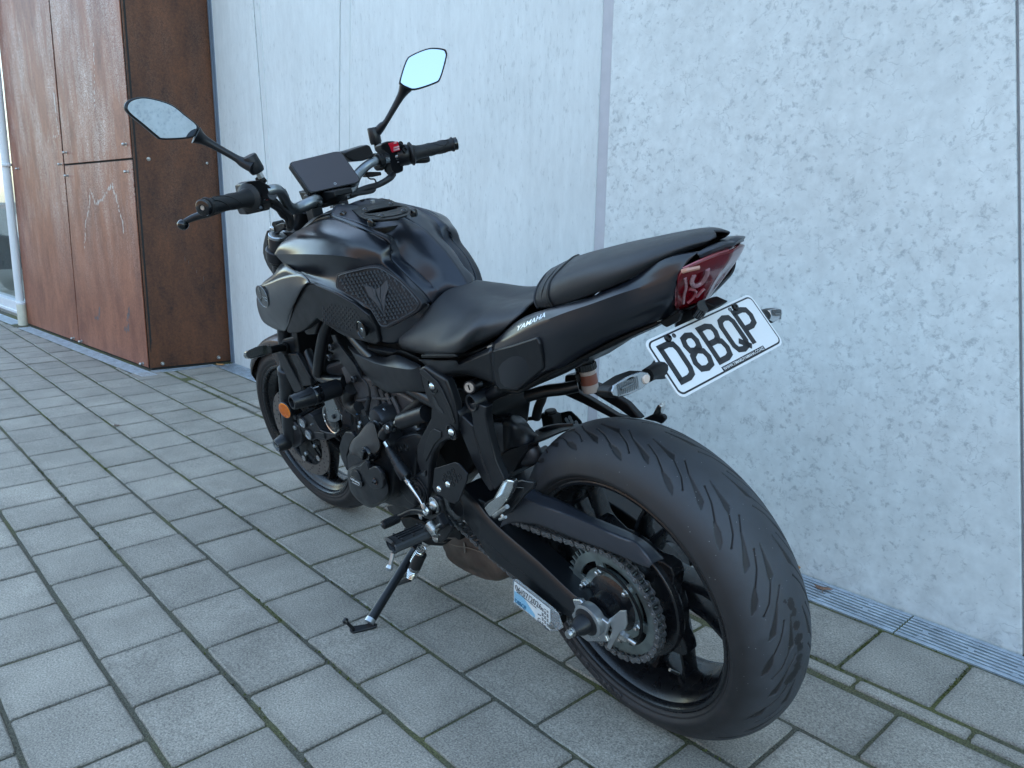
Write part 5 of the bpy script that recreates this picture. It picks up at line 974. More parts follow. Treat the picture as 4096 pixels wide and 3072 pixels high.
plate('plate_slot', 'Z3', [(1438, 525), (1450, 530), (1480, 590), (1520, 650), (1500, 655), (1462, 615), (1445, 570)], .1462, .002, darkgap, fsp, bevel=0)
plate('casting_recess', 'Z3', [(1415, 790), (1445, 765), (1500, 790), (1500, 830), (1450, 880), (1395, 990), (1385, 1010), (1370, 960), (1385, 880)], .1475, .003, frm, fsp, bevel=.002)
plate('casting_rib', 'Z3', [(1345, 1090), (1385, 1075), (1385, 1115), (1372, 1120)], .148, .003, frm, fsp, bevel=.001)
for (k, x, y, r) in (('M2', 1030, 1085, .0125), ('Z3', 1578, 790, .0125)):
    c = bk(k, x, y, .146); mb = MB(); mb.lathe([(r+.004, -.002), (r+.0045, .001), (r+.002, .0015), (r+.001, -.003), (.0001, -.003)], c, Y_, 28); mb.mk('bolt_recess', gloss, fsp)
    mb = MB(); dome(mb, c-Y_*.002, Y_, .0085, .008); mb.mk('frame_bolt', chro, fsp)
c = bk('Z3', 1345, 1225, .146); mb = MB()
for r, h in ((.036, .002), (.030, .0045), (.022, .003), (.014, .005)): mb.lathe([(r, -.004), (r, h), (r-.002, h+.001), (r-.004, h), (r-.005, h-.003)], c, Y_, 40)
mb.mk('pivot_cap', plas, fsp)
# side fairing panels between tank and seat
fr1 = rows('M1', [[(895, 495, .115), (1050, 545, .118), (1250, 625, .122), (1430, 662, .124), (1600, 622, .126), (1780, 690, .128), (1960, 770, .128)],
 [(900, 520, .122), (1050, 640, .130), (1250, 735, .136), (1430, 785, .140), (1600, 815, .142), (1830, 838, .142), (1960, 790, .136)],
 [(930, 560, .122), (1080, 790, .130), (1230, 960, .136), (1400, 1040, .140), (1600, 1080, .142), (1830, 1080, .142), (2000, 1060, .138)],
 [(960, 610, .115), (1085, 830, .122), (1230, 1010, .128), (1340, 1100, .132), (1500, 1185, .134), (1850, 1178, .136), (2050, 1165, .133)]])
mb = MB()
for rr in (fr1[:2], fr1[1:]): V, F = patch_vf(rr, 5, 4); mb.add(V, F)
o = mb.mk('air_intake_cover', plas, B, solid=.003, angle=25); tag(o, 'matte black side fairing below the seat nose')
fr2 = rows('M1', [[(1180, 478, .112), (1400, 505, .114), (1620, 548, .116), (1800, 610, .118), (1975, 680, .120)], [(1182, 515, .122), (1320, 548, .124), (1560, 585, .125), (1680, 560, .125), (1968, 688, .126)], [(1178, 535, .118), (1300, 590, .120), (1470, 655, .120), (1620, 610, .121), (1965, 765, .122)]])
mb = MB(); 
for rr in (fr2[:2], fr2[1:]): V, F = patch_vf(rr, 5, 4); mb.add(V, F)
mb.mk('upper_side_fairing', plas, B, solid=.003, angle=25)
fr3 = rows('M2', [[(832, 690, .128), (1110, 682, .134), (1385, 682, .138), (1428, 716, .132), (1650, 618, .130), (1905, 500, .128)], [(834, 702, .132), (1110, 712, .138), (1370, 712, .142), (1432, 775, .136), (1650, 690, .134), (1905, 590, .132)], [(900, 760, .130), (1060, 830, .136), (1250, 860, .138), (1440, 850, .134), (1650, 830, .130), (1940, 850, .128)], [(950, 800, .125), (1100, 925, .132), (1150, 943, .132), (1440, 905, .126), (1640, 950, .120), (1960, 1060, .118)]])
mb = MB()
for rr in (fr3[:2], fr3[1:]): V, F = patch_vf(rr, 4, 4); mb.add(V, F)
mb.mk('seat_side_fairing', plas, B, solid=.003, angle=25)
plate('seat_gap_trim', 'M2', [(1400, 660), (1500, 620), (1800, 500), (1900, 440), (1930, 470), (1700, 590), (1430, 705)], .118, .03, plasd, B, bevel=.002)
mb = MB(); mb.tube(P_('M2', (1850, 515, .126), (1920, 485, .126)), .0022, 8); mb.mk('trim_clip', zinc, B)
c0, c1 = bk('M2', 1575, 1105, .135), bk('M2', 1690, 1055, .105); mb = MB(); mb.tube([c0, c1], .0125, 22); hl = mb.mk('helmet_lock', plas, B); lathe('lock_face', [(.0100, 0), (.0095, .0012), (.0001, .0012)], c0, c0-c1, zinc, hl, 24)
mb = MB(); mb.box(c0+(c0-c1).normalized()*.0016, (.002, .002, .010), Matrix.Rotation(.3, 3, 'Y')); mb.mk('key_slot', plasd, hl)
tube('subframe_tube', P_('M2', (1830, 1260, .10), (2000, 1150, .10), (2150, 1050, .10)), .013, frm, B, 14); tube('subframe_tube', P_('M3', (700, 660, .09), (1000, 560, .09), (1400, 420, .085), (1850, 230, .07), (2150, 60, .06)), .014, frm, B, 16)
mb = MB(); mb.prism([Vector((x, .07, z)) for x, z in ((.60, .64), (.40, .64), (.36, .58), (.40, .48), (.46, .42), (.54, .42), (.62, .52))], (0, -.14, 0)); mb.mk('battery_tray', plasd, B, bevel=.01)
# --- passenger peg hangers: two tubes each ending in a socket
def hanger(name, k, L_, Rr, lat, th, m=plas, parent=B, **kw):
    pts = L_+Rr[::-1]; return plate(name, k, pts, lat, th, m, parent, bevel=.004, seg=3, **kw)
hang = hanger('peg_hanger', 'M3', [(232, 960), (235, 1010), (262, 1065), (300, 1130), (330, 1200), (380, 1330), (430, 1450), (520, 1659), (640, 1900), (770, 2090)], [(315, 900), (340, 960), (400, 1010), (470, 1080), (515, 1120), (540, 1230), (590, 1400), (665, 1659), (780, 1940), (830, 2060)], .135, .018); tag(hang, 'forked black hanger arms carrying the passenger footpeg')
hanger('hanger_arm', 'M3', [(448, 790), (455, 850), (480, 890), (500, 960), (512, 1080), (545, 1230), (600, 1400), (672, 1659), (790, 1940), (840, 2080)], [(545, 780), (600, 800), (715, 840), (705, 960), (725, 1100), (770, 1300), (855, 1640), (950, 1850), (985, 1930)], .134, .018, parent=hang)
for (x, y, r) in ((270, 957, .0165), (497, 782, .0175)):
    c = bk('M3', x, y, .137); mb = MB(); mb.lathe([(r-.0045, .0), (r-.001, .0015), (r, 0), (r, -.04), (r-.0045, -.04), (r-.0045, 0)], c, Y_, 32, cap=False); mb.mk('hanger_socket', plas, hang)
    lathe('socket_hole', [(r-.0047, -.012), (.0001, -.013)], c, Y_, darkgap, hang, 24)
    mb = MB(); hexbolt(mb, c-Y_*.02, Y_, .006, .005); mb.mk('socket_bolt', cast, hang)
# rear left footpeg
pb = plate('passenger_footpeg_bracket', 'K1', [(1590, 445), (1640, 400), (1850, 290), (2070, 150), (2090, 90), (2160, 75), (2212, 90), (2330, 110), (2340, 180), (2180, 330), (2000, 560), (1760, 665), (1730, 650), (1700, 590)], .150, .010, plas, B, bevel=.003)
plate('bracket_window', 'K1', [(2060, 220), (2090, 180), (2190, 190), (2200, 240), (2050, 400), (2000, 360)], .1512, .002, frm, pb, bevel=.001)
peg = P_('K1', (1640, 470, .165), (1700, 400, .165), (1830, 300, .168), (1870, 210, .17), (1930, 90, .172), (1980, 60, .172), (2050, 65, .172), (2070, 110, .172), (2060, 180, .17), (1990, 330, .168), (1900, 450, .165), (1780, 590, .162), (1720, 600, .162))
mb = MB(); mb.prism([p+Y_*.006 for p in peg], (0, -.014, 0)); po = mb.mk('passenger_footpeg', chro, pb, bevel=.003, seg=3)
mb = MB()
for i in range(14): t = i/13; mb.box(bk('K1', 1795+(1925-1795)*t, 330-(330-90)*t, .178), (.006, .010, .0022), Matrix.Rotation(.7, 3, 'Y'))
mb.mk('peg_teeth', chro, po)
mb = MB(); mb.tube(P_('K1', (1760, 600, .165), (1950, 465, .170)), .0045, 10); mb.tube(P_('K1', (1870, 590, .172), (1910, 640, .172)), .0035, 8); mb.tube(P_('K1', (1840, 655, .174), (1930, 620, .176)), .003, 8); mb.mk('peg_pin', zinc, po)
# --- left rearset
hg = plate('heel_guard', 'Z5', [(898, 228), (1045, 184), (1078, 196), (1142, 272), (1136, 322), (1105, 400), (1076, 470), (1045, 492), (1010, 480), (960, 440), (900, 400), (884, 370), (890, 300)], .160, .004, plas, B, bevel=.0015); tag(hg, 'black heel guard with nine drilled holes')
mb = MB()
for x, y in ((1035, 243), (1005, 264), (978, 286), (1046, 279), (1085, 290), (1019, 299), (1057, 318), (1031, 343), (972, 315)): mb.lathe([(.0062, -.001), (.0062, .0003), (.0048, .0004), (.0045, -.0008), (.0001, -.0008)], bk('Z5', x, y, .1605), Y_, 16)
mb.mk('drilled_holes', gloss, hg)
for x, y in ((1000, 346), (935, 380)): mb = MB(); dome(mb, bk('Z5', x, y, .1600), Y_, .0075, .005); mb.mk('guard_screw', chro, hg)
rs = plate('rearset_plate', 'K1', [(828, 345), (880, 308), (935, 330), (965, 370), (1000, 520), (1050, 660), (1126, 765), (1112, 840), (1040, 950), (960, 1000), (870, 985), (845, 900), (862, 720), (800, 660), (720, 640), (690, 540), (700, 440), (800, 400)], .150, .010, plas, B, bevel=.003); tag(rs, 'black rearset plate holding footpeg and gear lever')
mb = MB(); c = bk('K1', 882, 440, .151); mb.lathe([(.019, 0), (.0195, .002), (.017, .003), (.0001, .003)], c, Y_, 30); mb.mk('pivot_washer', chro, rs); mb = MB(); dome(mb, c+Y_*.003, Y_, .0125, .008); mb.mk('pivot_bolt', zinc, rs)
mb = MB(); dome(mb, bk('K1', 895, 935, .151), Y_, .010, .006); mb.mk('lower_bolt', zinc, rs)
slab3('stand_bracket', 'K1', [(360, 640), (520, 620), (700, 680), (860, 980), (1060, 990), (980, 1055), (780, 1040), (700, 1000), (600, 960), (420, 760)], .110, .02, plasd, .004)
slab3('linkage_bracket', 'K1', [(1070, 900), (1110, 760), (1200, 800), (1270, 860), (1260, 960), (1230, 965), (1190, 930), (1080, 925)], .10, .02, plasd, .003)
# gear lever
tube('gear_lever', P_('K1', (840, 470, .150), (740, 540, .158), (640, 525, .160), (540, 530, .163), (450, 570, .168), (350, 615, .175)), [.008, .008, .0065, .006, .006, .006], plas, B, 14)
gl_ = bpy.data.objects['gear_lever']; tag(gl_, 'black gear lever with ribbed rubber toe peg')
p0 = bk('K1', 350, 635, .175); p1 = bk('K1', 105, 745, p0.x+.004, 0); ax = (p1-p0).normalized(); Lp = (p1-p0).length
prof = [(.0095, 0)]
for i in range(9): h = Lp*(.06+.082*i); prof += [(.0102, h), (.0112, h+Lp*.01), (.0112, h+Lp*.05), (.0098, h+Lp*.058)]
prof += [(.0108, Lp*.82), (.0108, Lp*.95), (.008, Lp), (.0001, Lp)]
lathe('toe_peg', prof, p0, ax, rubb, gl_, 24, angle=40); lathe('toe_peg_end', [(.006, 0), (.0045, .002), (.0001, .0022)], p1, ax, gloss, gl_, 20)
mb = MB(); c = bk('K1', 738, 535, .165); mb.lathe([(.0115, -.01), (.0115, 0), (.010, .002), (.005, .0022), (.0045, .0005), (.0001, .0005)], c, Y_, 26); mb.mk('lever_joint_bolt', chro, gl_)
mb = MB(); mb.lathe([(.012, -.03), (.012, -.004)], c-X_*.012+Z_*.004, Y_, 22); mb.mk('lever_bush', plasd, gl_)
mb = MB(); dome(mb, bk('K1', 672, 620, .160), Y_, .0065, .003); mb.mk('lever_pin', zinc, gl_)
# shift rod with quickshifter body
s = P_('Z3', (1375, 1345, .168), (1340, 1280, .168), (1240, 1135, .166), (1270, 1110, .164), (1120, 925, .160), (1095, 880, .160), (1080, 830, .160))
q = tube('shift_rod', [s[0], s[1], s[2]], [.0032, .0030, .0055], chro, B, 12, sm=1)
for u_, v_ in ((s[0]-Z_*.002, s[0]+(s[1]-s[0])*.4), (s[1].lerp(s[2], .75), s[1].lerp(s[2], .93))): mb = MB(); mb.tube([u_, v_], .0055, 6); mb.mk('rod_nut', zinc, q)
d0, d1 = bk('Z3', 1248, 1125, .165), bk('Z3', 1112, 905, .160); D = d1-d0
mb = MB(); mb.lathe([(.0130, 0), (.0150, .003), (.0155, .02), (.0148, D.length*.40), (.0125, D.length*.42), (.0125, D.length*.62), (.0105, D.length*.64), (.0105, D.length*.82), (.0085, D.length*.84), (.0085, D.length)], d0, D, 24); mb.mk('quickshifter_sensor', plas, q)
mb = MB(); mb.tube([d1, bk('Z3', 1086, 862, .160)], .0048, 8); mb.mk('rod_end', chro, q)
tube('shift_shaft_lever', P_('Z3', (1078, 812, .158), (1090, 780, .158), (1120, 750, .150), (1150, 730, .140)), [.014, .011, .011, .010], plas, B, 16)
mb = MB(); c = bk('Z3', 1108, 762, .165); mb.box(c, (.018, .014, .022), Matrix.Rotation(.5, 3, 'Y')); mb.mk('clamp_block', plas, B, bevel=.003); mb = MB(); dome(mb, bk('Z3', 1106, 757, .173), Y_, .006, .003); mb.mk('clamp_bolt', zinc, B)
a0_, a1_ = bk('Z3', 1395, 650, .125), bk('Z3', 1210, 712, .140); mb = MB(); mb.tube([a0_, a1_], .0185, 24); ts = mb.mk('tubular_spacer', plas, B); mb = MB(); D = (a1_-a0_).normalized(); mb.lathe([(.0165, 0), (.0165, .003), (.012, .004), (.0001, .004)], a1_, D, 24); mb.lathe([(.008, .003), (.0085, .02), (.007, .024)], a1_, D, 12); mb.mk('spacer_bolt', zinc, ts)
# front footpeg (left)
p0 = bk('K1', 790, 820, .175); X0 = p0.x
tipc = bk('K1', 235, 1060, X0+.006, 0); ax = (tipc-p0)
def fpegring(t, w, h, up=0): c = p0.lerp(tipc, t)+Z_*up; return [c+X_*a*w+Z_*b*h for a, b in ((-1, -.25), (-1, .55), (-.82, .9), (-.3, 1), (.3, 1), (.82, .9), (1, .55), (1, -.25), (.6, -1), (-.6, -1))]
V, F = patch_vf([fpegring(t, w, h)+[fpegring(t, w, h)[0]] for t, w, h in ((0, .018, .011), (.1, .021, .012), (.5, .0205, .0125), (.9, .021, .012), (.97, .021, .0135), (1, .019, .011))], 1, 3)
mb = MB(); mb.add(V, F); fp = mb.mk('front_footpeg', mat('grey_peg_casting', (.05, .055, .06), .5, .4), B, angle=30); tag(fp, 'long front footpeg with grooved rubber top')
mb = MB(); top_ = [fpegring(t, .0198, .0135) for t in (.08, .3, .6, .93, 1.0)]
for r in top_[:]: pass
q_ = [[r[i]+Z_*.0045 for i in (1, 2, 3, 4, 5, 6)] for r in top_]; q_[-1] = [p+Z_*.003 for p in q_[-1]]; V, F = patch_vf(q_, 2, 4); mb.add(V, F); mb.mk('peg_rubber', rubb, fp, solid=.007, bevel=.001)
mb = MB()
for a in (-.010, 0, .010): mb.tube([p0.lerp(tipc, .14)+X_*a+Z_*.0175, p0.lerp(tipc, .84)+X_*a+Z_*.0185], .0016, 6)
mb.mk('peg_grooves', plasd, fp)
mb = MB()
for y_ in (.1, .42, .72): mb.box(p0.lerp(tipc, y_+.06)+Z_*.0155, (.040, .004, .006))
mb.mk('peg_ribs', rubb, fp, bevel=.001)
fb = plate('footpeg_bracket', 'K1', [(740, 690), (905, 592), (925, 595), (1008, 750), (1005, 775), (860, 870), (840, 860), (960, 745), (895, 635), (770, 715)], .168, .016, plas, fp, bevel=.0015)
mb = MB(); a, b = bk('K1', 800, 720, .178), bk('K1', 890, 830, .178)
for i in range(9):
    c = a.lerp(b, i/8); mb.lathe([(.011, 0), (.0125, .001), (.011, .002)], c, (b-a), 18)
mb.tube([a, b], .010, 14); mb.mk('return_spring', chro, fp)
mb = MB(); mb.tube(P_('K1', (900, 760, .186), (965, 720, .186)), .0022, 6); mb.tube(P_('K1', (880, 885, .182), (955, 880, .182)), .0018, 6); mb.tube(P_('K1', (875, 890, .18), (915, 905, .18)), .005, 8); mb.mk('split_pin', chro, fp)
a, b = bk('K1', 268, 1150, X0+.006, 0), bk('K1', 215, 1365, X0+.006, 0); mb = MB(); mb.tube([a, b], [.0052, .0045], 14); mb.lathe([(.0001, -.0085), (.006, -.0065), (.0085, 0), (.006, .0065), (.0001, .0085)], b, (b-a), 16); mb.mk('hero_pin', alu, fp)
# side stand
g0 = bg('Z5', 385, 1415, .006); t0 = bk('Z5', 745, 838, .125); 
ss = tube('side_stand', [bk('Z5', 770, 780, .118), t0, g0.lerp(t0, .5), g0.lerp(t0, .12)], [.013, .0125, .0115, .0125], frm, B, 20, sm=4); tag(ss, 'black side stand resting on the pavers')
ft = [bg('Z5', x, y, z) for x, y, z in ((272, 1418, .004), (278, 1402, .009), (330, 1395, .009), (390, 1385, .009), (430, 1372, .010), (478, 1382, .010), (470, 1400, .006), (440, 1412, .004), (300, 1447, .002), (280, 1436, .002))]
ftn = RB.transposed() @ Vector((0, 0, 1)); mb = MB(); mb.prism([p+ftn*.004 for p in ft], ftn*-.006); mb.mk('stand_foot', frm, ss, bevel=.0015)
a, b = bg('Z5', 300, 1412, .010), bk('Z5', 243, 1352, bg('Z5', 300, 1412, .01).x, 0); mb = MB(); mb.tube([a, b], [.0045, .0040], 12); mb.lathe([(.0001, -.008), (.0055, -.006), (.008, 0), (.0055, .006), (.0001, .008)], b, (b-a), 16); mb.mk('stand_tang', frm, ss)
mb = MB(); mb.tube([g0.lerp(t0, .13), g0.lerp(t0, .08)+X_*.0], .0128, 16); mb.mk('stand_weld', alu, ss)
tp = P_('K1', (700, 1060, .135), (580, 1290, .150), (520, 1390, .158), (480, 1500, .165)); mb = MB()
def coil(mb, a, b, r, wr, turns):
    D = b-a; u = D.orthogonal().normalized(); v = D.normalized().cross(u); n = int(turns*14); mb.tube([a+D*(i/n)+(u*math.cos(i*2*math.pi/14)+v*math.sin(i*2*math.pi/14))*r for i in range(n+1)], wr, 6)
coil(mb, tp[0], tp[1], .0105, .0017, 9); coil(mb, bk('K1', 590, 1350, .155), bk('K1', 530, 1495, .162), .0125, .0018, 7); mb.tube(P_('K1', (505, 1480, .16), (490, 1530, .16)), .002, 6); mb.mk('stand_spring', chro, ss)
mb = MB(); mb.tube(P_('K1', (680, 1160, .138), (590, 1360, .154)), .0148, 22); mb.mk('spring_sleeve', rubb, ss)
mb = MB(); mb.tube(P_('K1', (350, 1610, .17), (440, 1560, .168), (520, 1545, .165)), [.004, .007, .005], 8); mb.mk('stand_tab', frm, ss)
# exhaust collector box
ex = [(985, 735), (1000, 790), (1015, 838), (1065, 892), (1180, 962), (1330, 1026), (1395, 1044), (1450, 1036), (1500, 1000), (1520, 900), (1300, 700), (1100, 640)]
L_ = []
for f_, l in ((.80, .050), (.95, .036), (1.0, .010), (1.0, -.05), (.93, -.09), (.7, -.11)):
    cx, cy = 1240, 860; L_.append(cr([bk('Z5', cx+(x-cx)*f_, cy+(y-cy)*f_, .02)+Y_*(l-.02) for x, y in ex], 3, True))
n = len(L_[0]); V = [p for r in L_ for p in r]; F = [[i*n+j, i*n+(j+1) % n, (i+1)*n+(j+1) % n, (i+1)*n+j] for i in range(5) for j in range(n)]+[list(range(n)), [5*n+j for j in range(n)]]
eo = mk('exhaust_box', V, F, exh, B, angle=50); tag(eo, 'brown stained steel exhaust box under the swingarm')
mb = MB(); mb.tube(cr(P_('Z5', (990, 770, .047), (1060, 800, .050), (1150, 812, .052), (1260, 850, .052)), 4), .0018, 6); mb.tube(P_('Z5', (1118, 772, .052), (1125, 850, .054)), .0026, 6); mb.mk('weld_seam', mat('weld', (.3, .26, .22), .4, .8), eo)
# registration card in a clear holder below the swingarm
hp = P_('Z5', (1478, 1050, .162), (1500, 1049, .162), (1770, 1262, .162), (1806, 1300, .162), (1842, 1405, .162), (1815, 1422, .162), (1748, 1428, .162), (1480, 1218, .162))
clr = bpy.data.materials.new('clear_acrylic'); clr.use_nodes = True; b_ = clr.node_tree.nodes['Principled BSDF']; b_.inputs['Base Color'].default_value = (.85, .9, .92, 1); b_.inputs['Roughness'].default_value = .05; b_.inputs['Transmission Weight'].default_value = .85; b_.inputs['IOR'].default_value = 1.1
mb = MB(); mb.prism([p+Y_*.0005 for p in hp], (0, -.004, 0)); ho = mb.mk('registration_holder', clr, B, bevel=.0006); tag(ho, 'clear holder with white and blue registration card')
cdp = P_('Z5', (1487, 1062, .1632), (1752, 1268, .1632), (1752, 1420, .1632), (1487, 1212, .1632)); mb = MB(); mb.prism(cdp, (0, -.0008, 0)); cdo = mb.mk('registration_card', mat('white_card', (.62, .66, .66), .5, var=.03), ho, smooth=False)
blp = P_('Z5', (1488, 1128, .1636), (1555, 1180, .1636), (1640, 1310, .1636), (1640, 1330, .1636), (1488, 1211, .1636)); mb = MB(); mb.prism(blp, (0, -.0004, 0)); mb.mk('card_blue_tint', mat('pale_blue_ink', (.20, .42, .58), .5, var=.15, vscale=300), cdo, smooth=False)
mb = MB()
for i in range(17):
    for j in range(3):
        if (i*7+j*5) % 4 == 0: continue
        mb.prism(P_('Z5', (1690+j*18, 1248+i*8.6-0+j*13, .1637), (1703+j*18, 1258+i*8.6+j*13, .1637), (1703+j*18, 1262+i*8.6+j*13, .1637), (1690+j*18, 1252+i*8.6+j*13, .1637)), (0, -.0004, 0)) if 1248+i*8.6+j*13 < 1395+j*12 else None
mb.mk('barcode', blk, cdo, smooth=False)
mb = MB(); mb.lathe([(.0075, 0), (.0075, .003), (.006, .004)], bk('Z5', 1772, 1385, .163), Y_, 6); mb.lathe([(.005, .003), (.005, .007)], bk('Z5', 1772, 1385, .163), Y_, 14); mb.mk('holder_bolt', zinc, ho)
mb = MB(); mb.tube(P_('Z5', (1800, 1320, .145), (1850, 1335, .145)), .009, 6); mb.mk('swingarm_bolt', plasd, B)
mb = MB(); pl_ = P_('K1', (1218, 320, .126), (1300, 350, .126), (1303, 490, .126), (1180, 385, .126)); mb.prism(pl_, (0, -.0006, 0)); so = mb.mk('warning_sticker', plasd, B, smooth=False)
mb = MB()
for i in range(5):
    for j in range(4):
        if i+j > 6: continue
        x = 1215+j*22; y = 345+i*26+j*18-(3-j)*2; mb.prism(P_('K1', (x, y, .1265), (x+15, y+9, .1265), (x+15, y+15, .1265), (x, y+6, .1265)), (0, -.0003, 0))
mb.mk('sticker_print', wpnt, so, smooth=False)
# --- shock absorber, its cover and the rear mudguard
a, b = bk('M3', 900, 900, .03), bk('M3', 760, 1330, .03); mb = MB()
coil(mb, bk('M3', 940, 900, .02), bk('M3', 770, 1260, .04), .030, .0055, 4); mb.mk('shock_spring', gloss, B)
lathe('spring_seat', [(.034, -.004), (.036, 0), (.036, .006), (.030, .009), (.0001, .010)], bk('M3', 905, 1290, .055), Vector((-.55, .75, -.1)), castg, B, 36)
sg = rows('M3', [[(1000, 1010, .03), (1080, 965, .03), (1200, 965, .0), (1290, 1020, -.03)], [(930, 1090, .05), (1100, 1080, .055), (1280, 1120, .03), (1400, 1170, 0)], [(960, 1330, .055), (1080, 1280, .062), (1300, 1300, .04), (1505, 1290, .02)], [(930, 1560, .05), (1050, 1460, .06), (1250, 1420, .05), (1420, 1365, .04)]])
o = patch('shock_cover', sg, plas, B, 5, 5, solid=.004, angle=50)
mb = MB(); mb.prism(P_('M3', (840, 1659, .055), (930, 1560, .055), (1060, 1470, .055), (1420, 1365, .05), (1340, 1400, .05), (1330, 1480, .05), (1230, 1600, .055), (1120, 1800, .06), (900, 1830, .06)), (0, -.03, 0)); mb.mk('mudguard_flap', plas, B, bevel=.004)
mb = MB(); mb.tube(cr(P_('M3', (1350, 1430, .03), (1400, 1480, .03), (1420, 1560, .03), (1300, 1600, .03)), 3), .017, 16); mb.mk('linkage_arm', castg, B)
hr = rows('M3', [[(1440, 1190, -.02), (1600, 1115, -.05), (1850, 1080, -.06), (2148, 1098, -.07)], [(1430, 1290, .03), (1600, 1235, .0), (1850, 1160, -.02), (2140, 1100, -.06)], [(1420, 1370, .06), (1620, 1290, .05), (1850, 1190, .02), (2145, 1103, -.05)]])
patch('rear_mudguard', hr, plasd, B, 5, 4, solid=.003)
mb = MB()
for k in range(3): mb.tube(cr(P_('M3', (1500, 1180+k*24, -.02), (1700, 1120+k*24, -.03), (2000, 1090+k*8, -.05)), 4), .002, 6)
mb.mk('mudguard_ribs', plas, B)
# --- right side things seen past the tail
tube('subframe_rail', P_('Z4', (270, 1250, .02), (400, 1215, .0), (520, 1200, -.02), (615, 1180, -.04)), .0125, frm, B, 16)
tube('brake_hose', P_('Z4', (330, 1400, -.05), (345, 1330, -.05), (370, 1270, -.05), (380, 1200, -.05)), .010, rubb, B, 14)
rv = bk('Z4', 690, 1150, -.075); rx_ = bk('Z4', 668, 1035, -.075); D = (rx_-rv); 
rb_ = lathe('brake_reservoir', [(.0001, -.022), (.014, -.022), (.017, -.018), (.0175, D.length*.70), (.0165, D.length*.72)], rv, D, mat('milky_reservoir', (.42, .36, .34), .35, var=.1), B, 30); tag(rb_, 'translucent rear brake reservoir with black cap and rusty fluid')
lathe('brake_fluid', [(.0178, -.004), (.0181, -.002), (.0181, D.length*.45), (.0178, D.length*.46)], rv, D, mat('brown_fluid', (.22, .075, .05), .3), rb_, 30)
prof = [(.0195, D.length*.70), (.0205, D.length*.72), (.0205, D.length*1.10), (.0185, D.length*1.16), (.0001, D.length*1.17)]; lathe('reservoir_cap', prof, rv, D, gloss, rb_, 30)
mb = MB(); u = D.orthogonal().normalized(); v = D.normalized().cross(u)
for k in range(24): a = k*math.pi/12; mb.tube([rv+D*.76+(u*math.cos(a)+v*math.sin(a))*.0203, rv+D*1.08+(u*math.cos(a)+v*math.sin(a))*.0203], .0011, 5)
mb.mk('cap_ribs', gloss, rb_)
plate('reservoir_bracket', 'Z4', [(590, 1045), (610, 1040), (625, 1100), (640, 1190), (680, 1215), (650, 1225), (620, 1200), (605, 1120)], -.06, .003, plasd, B, bevel=.0008)
plate('relay_box', 'Z4', [(525, 1110), (595, 1105), (610, 1165), (540, 1165), (522, 1150)], -.045, .02, plasd, B, bevel=.003)
plate('hanger_arm', 'Z4', [(600, 1120), (760, 1180), (860, 1245), (945, 1300), (1045, 1408), (975, 1402), (890, 1340), (700, 1225)], -.128, .016, plas, B, bevel=.004)
plate('hanger_arm', 'Z4', [(470, 1222), (500, 1160), (560, 1190), (870, 1380), (960, 1405), (840, 1402), (640, 1300)], -.128, .016, plas, B, bevel=.004)
rpb = plate('passenger_footpeg_bracket', 'Z4', [(1052, 1408), (1130, 1370), (1188, 1378), (1207, 1398), (1205, 1415), (1182, 1442), (1140, 1425)], -.150, .010, plas, B, bevel=.003)
mb = MB(); mb.prism(P_('Z4', (1140, 1378, -.165), (1160, 1345, -.165), (1185, 1295, -.165), (1200, 1290, -.165), (1213, 1305, -.165), (1210, 1335, -.165), (1190, 1378, -.165)), (0, .014, 0)); po2 = mb.mk('passenger_footpeg', chro, rpb, bevel=.002)
mb = MB()
for k in range(6): mb.box(bk('Z4', 1148+k*8, 1365-k*13, -.160), (.008, .012, .002), Matrix.Rotation(.7, 3, 'Y'))
mb.mk('peg_teeth', chro, po2)
rg_pts = [(1735, 945), (1920, 903), (1960, 908), (2060, 1000), (2108, 1055), (2122, 1095), (1900, 1110), (1760, 1120)]
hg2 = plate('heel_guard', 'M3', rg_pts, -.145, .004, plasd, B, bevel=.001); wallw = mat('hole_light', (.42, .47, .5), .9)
mb = MB()
for x, y in ((1905, 1030), (1955, 1000), (1982, 1055), (2050, 1075), (1932, 1078)): mb.lathe([(.0058, 0), (.0058, .0006)], bk('M3', x, y, -.1442), Y_, 14)
mb.mk('drilled_holes', wallw, hg2)
mb = MB(); c = bk('M3', 1690, 1060, -.11); mb.box(c, (.04, .03, .045)); mb.lathe([(.014, .0), (.014, .03)], c, Z_, 20); mb.mk('brake_master_cylinder', plasd, B, bevel=.005)
mb = MB(); hexbolt(mb, bk('M3', 1692, 965, -.11), Z_, .0085, .012); mb.lathe([(.012, -.001), (.012, .001)], bk('M3', 1692, 968, -.11), Z_, 20); mb.mk('banjo_bolt', cast, B)
tube('brake_hose', P_('M3', (1300, 1020, -.10), (1450, 1000, -.10), (1560, 975, -.10), (1660, 968, -.10)), .0045, rubb, B, 10)
# ================================================================ FRONT END
def fk(k, x, y, v):
    """point of the steered front end: v is the lateral offset in the fork's own (steered) frame"""
    d = ASt.transposed() @ (RB.transposed() @ wray(k, x, y)); c = ASt.transposed() @ (_c-A0) + A0
    return A0 + ASt @ (c + d*((v-c.y)/d.y) - A0)
def st(p): return A0 + ASt @ (Vector(p)-A0)
def stv(v): return ASt @ Vector(v)
SYv = stv(Y_); FA = Vector((-math.sin(R(24.8)), 0, math.cos(R(24.8)))); FAs = stv(FA)
def fplate(name, k, pts, lat, th, m, parent, bevel=.0015, **kw):
    P = [fk(k, p[0], p[1], p[2] if len(p) > 2 else lat) for p in pts]; mb = MB(); mb.prism(P, -SYv*th); return mb.mk(name, m, parent, bevel=bevel, **kw)
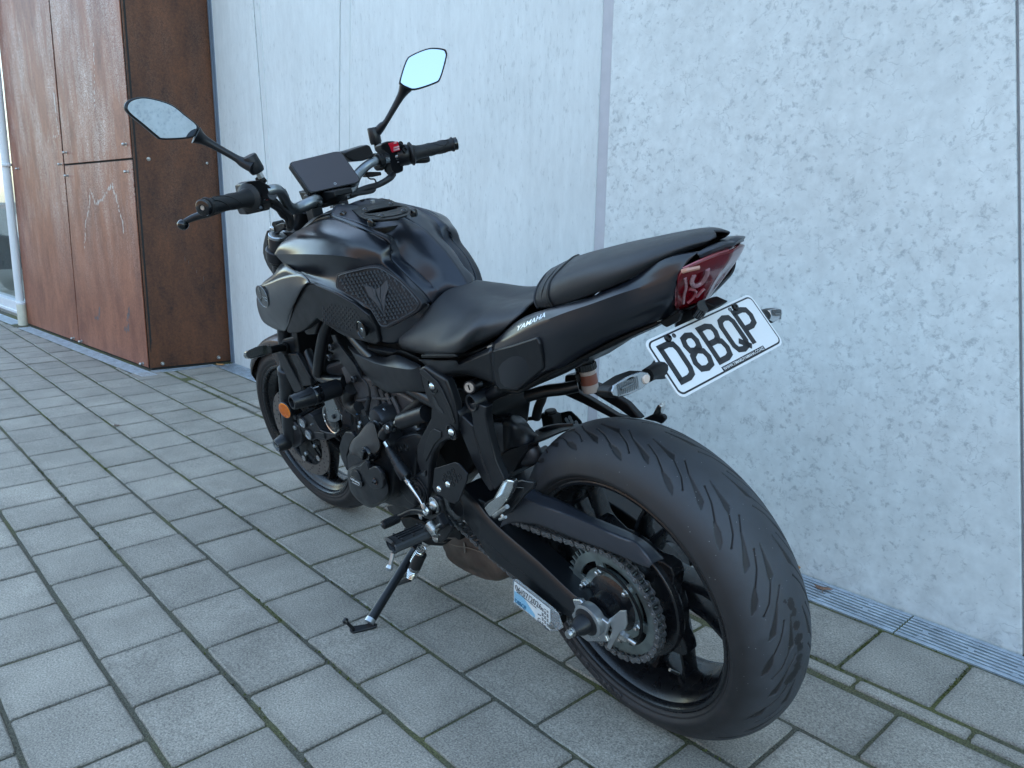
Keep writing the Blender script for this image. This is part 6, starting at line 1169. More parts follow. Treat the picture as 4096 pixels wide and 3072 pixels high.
# fork legs
for s in (1, -1):
    base = Vector((1.40-.012, s*.103, .315)); 
    o = lathe('fork_leg', [(.022, -.02), (.026, .0), (.027, .05), (.0275, .24), (.0285, .245), (.0285, .265), (.0265, .268), (.0205, .27), (.0205, .62), (.0255, .625), (.0255, .70), (.0225, .705)], st(base), FAs, mat('fork_black', (.012, .014, .017), .35, .2), B, 36); 
    cp_ = st(base+FA*.705); lathe('fork_cap', [(.0245, -.004), (.0245, .003), (.022, .005), (.020, .004), (.0195, .0052), (.0001, .0054)], cp_, FAs, alu, o, 32)
    mb = MB(); mb.box(cp_+FAs*.0058, (.026, .004, .0015)); mb.mk('cap_slot', castg, o)
    # bottom lug
cap0 = st(Vector((1.388, .103, .315))+FA*.705)
mb = MB(); tcz = .655
for s in (1, -1): mb.lathe([(.031, -.02), (.034, -.018), (.034, .010), (.031, .012)], st(Vector((1.388, s*.103, .315))+FA*tcz), FAs, 30)
mb.prism([st(Vector((1.388+dx, y, .315))+FA*tcz) for dx, y in ((.03, .11), (.055, .05), (.055, -.05), (.03, -.11), (-.035, -.10), (-.06, -.04), (-.06, .04), (-.035, .10))], FAs*.02)
mb.mk('triple_clamp', cast, B, bevel=.003)
mb = MB(); mb.prism([st(Vector((1.388+dx, y, .315))+FA*.50) for dx, y in ((.03, .125), (.045, .05), (.045, -.05), (.03, -.125), (-.035, -.12), (-.05, -.04), (-.05, .04), (-.035, .12))], FAs*.03); mb.mk('lower_clamp', cast, B, bevel=.004)
cyl('steering_stem', st(Vector((1.36, 0, .315))+FA*.48), st(Vector((1.36, 0, .315))+FA*.72), .028, cast, B, 24)
# axle lug, slider
fl = fplate('axle_lug', 'F4', [(440, 300), (470, 250), (540, 270), (600, 330), (650, 450), (650, 560), (560, 612), (500, 600), (470, 560), (430, 460), (405, 420), (440, 380)], .112, .03, cast, B, bevel=.006, seg=3)
a = st((1.4, .125, .298)); lathe('fork_slider', [(.0265, -.006), (.0275, .0), (.0265, .008), (.0205, .030), (.0185, .033), (.0150, .033), (.0145, .026), (.0001, .026)], a, SYv, plas, B, 40)
mb = MB(); mb.tube([a+SYv*.024, a+SYv*.034], .005, 8); mb.mk('axle_end', zinc, B)
mb = MB(); mb.lathe([(.0142, .026), (.0150, .0335), (.0162, .0335), (.0162, .030)], a, SYv, 36, cap=False); mb.mk('slider_ring', alu, B)
mb = MB(); mb.tube([st((1.4, -.12, .298)), st((1.4, .12, .298))], .012, 16); mb.mk('front_axle', cast, B)
# reflector
c = fk('F4', 447, 128, .136); rfm = mat('amber_reflector', (.85, .25, .01), .18, coat=1, coatr=.05, spec=.8, var=.2, vscale=300); n_ = (SYv+stv(X_)*-.15).normalized()
ro = lathe('reflector', [(.0265, -.010), (.0270, .001), (.0250, .003)], c, n_, plas, B, 36)
rf_ = lathe('reflector_lens', [(.0245, .002), (.0240, .004), (.0001, .0062)], c, n_, rfm, ro, 36)
mb = MB(); u = n_.orthogonal().normalized(); v = n_.cross(u)
for q in range(-8, 9):
    w_ = math.sqrt(max(0, .0225**2-(q*.0026)**2))
    mb.tube([c+n_*.0052+u*q*.0026+v*w_*(-.98), c+n_*.0066+u*q*.0026, c+n_*.0052+u*q*.0026+v*w_*.98], .0005, 4)
mb.mk('lens_ribs', mat('amber_ribs', (.55, .12, .005), .25, coat=.5), ro)
# caliper
cal = fplate('brake_caliper', 'F4', [(590, 180), (625, 200), (640, 230), (700, 190), (740, 170), (790, 210), (830, 300), (880, 380), (960, 410), (1090, 430), (1085, 470), (1040, 480), (950, 518), (900, 515), (830, 495), (790, 520), (720, 500), (670, 430), (640, 370), (600, 300), (580, 240)], .112, .055, cast, B, bevel=.006, seg=3, angle=35); tag(cal, 'black four piston front brake caliper with two silver caps')
fplate('caliper_rib', 'F4', [(800, 400), (930, 420), (950, 500), (830, 470)], .116, .01, cast, cal, bevel=.003)
for x, y in ((662, 292), (738, 440)):
    c = fk('F4', x, y, .118); mb = MB(); mb.lathe([(.0175, -.008), (.0175, -.001), (.0160, .001)], c, SYv, 30); mb.mk('piston_boss', cast, cal)
    mb = MB(); mb.lathe([(.0152, .0), (.0150, .002), (.0130, .0026), (.0125, .0012), (.0001, .0010)], c, SYv, 30); mb.box(c+SYv*.0018, (.016, .002, .004), Matrix.Rotation(.6, 3, 'Y')); mb.box(c+SYv*.0018, (.004, .002, .016), Matrix.Rotation(.6, 3, 'Y')); mb.mk('piston_cap', alu, cal)
for x, y, r in ((588, 338, .0085), (835, 568, .0065), (725, 665, .0065), (800, 300, .004), (593, 208, .009)):
    mb = MB(); hexbolt(mb, fk('F4', x, y, .108), SYv, r, .009); mb.mk('caliper_bolt', zinc if r < .009 else cast, cal)
# disc with drilled holes, carrier with buttons
for s in (1, -1):
    dc = Vector((1.4, s*.066, .298)); mb = MB(); mb.lathe([(.112, -.0022), (.112, .0022), (.149, .0022), (.149, -.0022), (.112, -.0022)], dc, Y_, 120, cap=False); do = steer(mb.mk('brake_disc', disc, B))
    if s > 0:
        mb = MB()
        for k in range(60):
            a = 2*math.pi*k/60; r = .1185+.0085*(k % 4); mb.lathe([(.0028, .0023), (.0028, .0028)], dc+Vector((r*math.cos(a), 0, r*math.sin(a))), Y_, 10)
        steer(mb.mk('disc_holes', darkgap, do))
        mb = MB()
        for k in range(6):
            a = R(-73+60*k); er = Vector((math.cos(a), 0, math.sin(a))); et = Vector((-er.z, 0, er.x))
            p = [dc+er*.040-et*.030, dc+er*.075-et*.016, dc+er*.106-et*.014, dc+er*.106+et*.014, dc+er*.075+et*.016, dc+er*.040+et*.030]; mb.prism([q+Y_*.004 for q in p], (0, -.006, 0))
        mb.lathe([(.030, -.004), (.030, .004), (.052, .004), (.052, -.004), (.030, -.004)], dc, Y_, 48, cap=False); steer(mb.mk('disc_carrier', plasd, do, bevel=.0008))
        for k in range(6):
            a = R(-73+60*k); mb = MB(); c = dc+Vector((.100*math.cos(a), .004, .100*math.sin(a))); mb.lathe([(.0095, -.004), (.0095, .001), (.0075, .002), (.005, .0005), (.0001, .0005)], c, Y_, 24); steer(mb.mk('disc_button', alu, do))
# front mudguard
V = []; n1, n2 = 26, 9
for i in range(n1):
    a = R(22+i*4.4)
    for j in range(n2):
        t = (j/(n2-1)*2-1); y = t*.066; rad = .320-.012*abs(t)**2.2-(.030*max(0, abs(t)-.72)/.28); 
        if i < 4: rad -= 0; y *= (.45+.14*i)
        V.append(Vector((1.4, 0, .298))+Vector((rad*math.cos(a), y, rad*math.sin(a))))
F = [[i*n2+j, i*n2+j+1, (i+1)*n2+j+1, (i+1)*n2+j] for i in range(n1-1) for j in range(n2-1)]
fm = mk('front_mudguard', V, F, mat('bronze_black_paint', (.035, .024, .020), .30, .5, coat=.3), B, solid=.003); steer(fm)
fplate('mudguard_stay', 'ZF', [(1200, 430), (1250, 440), (1300, 500), (1330, 600), (1400, 720), (1420, 900), (1370, 920), (1310, 780), (1260, 620), (1190, 500)], .085, .004, mat('bronze_black_paint', (.035, .024, .020), .3), B, bevel=.001)
fplate('fork_guard', 'ZF', [(1255, 445), (1370, 450), (1460, 640), (1560, 830), (1680, 1040), (1690, 1100), (1560, 1120), (1440, 880), (1340, 660)], .132, .012, plas, B, bevel=.002)
fplate('radiator_side_cover', 'ZF', [(1490, 475), (1600, 480), (1720, 700), (1830, 900), (1850, 1010), (1700, 1020), (1690, 940), (1600, 740), (1520, 580)], .138, .016, plas, B, bevel=.004)
fplate('radiator_side_cover', 'ZF', [(1400, 480), (1500, 480), (1540, 600), (1610, 740), (1680, 900), (1690, 1020), (1600, 960), (1480, 700)], .125, .010, plasd, B, bevel=.002)
tube('brake_line', [fk('ZF', 1500, 1140, .10), fk('ZF', 1520, 1060, .10), fk('ZF', 1540, 980, .09), fk('ZF', 1480, 700, .08)], .003, rubb, B, 8)
# radiator body with core
mb = MB(); mb.box((1.135, -.01, .60), (.03, .26, .24), Matrix.Rotation(R(-18), 3, 'Y')); mb.mk('radiator', plasd, B, bevel=.003)
# horn
c = bk('F3', 716, 722, .100); ho_ = lathe('horn', [(.030, -.020), (.040, -.012), (.0405, .001), (.034, .004), (.028, .0035), (.026, .002), (.020, .003), (.0001, .0035)], c, Y_, gloss, B, 44); tag(ho_, 'round black horn with bright rim on a steel strap')
mb = MB(); mb.lathe([(.0385, .0015), (.0412, .0032), (.0418, .001), (.0418, -.002)], c, Y_, 60, cap=False); mb.mk('horn_rim', chro, ho_)
plate('horn_strap', 'F3', [(655, 560), (735, 545), (795, 700), (790, 730), (755, 748), (715, 745), (690, 720)], .112, .003, alud, ho_, bevel=.0008)
mb = MB(); hexbolt(mb, bk('F3', 746, 697, .112), Y_, .007, .006); mb.mk('horn_bolt', cast, ho_)
for x, y in ((662, 686), (668, 740), (790, 650), (810, 692)): mb = MB(); dome(mb, bk('F3', x, y, .104), Y_, .0038, .003); mb.mk('horn_screw', zinc, ho_)
# front indicator (left) and the mirrored one (right)
def indicator(mir=False):
    f = (lambda v: Vector((v.x, -v.y, v.z))) if mir else (lambda v: v)
    mb = MB(); base = [bk('ZF', *p) for p in ((1300, 305, .125), (1350, 240, .125), (1540, 188, .115), (1622, 240, .115), (1612, 440, .115), (1490, 466, .12), (1440, 462, .125), (1340, 405, .130))]; mb.prism([f(p) for p in base], (0, (.05 if mir else -.05), 0)); o = mb.mk('front_indicator', plas, B, bevel=.006, seg=3)
    a, b = bk('ZF', 1420, 385, .128), bk('ZF', 1345, 375, .150); mb = MB(); mb.lathe([(.0175, -.004), (.0175, .006), (.0145, .010), (.0125, .02)], f(a), f(b)-f(a), 24); mb.tube([f(a.lerp(b, .6)), f(b), f(bk('ZF', 1160, 420, .185))], [.011, .0105, .0105], 18); mb.mk('indicator_stalk', plasd, o)
    top = [(732, 500, .262), (760, 440, .258), (900, 372, .238), (1060, 346, .212), (1150, 364, .196), (1170, 410, .192), (1165, 450, .192), (1140, 482, .196), (1000, 532, .220), (830, 568, .248), (768, 556, .256)]
    P = [f(bk('ZF', *p)) for p in top]; mb = MB(); mb.prism(P, (-.014, 0, .004)); mb.prism([p.lerp(sum(P, Vector())/len(P), .06)+Vector((.0001, 0, 0)) for p in P], (.018, 0, -.004)); l_ = mb.mk('indicator_lens', mat('smoked_lens', (.012, .016, .018), .08, coat=1, coatr=.03), o, bevel=.003, seg=3)
    return o
fi = indicator(); tag(fi, 'smoked front indicator on the left side'); indicator(True)
# headlight shield seen edge on, bracket bolts
P = [(40, 420), (50, 440), (52, 570), (90, 600), (130, 640), (138, 700), (135, 800), (100, 855), (45, 770), (15, 700), (0, 640), (3, 560), (20, 480)]
hs = plate('headlight_shell', 'H3', P, .108, .20, plas, B, bevel=.006, seg=3); tag(hs, 'black headlight shell seen from behind')
plate('headlight_bracket', 'H3', [(60, 440), (90, 385), (180, 348), (215, 352), (220, 400), (170, 430), (120, 470), (125, 640), (90, 650), (60, 600)], .115, .01, plasd, B, bevel=.003)
for x, y, r in ((100, 408, .009), (97, 487, .0085), (78, 522, .008), (85, 630, .007)): mb = MB(); dome(mb, bk('H3', x, y, .117), Y_, r, .006); mb.mk('bracket_bolt', zinc if y != 522 else cast, hs)
mb = MB(); mb.tube(P_('H3', (120, 385, .115), (205, 365, .09)), .0125, 18); mb.mk('bracket_spacer', plasd, hs)
# ---------------- handlebar
hb = tube('handlebar', [bk('H1', 1580, 590, .205), bk('H1', 1680, 575, .185), bk('H1', 1745, 640, .165), bk('H1', 1790, 740, .145), bk('H1', 1865, 790, .120), bk('H1', 1960, 765, .095), bk('H1', 2100, 700, .060), bk('H3', 560, 135, .030), bk('H3', 680, 95, -.015), bk('H3', 790, 60, -.055), bk('H3', 870, 20, -.085), bk('H2', 95, 760, -.115), bk('H2', 190, 650, -.140), bk('H2', 310, 560, -.165), bk('H2', 430, 520, -.190), bk('H2', 600, 490, -.225), bk('H2', 800, 440, -.255)], [.0115, .0115, .0118, .0125, .0132, .0140, .0143, .0143, .0143, .0143, .0140, .0132, .0125, .0118, .0115, .0112, .0112], alud, B, 22); tag(hb, 'silver tapered handlebar')
for (k, x, y, l) in (('H3', 490, 150, .052), ('H3', 750, 85, -.045)):
    c = bk(k, x, y, l); mb = MB(); mb.lathe([(.0155, -.014), (.0225, -.014), (.0225, .014), (.0155, .014)], c, Y_, 28); mb.box(c-Z_*.028, (.040, .028, .034)); cl_ = mb.mk('bar_clamp', cast, B, bevel=.003)
    for q in (-.019, .019): mb = MB(); mb.lathe([(.007, 0), (.007, .007), (.0045, .0072), (.004, .003), (.0001, .003)], c+X_*q+Z_*.014, Z_, 16); mb.mk('clamp_bolt', cast, cl_)
c0_ = bk('H3', 490, 150, .052); c1_ = bk('H3', 750, 85, -.045)
mb = MB(); mb.tube([c0_-Y_*.012, c1_+Y_*.012], .0185, 22); mb.mk('clamp_bridge', cast, B)
cyl('bar_riser', bk('H3', 375, 385, .052), bk('H3', 400, 200, .052), .022, cast, B, 24)
mb = MB(); mb.prism([Vector((x, y, .935)) for x, y in ((1.10, .10), (1.12, .03), (1.12, -.03), (1.10, -.10), (1.0, -.08), (.985, 0), (1.0, .08))], (0, 0, .02)); mb.mk('steering_head_cover', plasd, B, bevel=.004)
mb = MB(); 
for x, y in ((690, 200), (740, 188), (785, 178)): mb.lathe([(.006, 0), (.006, .004), (.003, .005)], bk('H3', x, y, .02), Z_, 12)
mb.mk('key_switch_screws', zinc, B)
# grips
def grip(a, b, s, kbar, name='grip'):
    D = b-a; L_ = D.length; mb = MB()
    mb.lathe([(.0135, 0), (.030, .002), (.031, .006), (.0285, .008), (.0215, .012), (.0185, .022), (.0172, .035), (.0165, L_*.5), (.0160, L_*.80), (.0163, L_*.86), (.0190, L_*.885), (.0195, L_*.90), (.0185, L_*.915), (.0150, L_*.92)], a, D, 36); g = mb.mk('handle_grip', rubb, B)
    mb = MB(); u = D.orthogonal().normalized(); v = D.normalized().cross(u)
    for k in range(9):
        a0 = k*2*math.pi/9; pts = []
        for t in np.linspace(.30, .82, 10): ang = a0+1.1*math.sin((t-.3)*6+k*.9); pts.append(a+D*t+(u*math.cos(ang)+v*math.sin(ang))*.0168)
        mb.tube(pts, .0010, 5)
    mb.mk('grip_grooves', rubb, g)
    lathe('bar_end', [(.0155, L_*.92), (.0165, L_*.925), (.0170, L_*.99), (.0150, L_*1.0), (.0065, L_*1.002), (.0055, L_*.985), (.0001, L_*.985)], a, D, gloss, g, 32); mb = MB(); mb.lathe([(.0052, L_*.986), (.0048, L_*.993), (.0022, L_*.993), (.0001, L_*.988)], a, D, 12); mb.mk('bar_end_bolt', zinc, g)
    return g
gL = grip(bk('H1', 1385, 665, .248), bk('H1', 850, 780, .378), 1, 0); tag(gL, 'black rubber left grip with wavy grooves and gloss bar end')
gR = grip(bk('H2', 880, 430, -.262), bk('H2', 1580, 270, -.385), -1, 0); tag(gR, 'black rubber right grip')
# throttle housing
a, b = bk('H2', 720, 455, -.245), bk('H2', 890, 430, -.270); mb = MB(); mb.lathe([(.026, 0), (.0275, .004), (.0275, (b-a).length*.7), (.024, (b-a).length)], a, b-a, 30); mb.mk('throttle_housing', plas, B)
swr = MB(); swr.prism(P_('H2', (460, 270, -.205), (560, 235, -.215), (640, 230, -.225), (740, 250, -.235), (835, 300, -.245), (830, 480, -.25), (795, 600, -.25), (795, 690, -.25), (650, 725, -.235), (620, 640, -.225), (600, 540, -.222), (575, 440, -.215), (530, 400, -.21), (470, 350, -.205)), (.040, 0, -.004)); so_ = swr.mk('right_switch_housing', plas, B, bevel=.005, seg=3); so_.name = 'switch_housing'; tag(so_, 'right switch housing with a red engine stop switch')
redp = mat('red_switch', (.55, .008, .03), .35)
mb = MB(); mb.prism([p+Vector((-.006, 0, .002)) for p in P_('H2', (570, 280, -.216), (690, 255, -.228), (728, 388, -.232), (620, 418, -.222))], (.010, 0, 0)); ro_ = mb.mk('stop_switch', redp, so_, bevel=.001)
mb = MB()
for q in ([(590, 280), (620, 274), (626, 296), (597, 302)], [(628, 273), (668, 265), (672, 284), (632, 293)], [(618, 340), (705, 318), (712, 340), (625, 362)], [(630, 376), (708, 352), (714, 376), (636, 398)]): mb.prism([bk('H2', x, y, -.222)+Vector((-.0068, 0, .002)) for x, y in q], (.003, 0, 0))
mb.mk('switch_print', mat('pale_pink_print', (.75, .55, .56), .4), ro_, bevel=.0006)
mb = MB(); mb.prism([bk('H2', x, y, -.235)+Vector((-.002, 0, .0)) for x, y in ((655, 548), (722, 535), (724, 552), (658, 566))], (.003, 0, 0)); mb.mk('menu_print', wpnt, so_)
mb = MB()
for k in range(5): mb.tube([bk('H2', 738+k*7, 490+k*26, -.244)+Vector((-.001, 0, 0)), bk('H2', 760+k*7, 486+k*26, -.248)+Vector((-.001, 0, 0))], .0028, 8)
mb.mk('menu_wheel', gloss, so_)
for x, y in ((790, 372), (730, 285), (418, 445), (470, 630)): mb = MB(); mb.lathe([(.0065, -.002), (.0065, .006), (.0045, .0062), (.0042, .002), (.0001, .002)], bk('H2', x, y, -.215 if x < 500 else -.24)+Vector((-.003, 0, 0)), (-.93, .1, .25), 18); mb.mk('switch_bolt', plasd, so_)
mb = MB(); mb.lathe([(.012, -.009), (.0185, -.009), (.0185, .009), (.012, .009)], bk('H2', 445, 520, -.192), (bk('H2', 600, 490, -.225)-bk('H2', 310, 560, -.165)), 26); mb.prism(P_('H2', (385, 430, -.19), (430, 400, -.19), (470, 430, -.19), (515, 640, -.195), (480, 680, -.195), (430, 640, -.19)), (.03, 0, 0)); mb.mk('brake_clamp', plasd, B, bevel=.003)
# front master cylinder / brake reservoir cover
mb = MB(); mb.prism(P_('H2', (-150, 400, -.10), (0, 370, -.12), (260, 290, -.16), (300, 298, -.17), (375, 470, -.175), (200, 530, -.15), (40, 545, -.12), (-40, 480, -.11)), (.05, 0, 0)); mb.mk('front_brake_reservoir', plas, B, bevel=.006, seg=3)
mb = MB(); mb.prism(P_('H2', (215, 690, -.15), (300, 690, -.16), (460, 690, -.185), (470, 740, -.185), (330, 770, -.16), (240, 770, -.15)), (.02, 0, 0)); mb.mk('brake_light_switch', plasd, B, bevel=.002)
tube('switch_cable', P_('H2', (260, 770, -.15), (300, 795, -.155), (360, 800, -.165), (385, 850, -.165)), .0022, rubb, B, 8)
tube('throttle_cable', P_('H2', (640, 730, -.225), (580, 790, -.20), (420, 880, -.17), (250, 930, -.13), (60, 1010, -.09), (-100, 1060, -.06)), [.008, .0085, .008, .0085, .010, .010], rubb, B, 14)
tube('throttle_cable', P_('H2', (600, 740, -.215), (500, 830, -.19), (380, 900, -.165), (330, 975, -.14), (150, 1010, -.10), (0, 1035, -.07)), .0055, rubb, B, 12)
# right lever
tube('brake_lever', [bk('H2', 500, 590, -.20)+X_*.05, bk('H2', 900, 545, -.265)+X_*.045, bk('H2', 1050, 520, -.295)+X_*.035, bk('H2', 1200, 500, -.325)+X_*.03, bk('H2', 1250, 490, -.335)+X_*.03], [.008, .0075, .008, .010, .0085], plas, B, 14)
# left controls
swl = MB(); swl.prism(P_('H1', (1290, 520, .245), (1350, 490, .240), (1500, 470, .220), (1590, 525, .205), (1625, 560, .20), (1632, 620, .20), (1605, 650, .203), (1610, 800, .205), (1345, 858, .24), (1310, 780, .245), (1330, 700, .245)), (.045, 0, 0)); sl = swl.mk('switch_housing', plas, B, bevel=.006, seg=3); tag(sl, 'left switch housing with indicator and horn buttons')
mb = MB()
for pts in ([(1425, 650), (1500, 635), (1525, 660), (1440, 680)], [(1440, 690), (1570, 665), (1575, 690), (1450, 712)], [(1400, 760), (1430, 755), (1440, 800), (1405, 810)], [(1540, 735), (1600, 720), (1602, 775), (1545, 790)]): mb.prism([p+Vector((-.006, 0, 0)) for p in P_('H1', *[(x, y, .222) for x, y in pts])], (.012, 0, 0))
mb.mk('thumb_buttons', plasd, sl, bevel=.0012)
for x, y, w_ in ((1390, 508, 7), (1453, 565, 8), (1455, 598, 10), (1545, 690, 7)):
    mb = MB(); mb.prism([bk('H1', x+dx, y+dy, .222)+Vector((-.0022, 0, .001)) for dx, dy in ((-w_, -4), (w_, -6), (w_, 5), (-w_, 7))], (.003, 0, 0))
    mb.mk('switch_symbol', wpnt, sl)
mb = MB(); mb.prism([bk('H1', *p)+Vector((-.0022, 0, 0)) for p in ((1558, 696, .215), (1570, 676, .215), (1580, 693, .215))], (.003, 0, 0)); mb.mk('hazard_mark', redp, sl)
mb = MB(); dome(mb, bk('H1', 1482, 775, .222)+Vector((-.008, 0, 0)), (-.9, .2, .3), .008, .004); mb.mk('horn_button', gloss, sl)
mb = MB(); mb.tube([bk('H1', 1478, 440, .212), bk('H1', 1530, 500, .208)], .0105, 6); mb.mk('mirror_mount_nut', plasd, B); mb = MB(); mb.lathe([(.010, 0), (.010, .006)], bk('H1', 1615, 645, .20)+Vector((-.004, 0, 0)), (-.95, .1, .2), 16); mb.mk('clamp_screw', cast, B)
lv = tube('clutch_lever', [bk('H1', 1500, 700, .235)+X_*.06, bk('H1', 1280, 745, .28)+X_*.045, bk('H1', 1000, 835, .325)+X_*.035, bk('H1', 830, 880, .350)+X_*.030, bk('H1', 690, 945, .375)+X_*.030], [.009, .008, .0085, .0080, .0055], plas, B, 14)
e = bk('H1', 642, 963, .385)+X_*.030; e = bk('H1', 642, 963, e.x, 0); mb = MB(); mb.lathe([(.0001, -.0125), (.006, -.0110), (.0105, -.006), (.0125, 0), (.0105, .006), (.006, .0110), (.0001, .0125)], e, Y_, 20); mb.mk('lever_ball', gloss, lv)
tube('clutch_cable', P_('H1', (1600, 690, .20), (1660, 700, .19), (1720, 780, .17), (1800, 850, .15), (1830, 930, .14), (1820, 1000, .13)), [.006, .0065, .0075, .0075, .0085, .0085], rubb, B, 14)
tube('wiring_loom', P_('H1', (1610, 740, .20), (1690, 790, .18), (1740, 860, .165), (1790, 900, .15), (1810, 980, .14)), .0065, rubb, B, 14)
tube('wiring_loom', P_('H1', (1760, 580, .12), (1800, 660, .11), (1830, 800, .10), (1850, 900, .10)), .004, rubb, B, 10)
# ---------------- display
q1 = bk('Z1', 1048, 688, .082); q2 = bk('Z1', 1322, 627, -.068); 
pc0 = bk('Z1', 1245, 745, 0); nrm = Vector((-.80, .02, .60)).normalized()
def on_d(x, y, off=0): return bkn('Z1', x, y, pc0+nrm*off, nrm)
shape = [(1048, 700), (1052, 690), (1065, 684), (1290, 630), (1315, 627), (1332, 634), (1345, 645), (1437, 775), (1441, 788), (1434, 798), (1415, 806), (1180, 858), (1165, 858), (1152, 848)]
P = [on_d(x, y) for x, y in shape]; mb = MB(); mb.prism(P, -nrm*.018); dsp = mb.mk('display', gloss, B, bevel=.003, seg=3); tag(dsp, 'rectangular display screen, switched off')
C0_ = sum(P, Vector())/len(P); mb = MB(); mb.prism([p.lerp(C0_, .05)+nrm*.0006 for p in P], -nrm*.002); mb.mk('screen', mat('dark_screen', (.030, .026, .034), .30, coat=.15, var=.02, rvar=.01), dsp)
c = on_d(1300, 808, .0012); mb = MB(); mb.lathe([(.0034, 0), (.0034, .0004), (.0028, .0004), (.0028, 0)], c, nrm, 24, cap=False); mb.tube([c+nrm*.0003-Y_*.0016, c+nrm*.0003+Y_*.0016], .0003, 4); mb.mk('screen_emblem', wpnt, dsp)
P2 = [on_d(x, y, -.018) for x, y in ((1052, 705), (1160, 850), (1180, 858), (1420, 806), (1437, 790), (1340, 655), (1290, 650), (1080, 695))]; cc = sum(P2, Vector())/len(P2); mb = MB(); L_ = []
for t, o_ in ((0, 0), (.03, -.012), (.22, -.030), (.5, -.036)): L_.append([p.lerp(cc, t)+nrm*o_ for p in P2])
n = len(P2); mb.add([p for r in L_ for p in r], [[i*n+j, i*n+(j+1) % n, (i+1)*n+(j+1) % n, (i+1)*n+j] for i in range(3) for j in range(n)]+[[3*n+j for j in range(n)]]); mb.mk('display_housing', plas, dsp, bevel=.002)
plate('display_bracket', 'Z1', [(1095, 850), (1150, 860), (1290, 850), (1300, 880), (1180, 950), (1130, 930)], .03, .05, plasd, dsp, bevel=.003)
# ---------------- mirrors
def mirror(k, outl, p0, n, glass_in, label, stem):
    n = Vector(n).normalized(); P = cr([bkn(k, x, y, p0, n) for x, y in outl], 4, True); C_ = sum(P, Vector())/len(P); m_ = len(P); L_ = []
    for t, o_ in ((.075, .0), (.045, .0022), (.0, .0), (.0, -.004), (.05, -.011), (.25, -.020), (.6, -.025)): L_.append([q.lerp(C_, t)+n*o_ for q in P])
    V = [q for r in L_ for q in r]; F = [[i*m_+j, i*m_+(j+1) % m_, (i+1)*m_+(j+1) % m_, (i+1)*m_+j] for i in range(len(L_)-1) for j in range(m_)]+[[(len(L_)-1)*m_+j for j in range(m_)]]
    o = mk('mirror', V, F, plas, B); tag(o, label); g = [q.lerp(C_, .075)+n*.0006 for q in P]; mk('mirror_glass', g+[q-n*.002 for q in g], [list(range(m_))]+[[i, (i+1) % m_, m_+(i+1) % m_, m_+i] for i in range(m_)], mir, o, smooth=False)
    return o
pL = bk('Z1', 330, 455, .38); mL = mirror('Z1', [(138, 372), (165, 342), (225, 328), (300, 338), (400, 372), (475, 430), (544, 488), (536, 525), (516, 552), (440, 562), (345, 564), (315, 548), (240, 485), (150, 410)], pL, (-.97, -.235, .055), 0, 'left mirror reflecting pale concrete', 0)
pR = bk('Z1', 1790, 170, -.40); mR = mirror('Z1', [(1655, 240), (1690, 130), (1725, 95), (1820, 58), (1900, 62), (1918, 80), (1918, 110), (1885, 225), (1850, 255), (1740, 290), (1690, 278), (1662, 262)], pR, (-.855, .40, .33), 0, 'right mirror reflecting blue sky', 0)
def stem(pts, rads, parent): tube('mirror_stem', pts, rads, plas, parent, 16, sm=4)
stem([bk('Z1', 530, 540, .315), bk('Z1', 590, 575, .298), bk('Z1', 740, 660, .258), bk('Z1', 790, 690, .245), bk('Z1', 850, 720, .232)], [.019, .0095, .0075, .0110, .0125], mL)
stem([bk('Z1', 1690, 275, -.345), bk('Z1', 1660, 330, -.33), bk('Z1', 1585, 460, -.29), bk('Z1', 1560, 490, -.28), bk('Z1', 1535, 520, -.27)], [.019, .0105, .0078, .0110, .0125], mR)
for (a, b, par) in ((('Z1', 822, 655, .232), ('Z1', 875, 745, .220), mL), (('Z1', 1508, 497, -.262), ('Z1', 1528, 590, -.262), mR)):
    a = bk(*a); b = bk(*b); mb = MB(); mb.lathe([(.0145, 0), (.0165, .003), (.0165, (b-a).length-.006), (.0140, (b-a).length)], a, b-a, 26); mb.mk('stem_socket', plas, par); mb = MB(); mb.tube([b, b+(b-a)*.35], .0075, 6); mb.mk('stem_bolt', zinc if par is mL else plasd, par)
# ---------------- number plate and rear indicators
TL, TR_, BR, BL = bk('Z4', 1062, 880, .127), bk('Z4', 1782, 552, -.127), bk('Z4', 2022, 890, -.127), bk('Z4', 1312, 1272, .127)
O_ = (TL+TR_+BR+BL)/4; U = ((TR_-TL)+(BR-BL)).normalized(); Vd = ((BL-TL)+(BR-TR_)); Wd = ((TR_-TL).length+(BR-BL).length)/2; Hd = ((BL-TL).length+(BR-TR_).length)/2; Vd = (Vd-U*Vd.dot(U)).normalized(); Nn = U.cross(Vd).normalized(); Nn = Nn if Nn.x < 0 else -Nn
def pp(u, v, n=0): return O_+U*(u*Wd/2)+Vd*(v*Hd/2)+Nn*n
def rrect(mb, hw, hh, r, n0, th, k=6):
    P = []
    for cx, cy, a0 in ((1, -1, -90), (1, 1, 0), (-1, 1, 90), (-1, -1, 180)):
        for q in range(k+1): a = R(a0+90*q/k); P.append(O_+U*(cx*(hw-r)+r*math.cos(a))+Vd*(cy*(hh-r)+r*math.sin(a))+Nn*n0)
    mb.prism(P, -Nn*th)
mb = MB(); rrect(mb, Wd/2, Hd/2, .012, .0, .0015); npl = mb.mk('number_plate', white, B, smooth=False); tag(npl, 'white number plate reading D8BQP, tilted')
mb = MB(); rrect(mb, Wd/2-.0035, Hd/2-.0035, .010, .0006, .0008); mb.mk('plate_border', blk, npl, smooth=False)
mb = MB(); rrect(mb, Wd/2-.0062, Hd/2-.0062, .008, .0010, .0008); mb.mk('plate_field', white, npl, smooth=False)
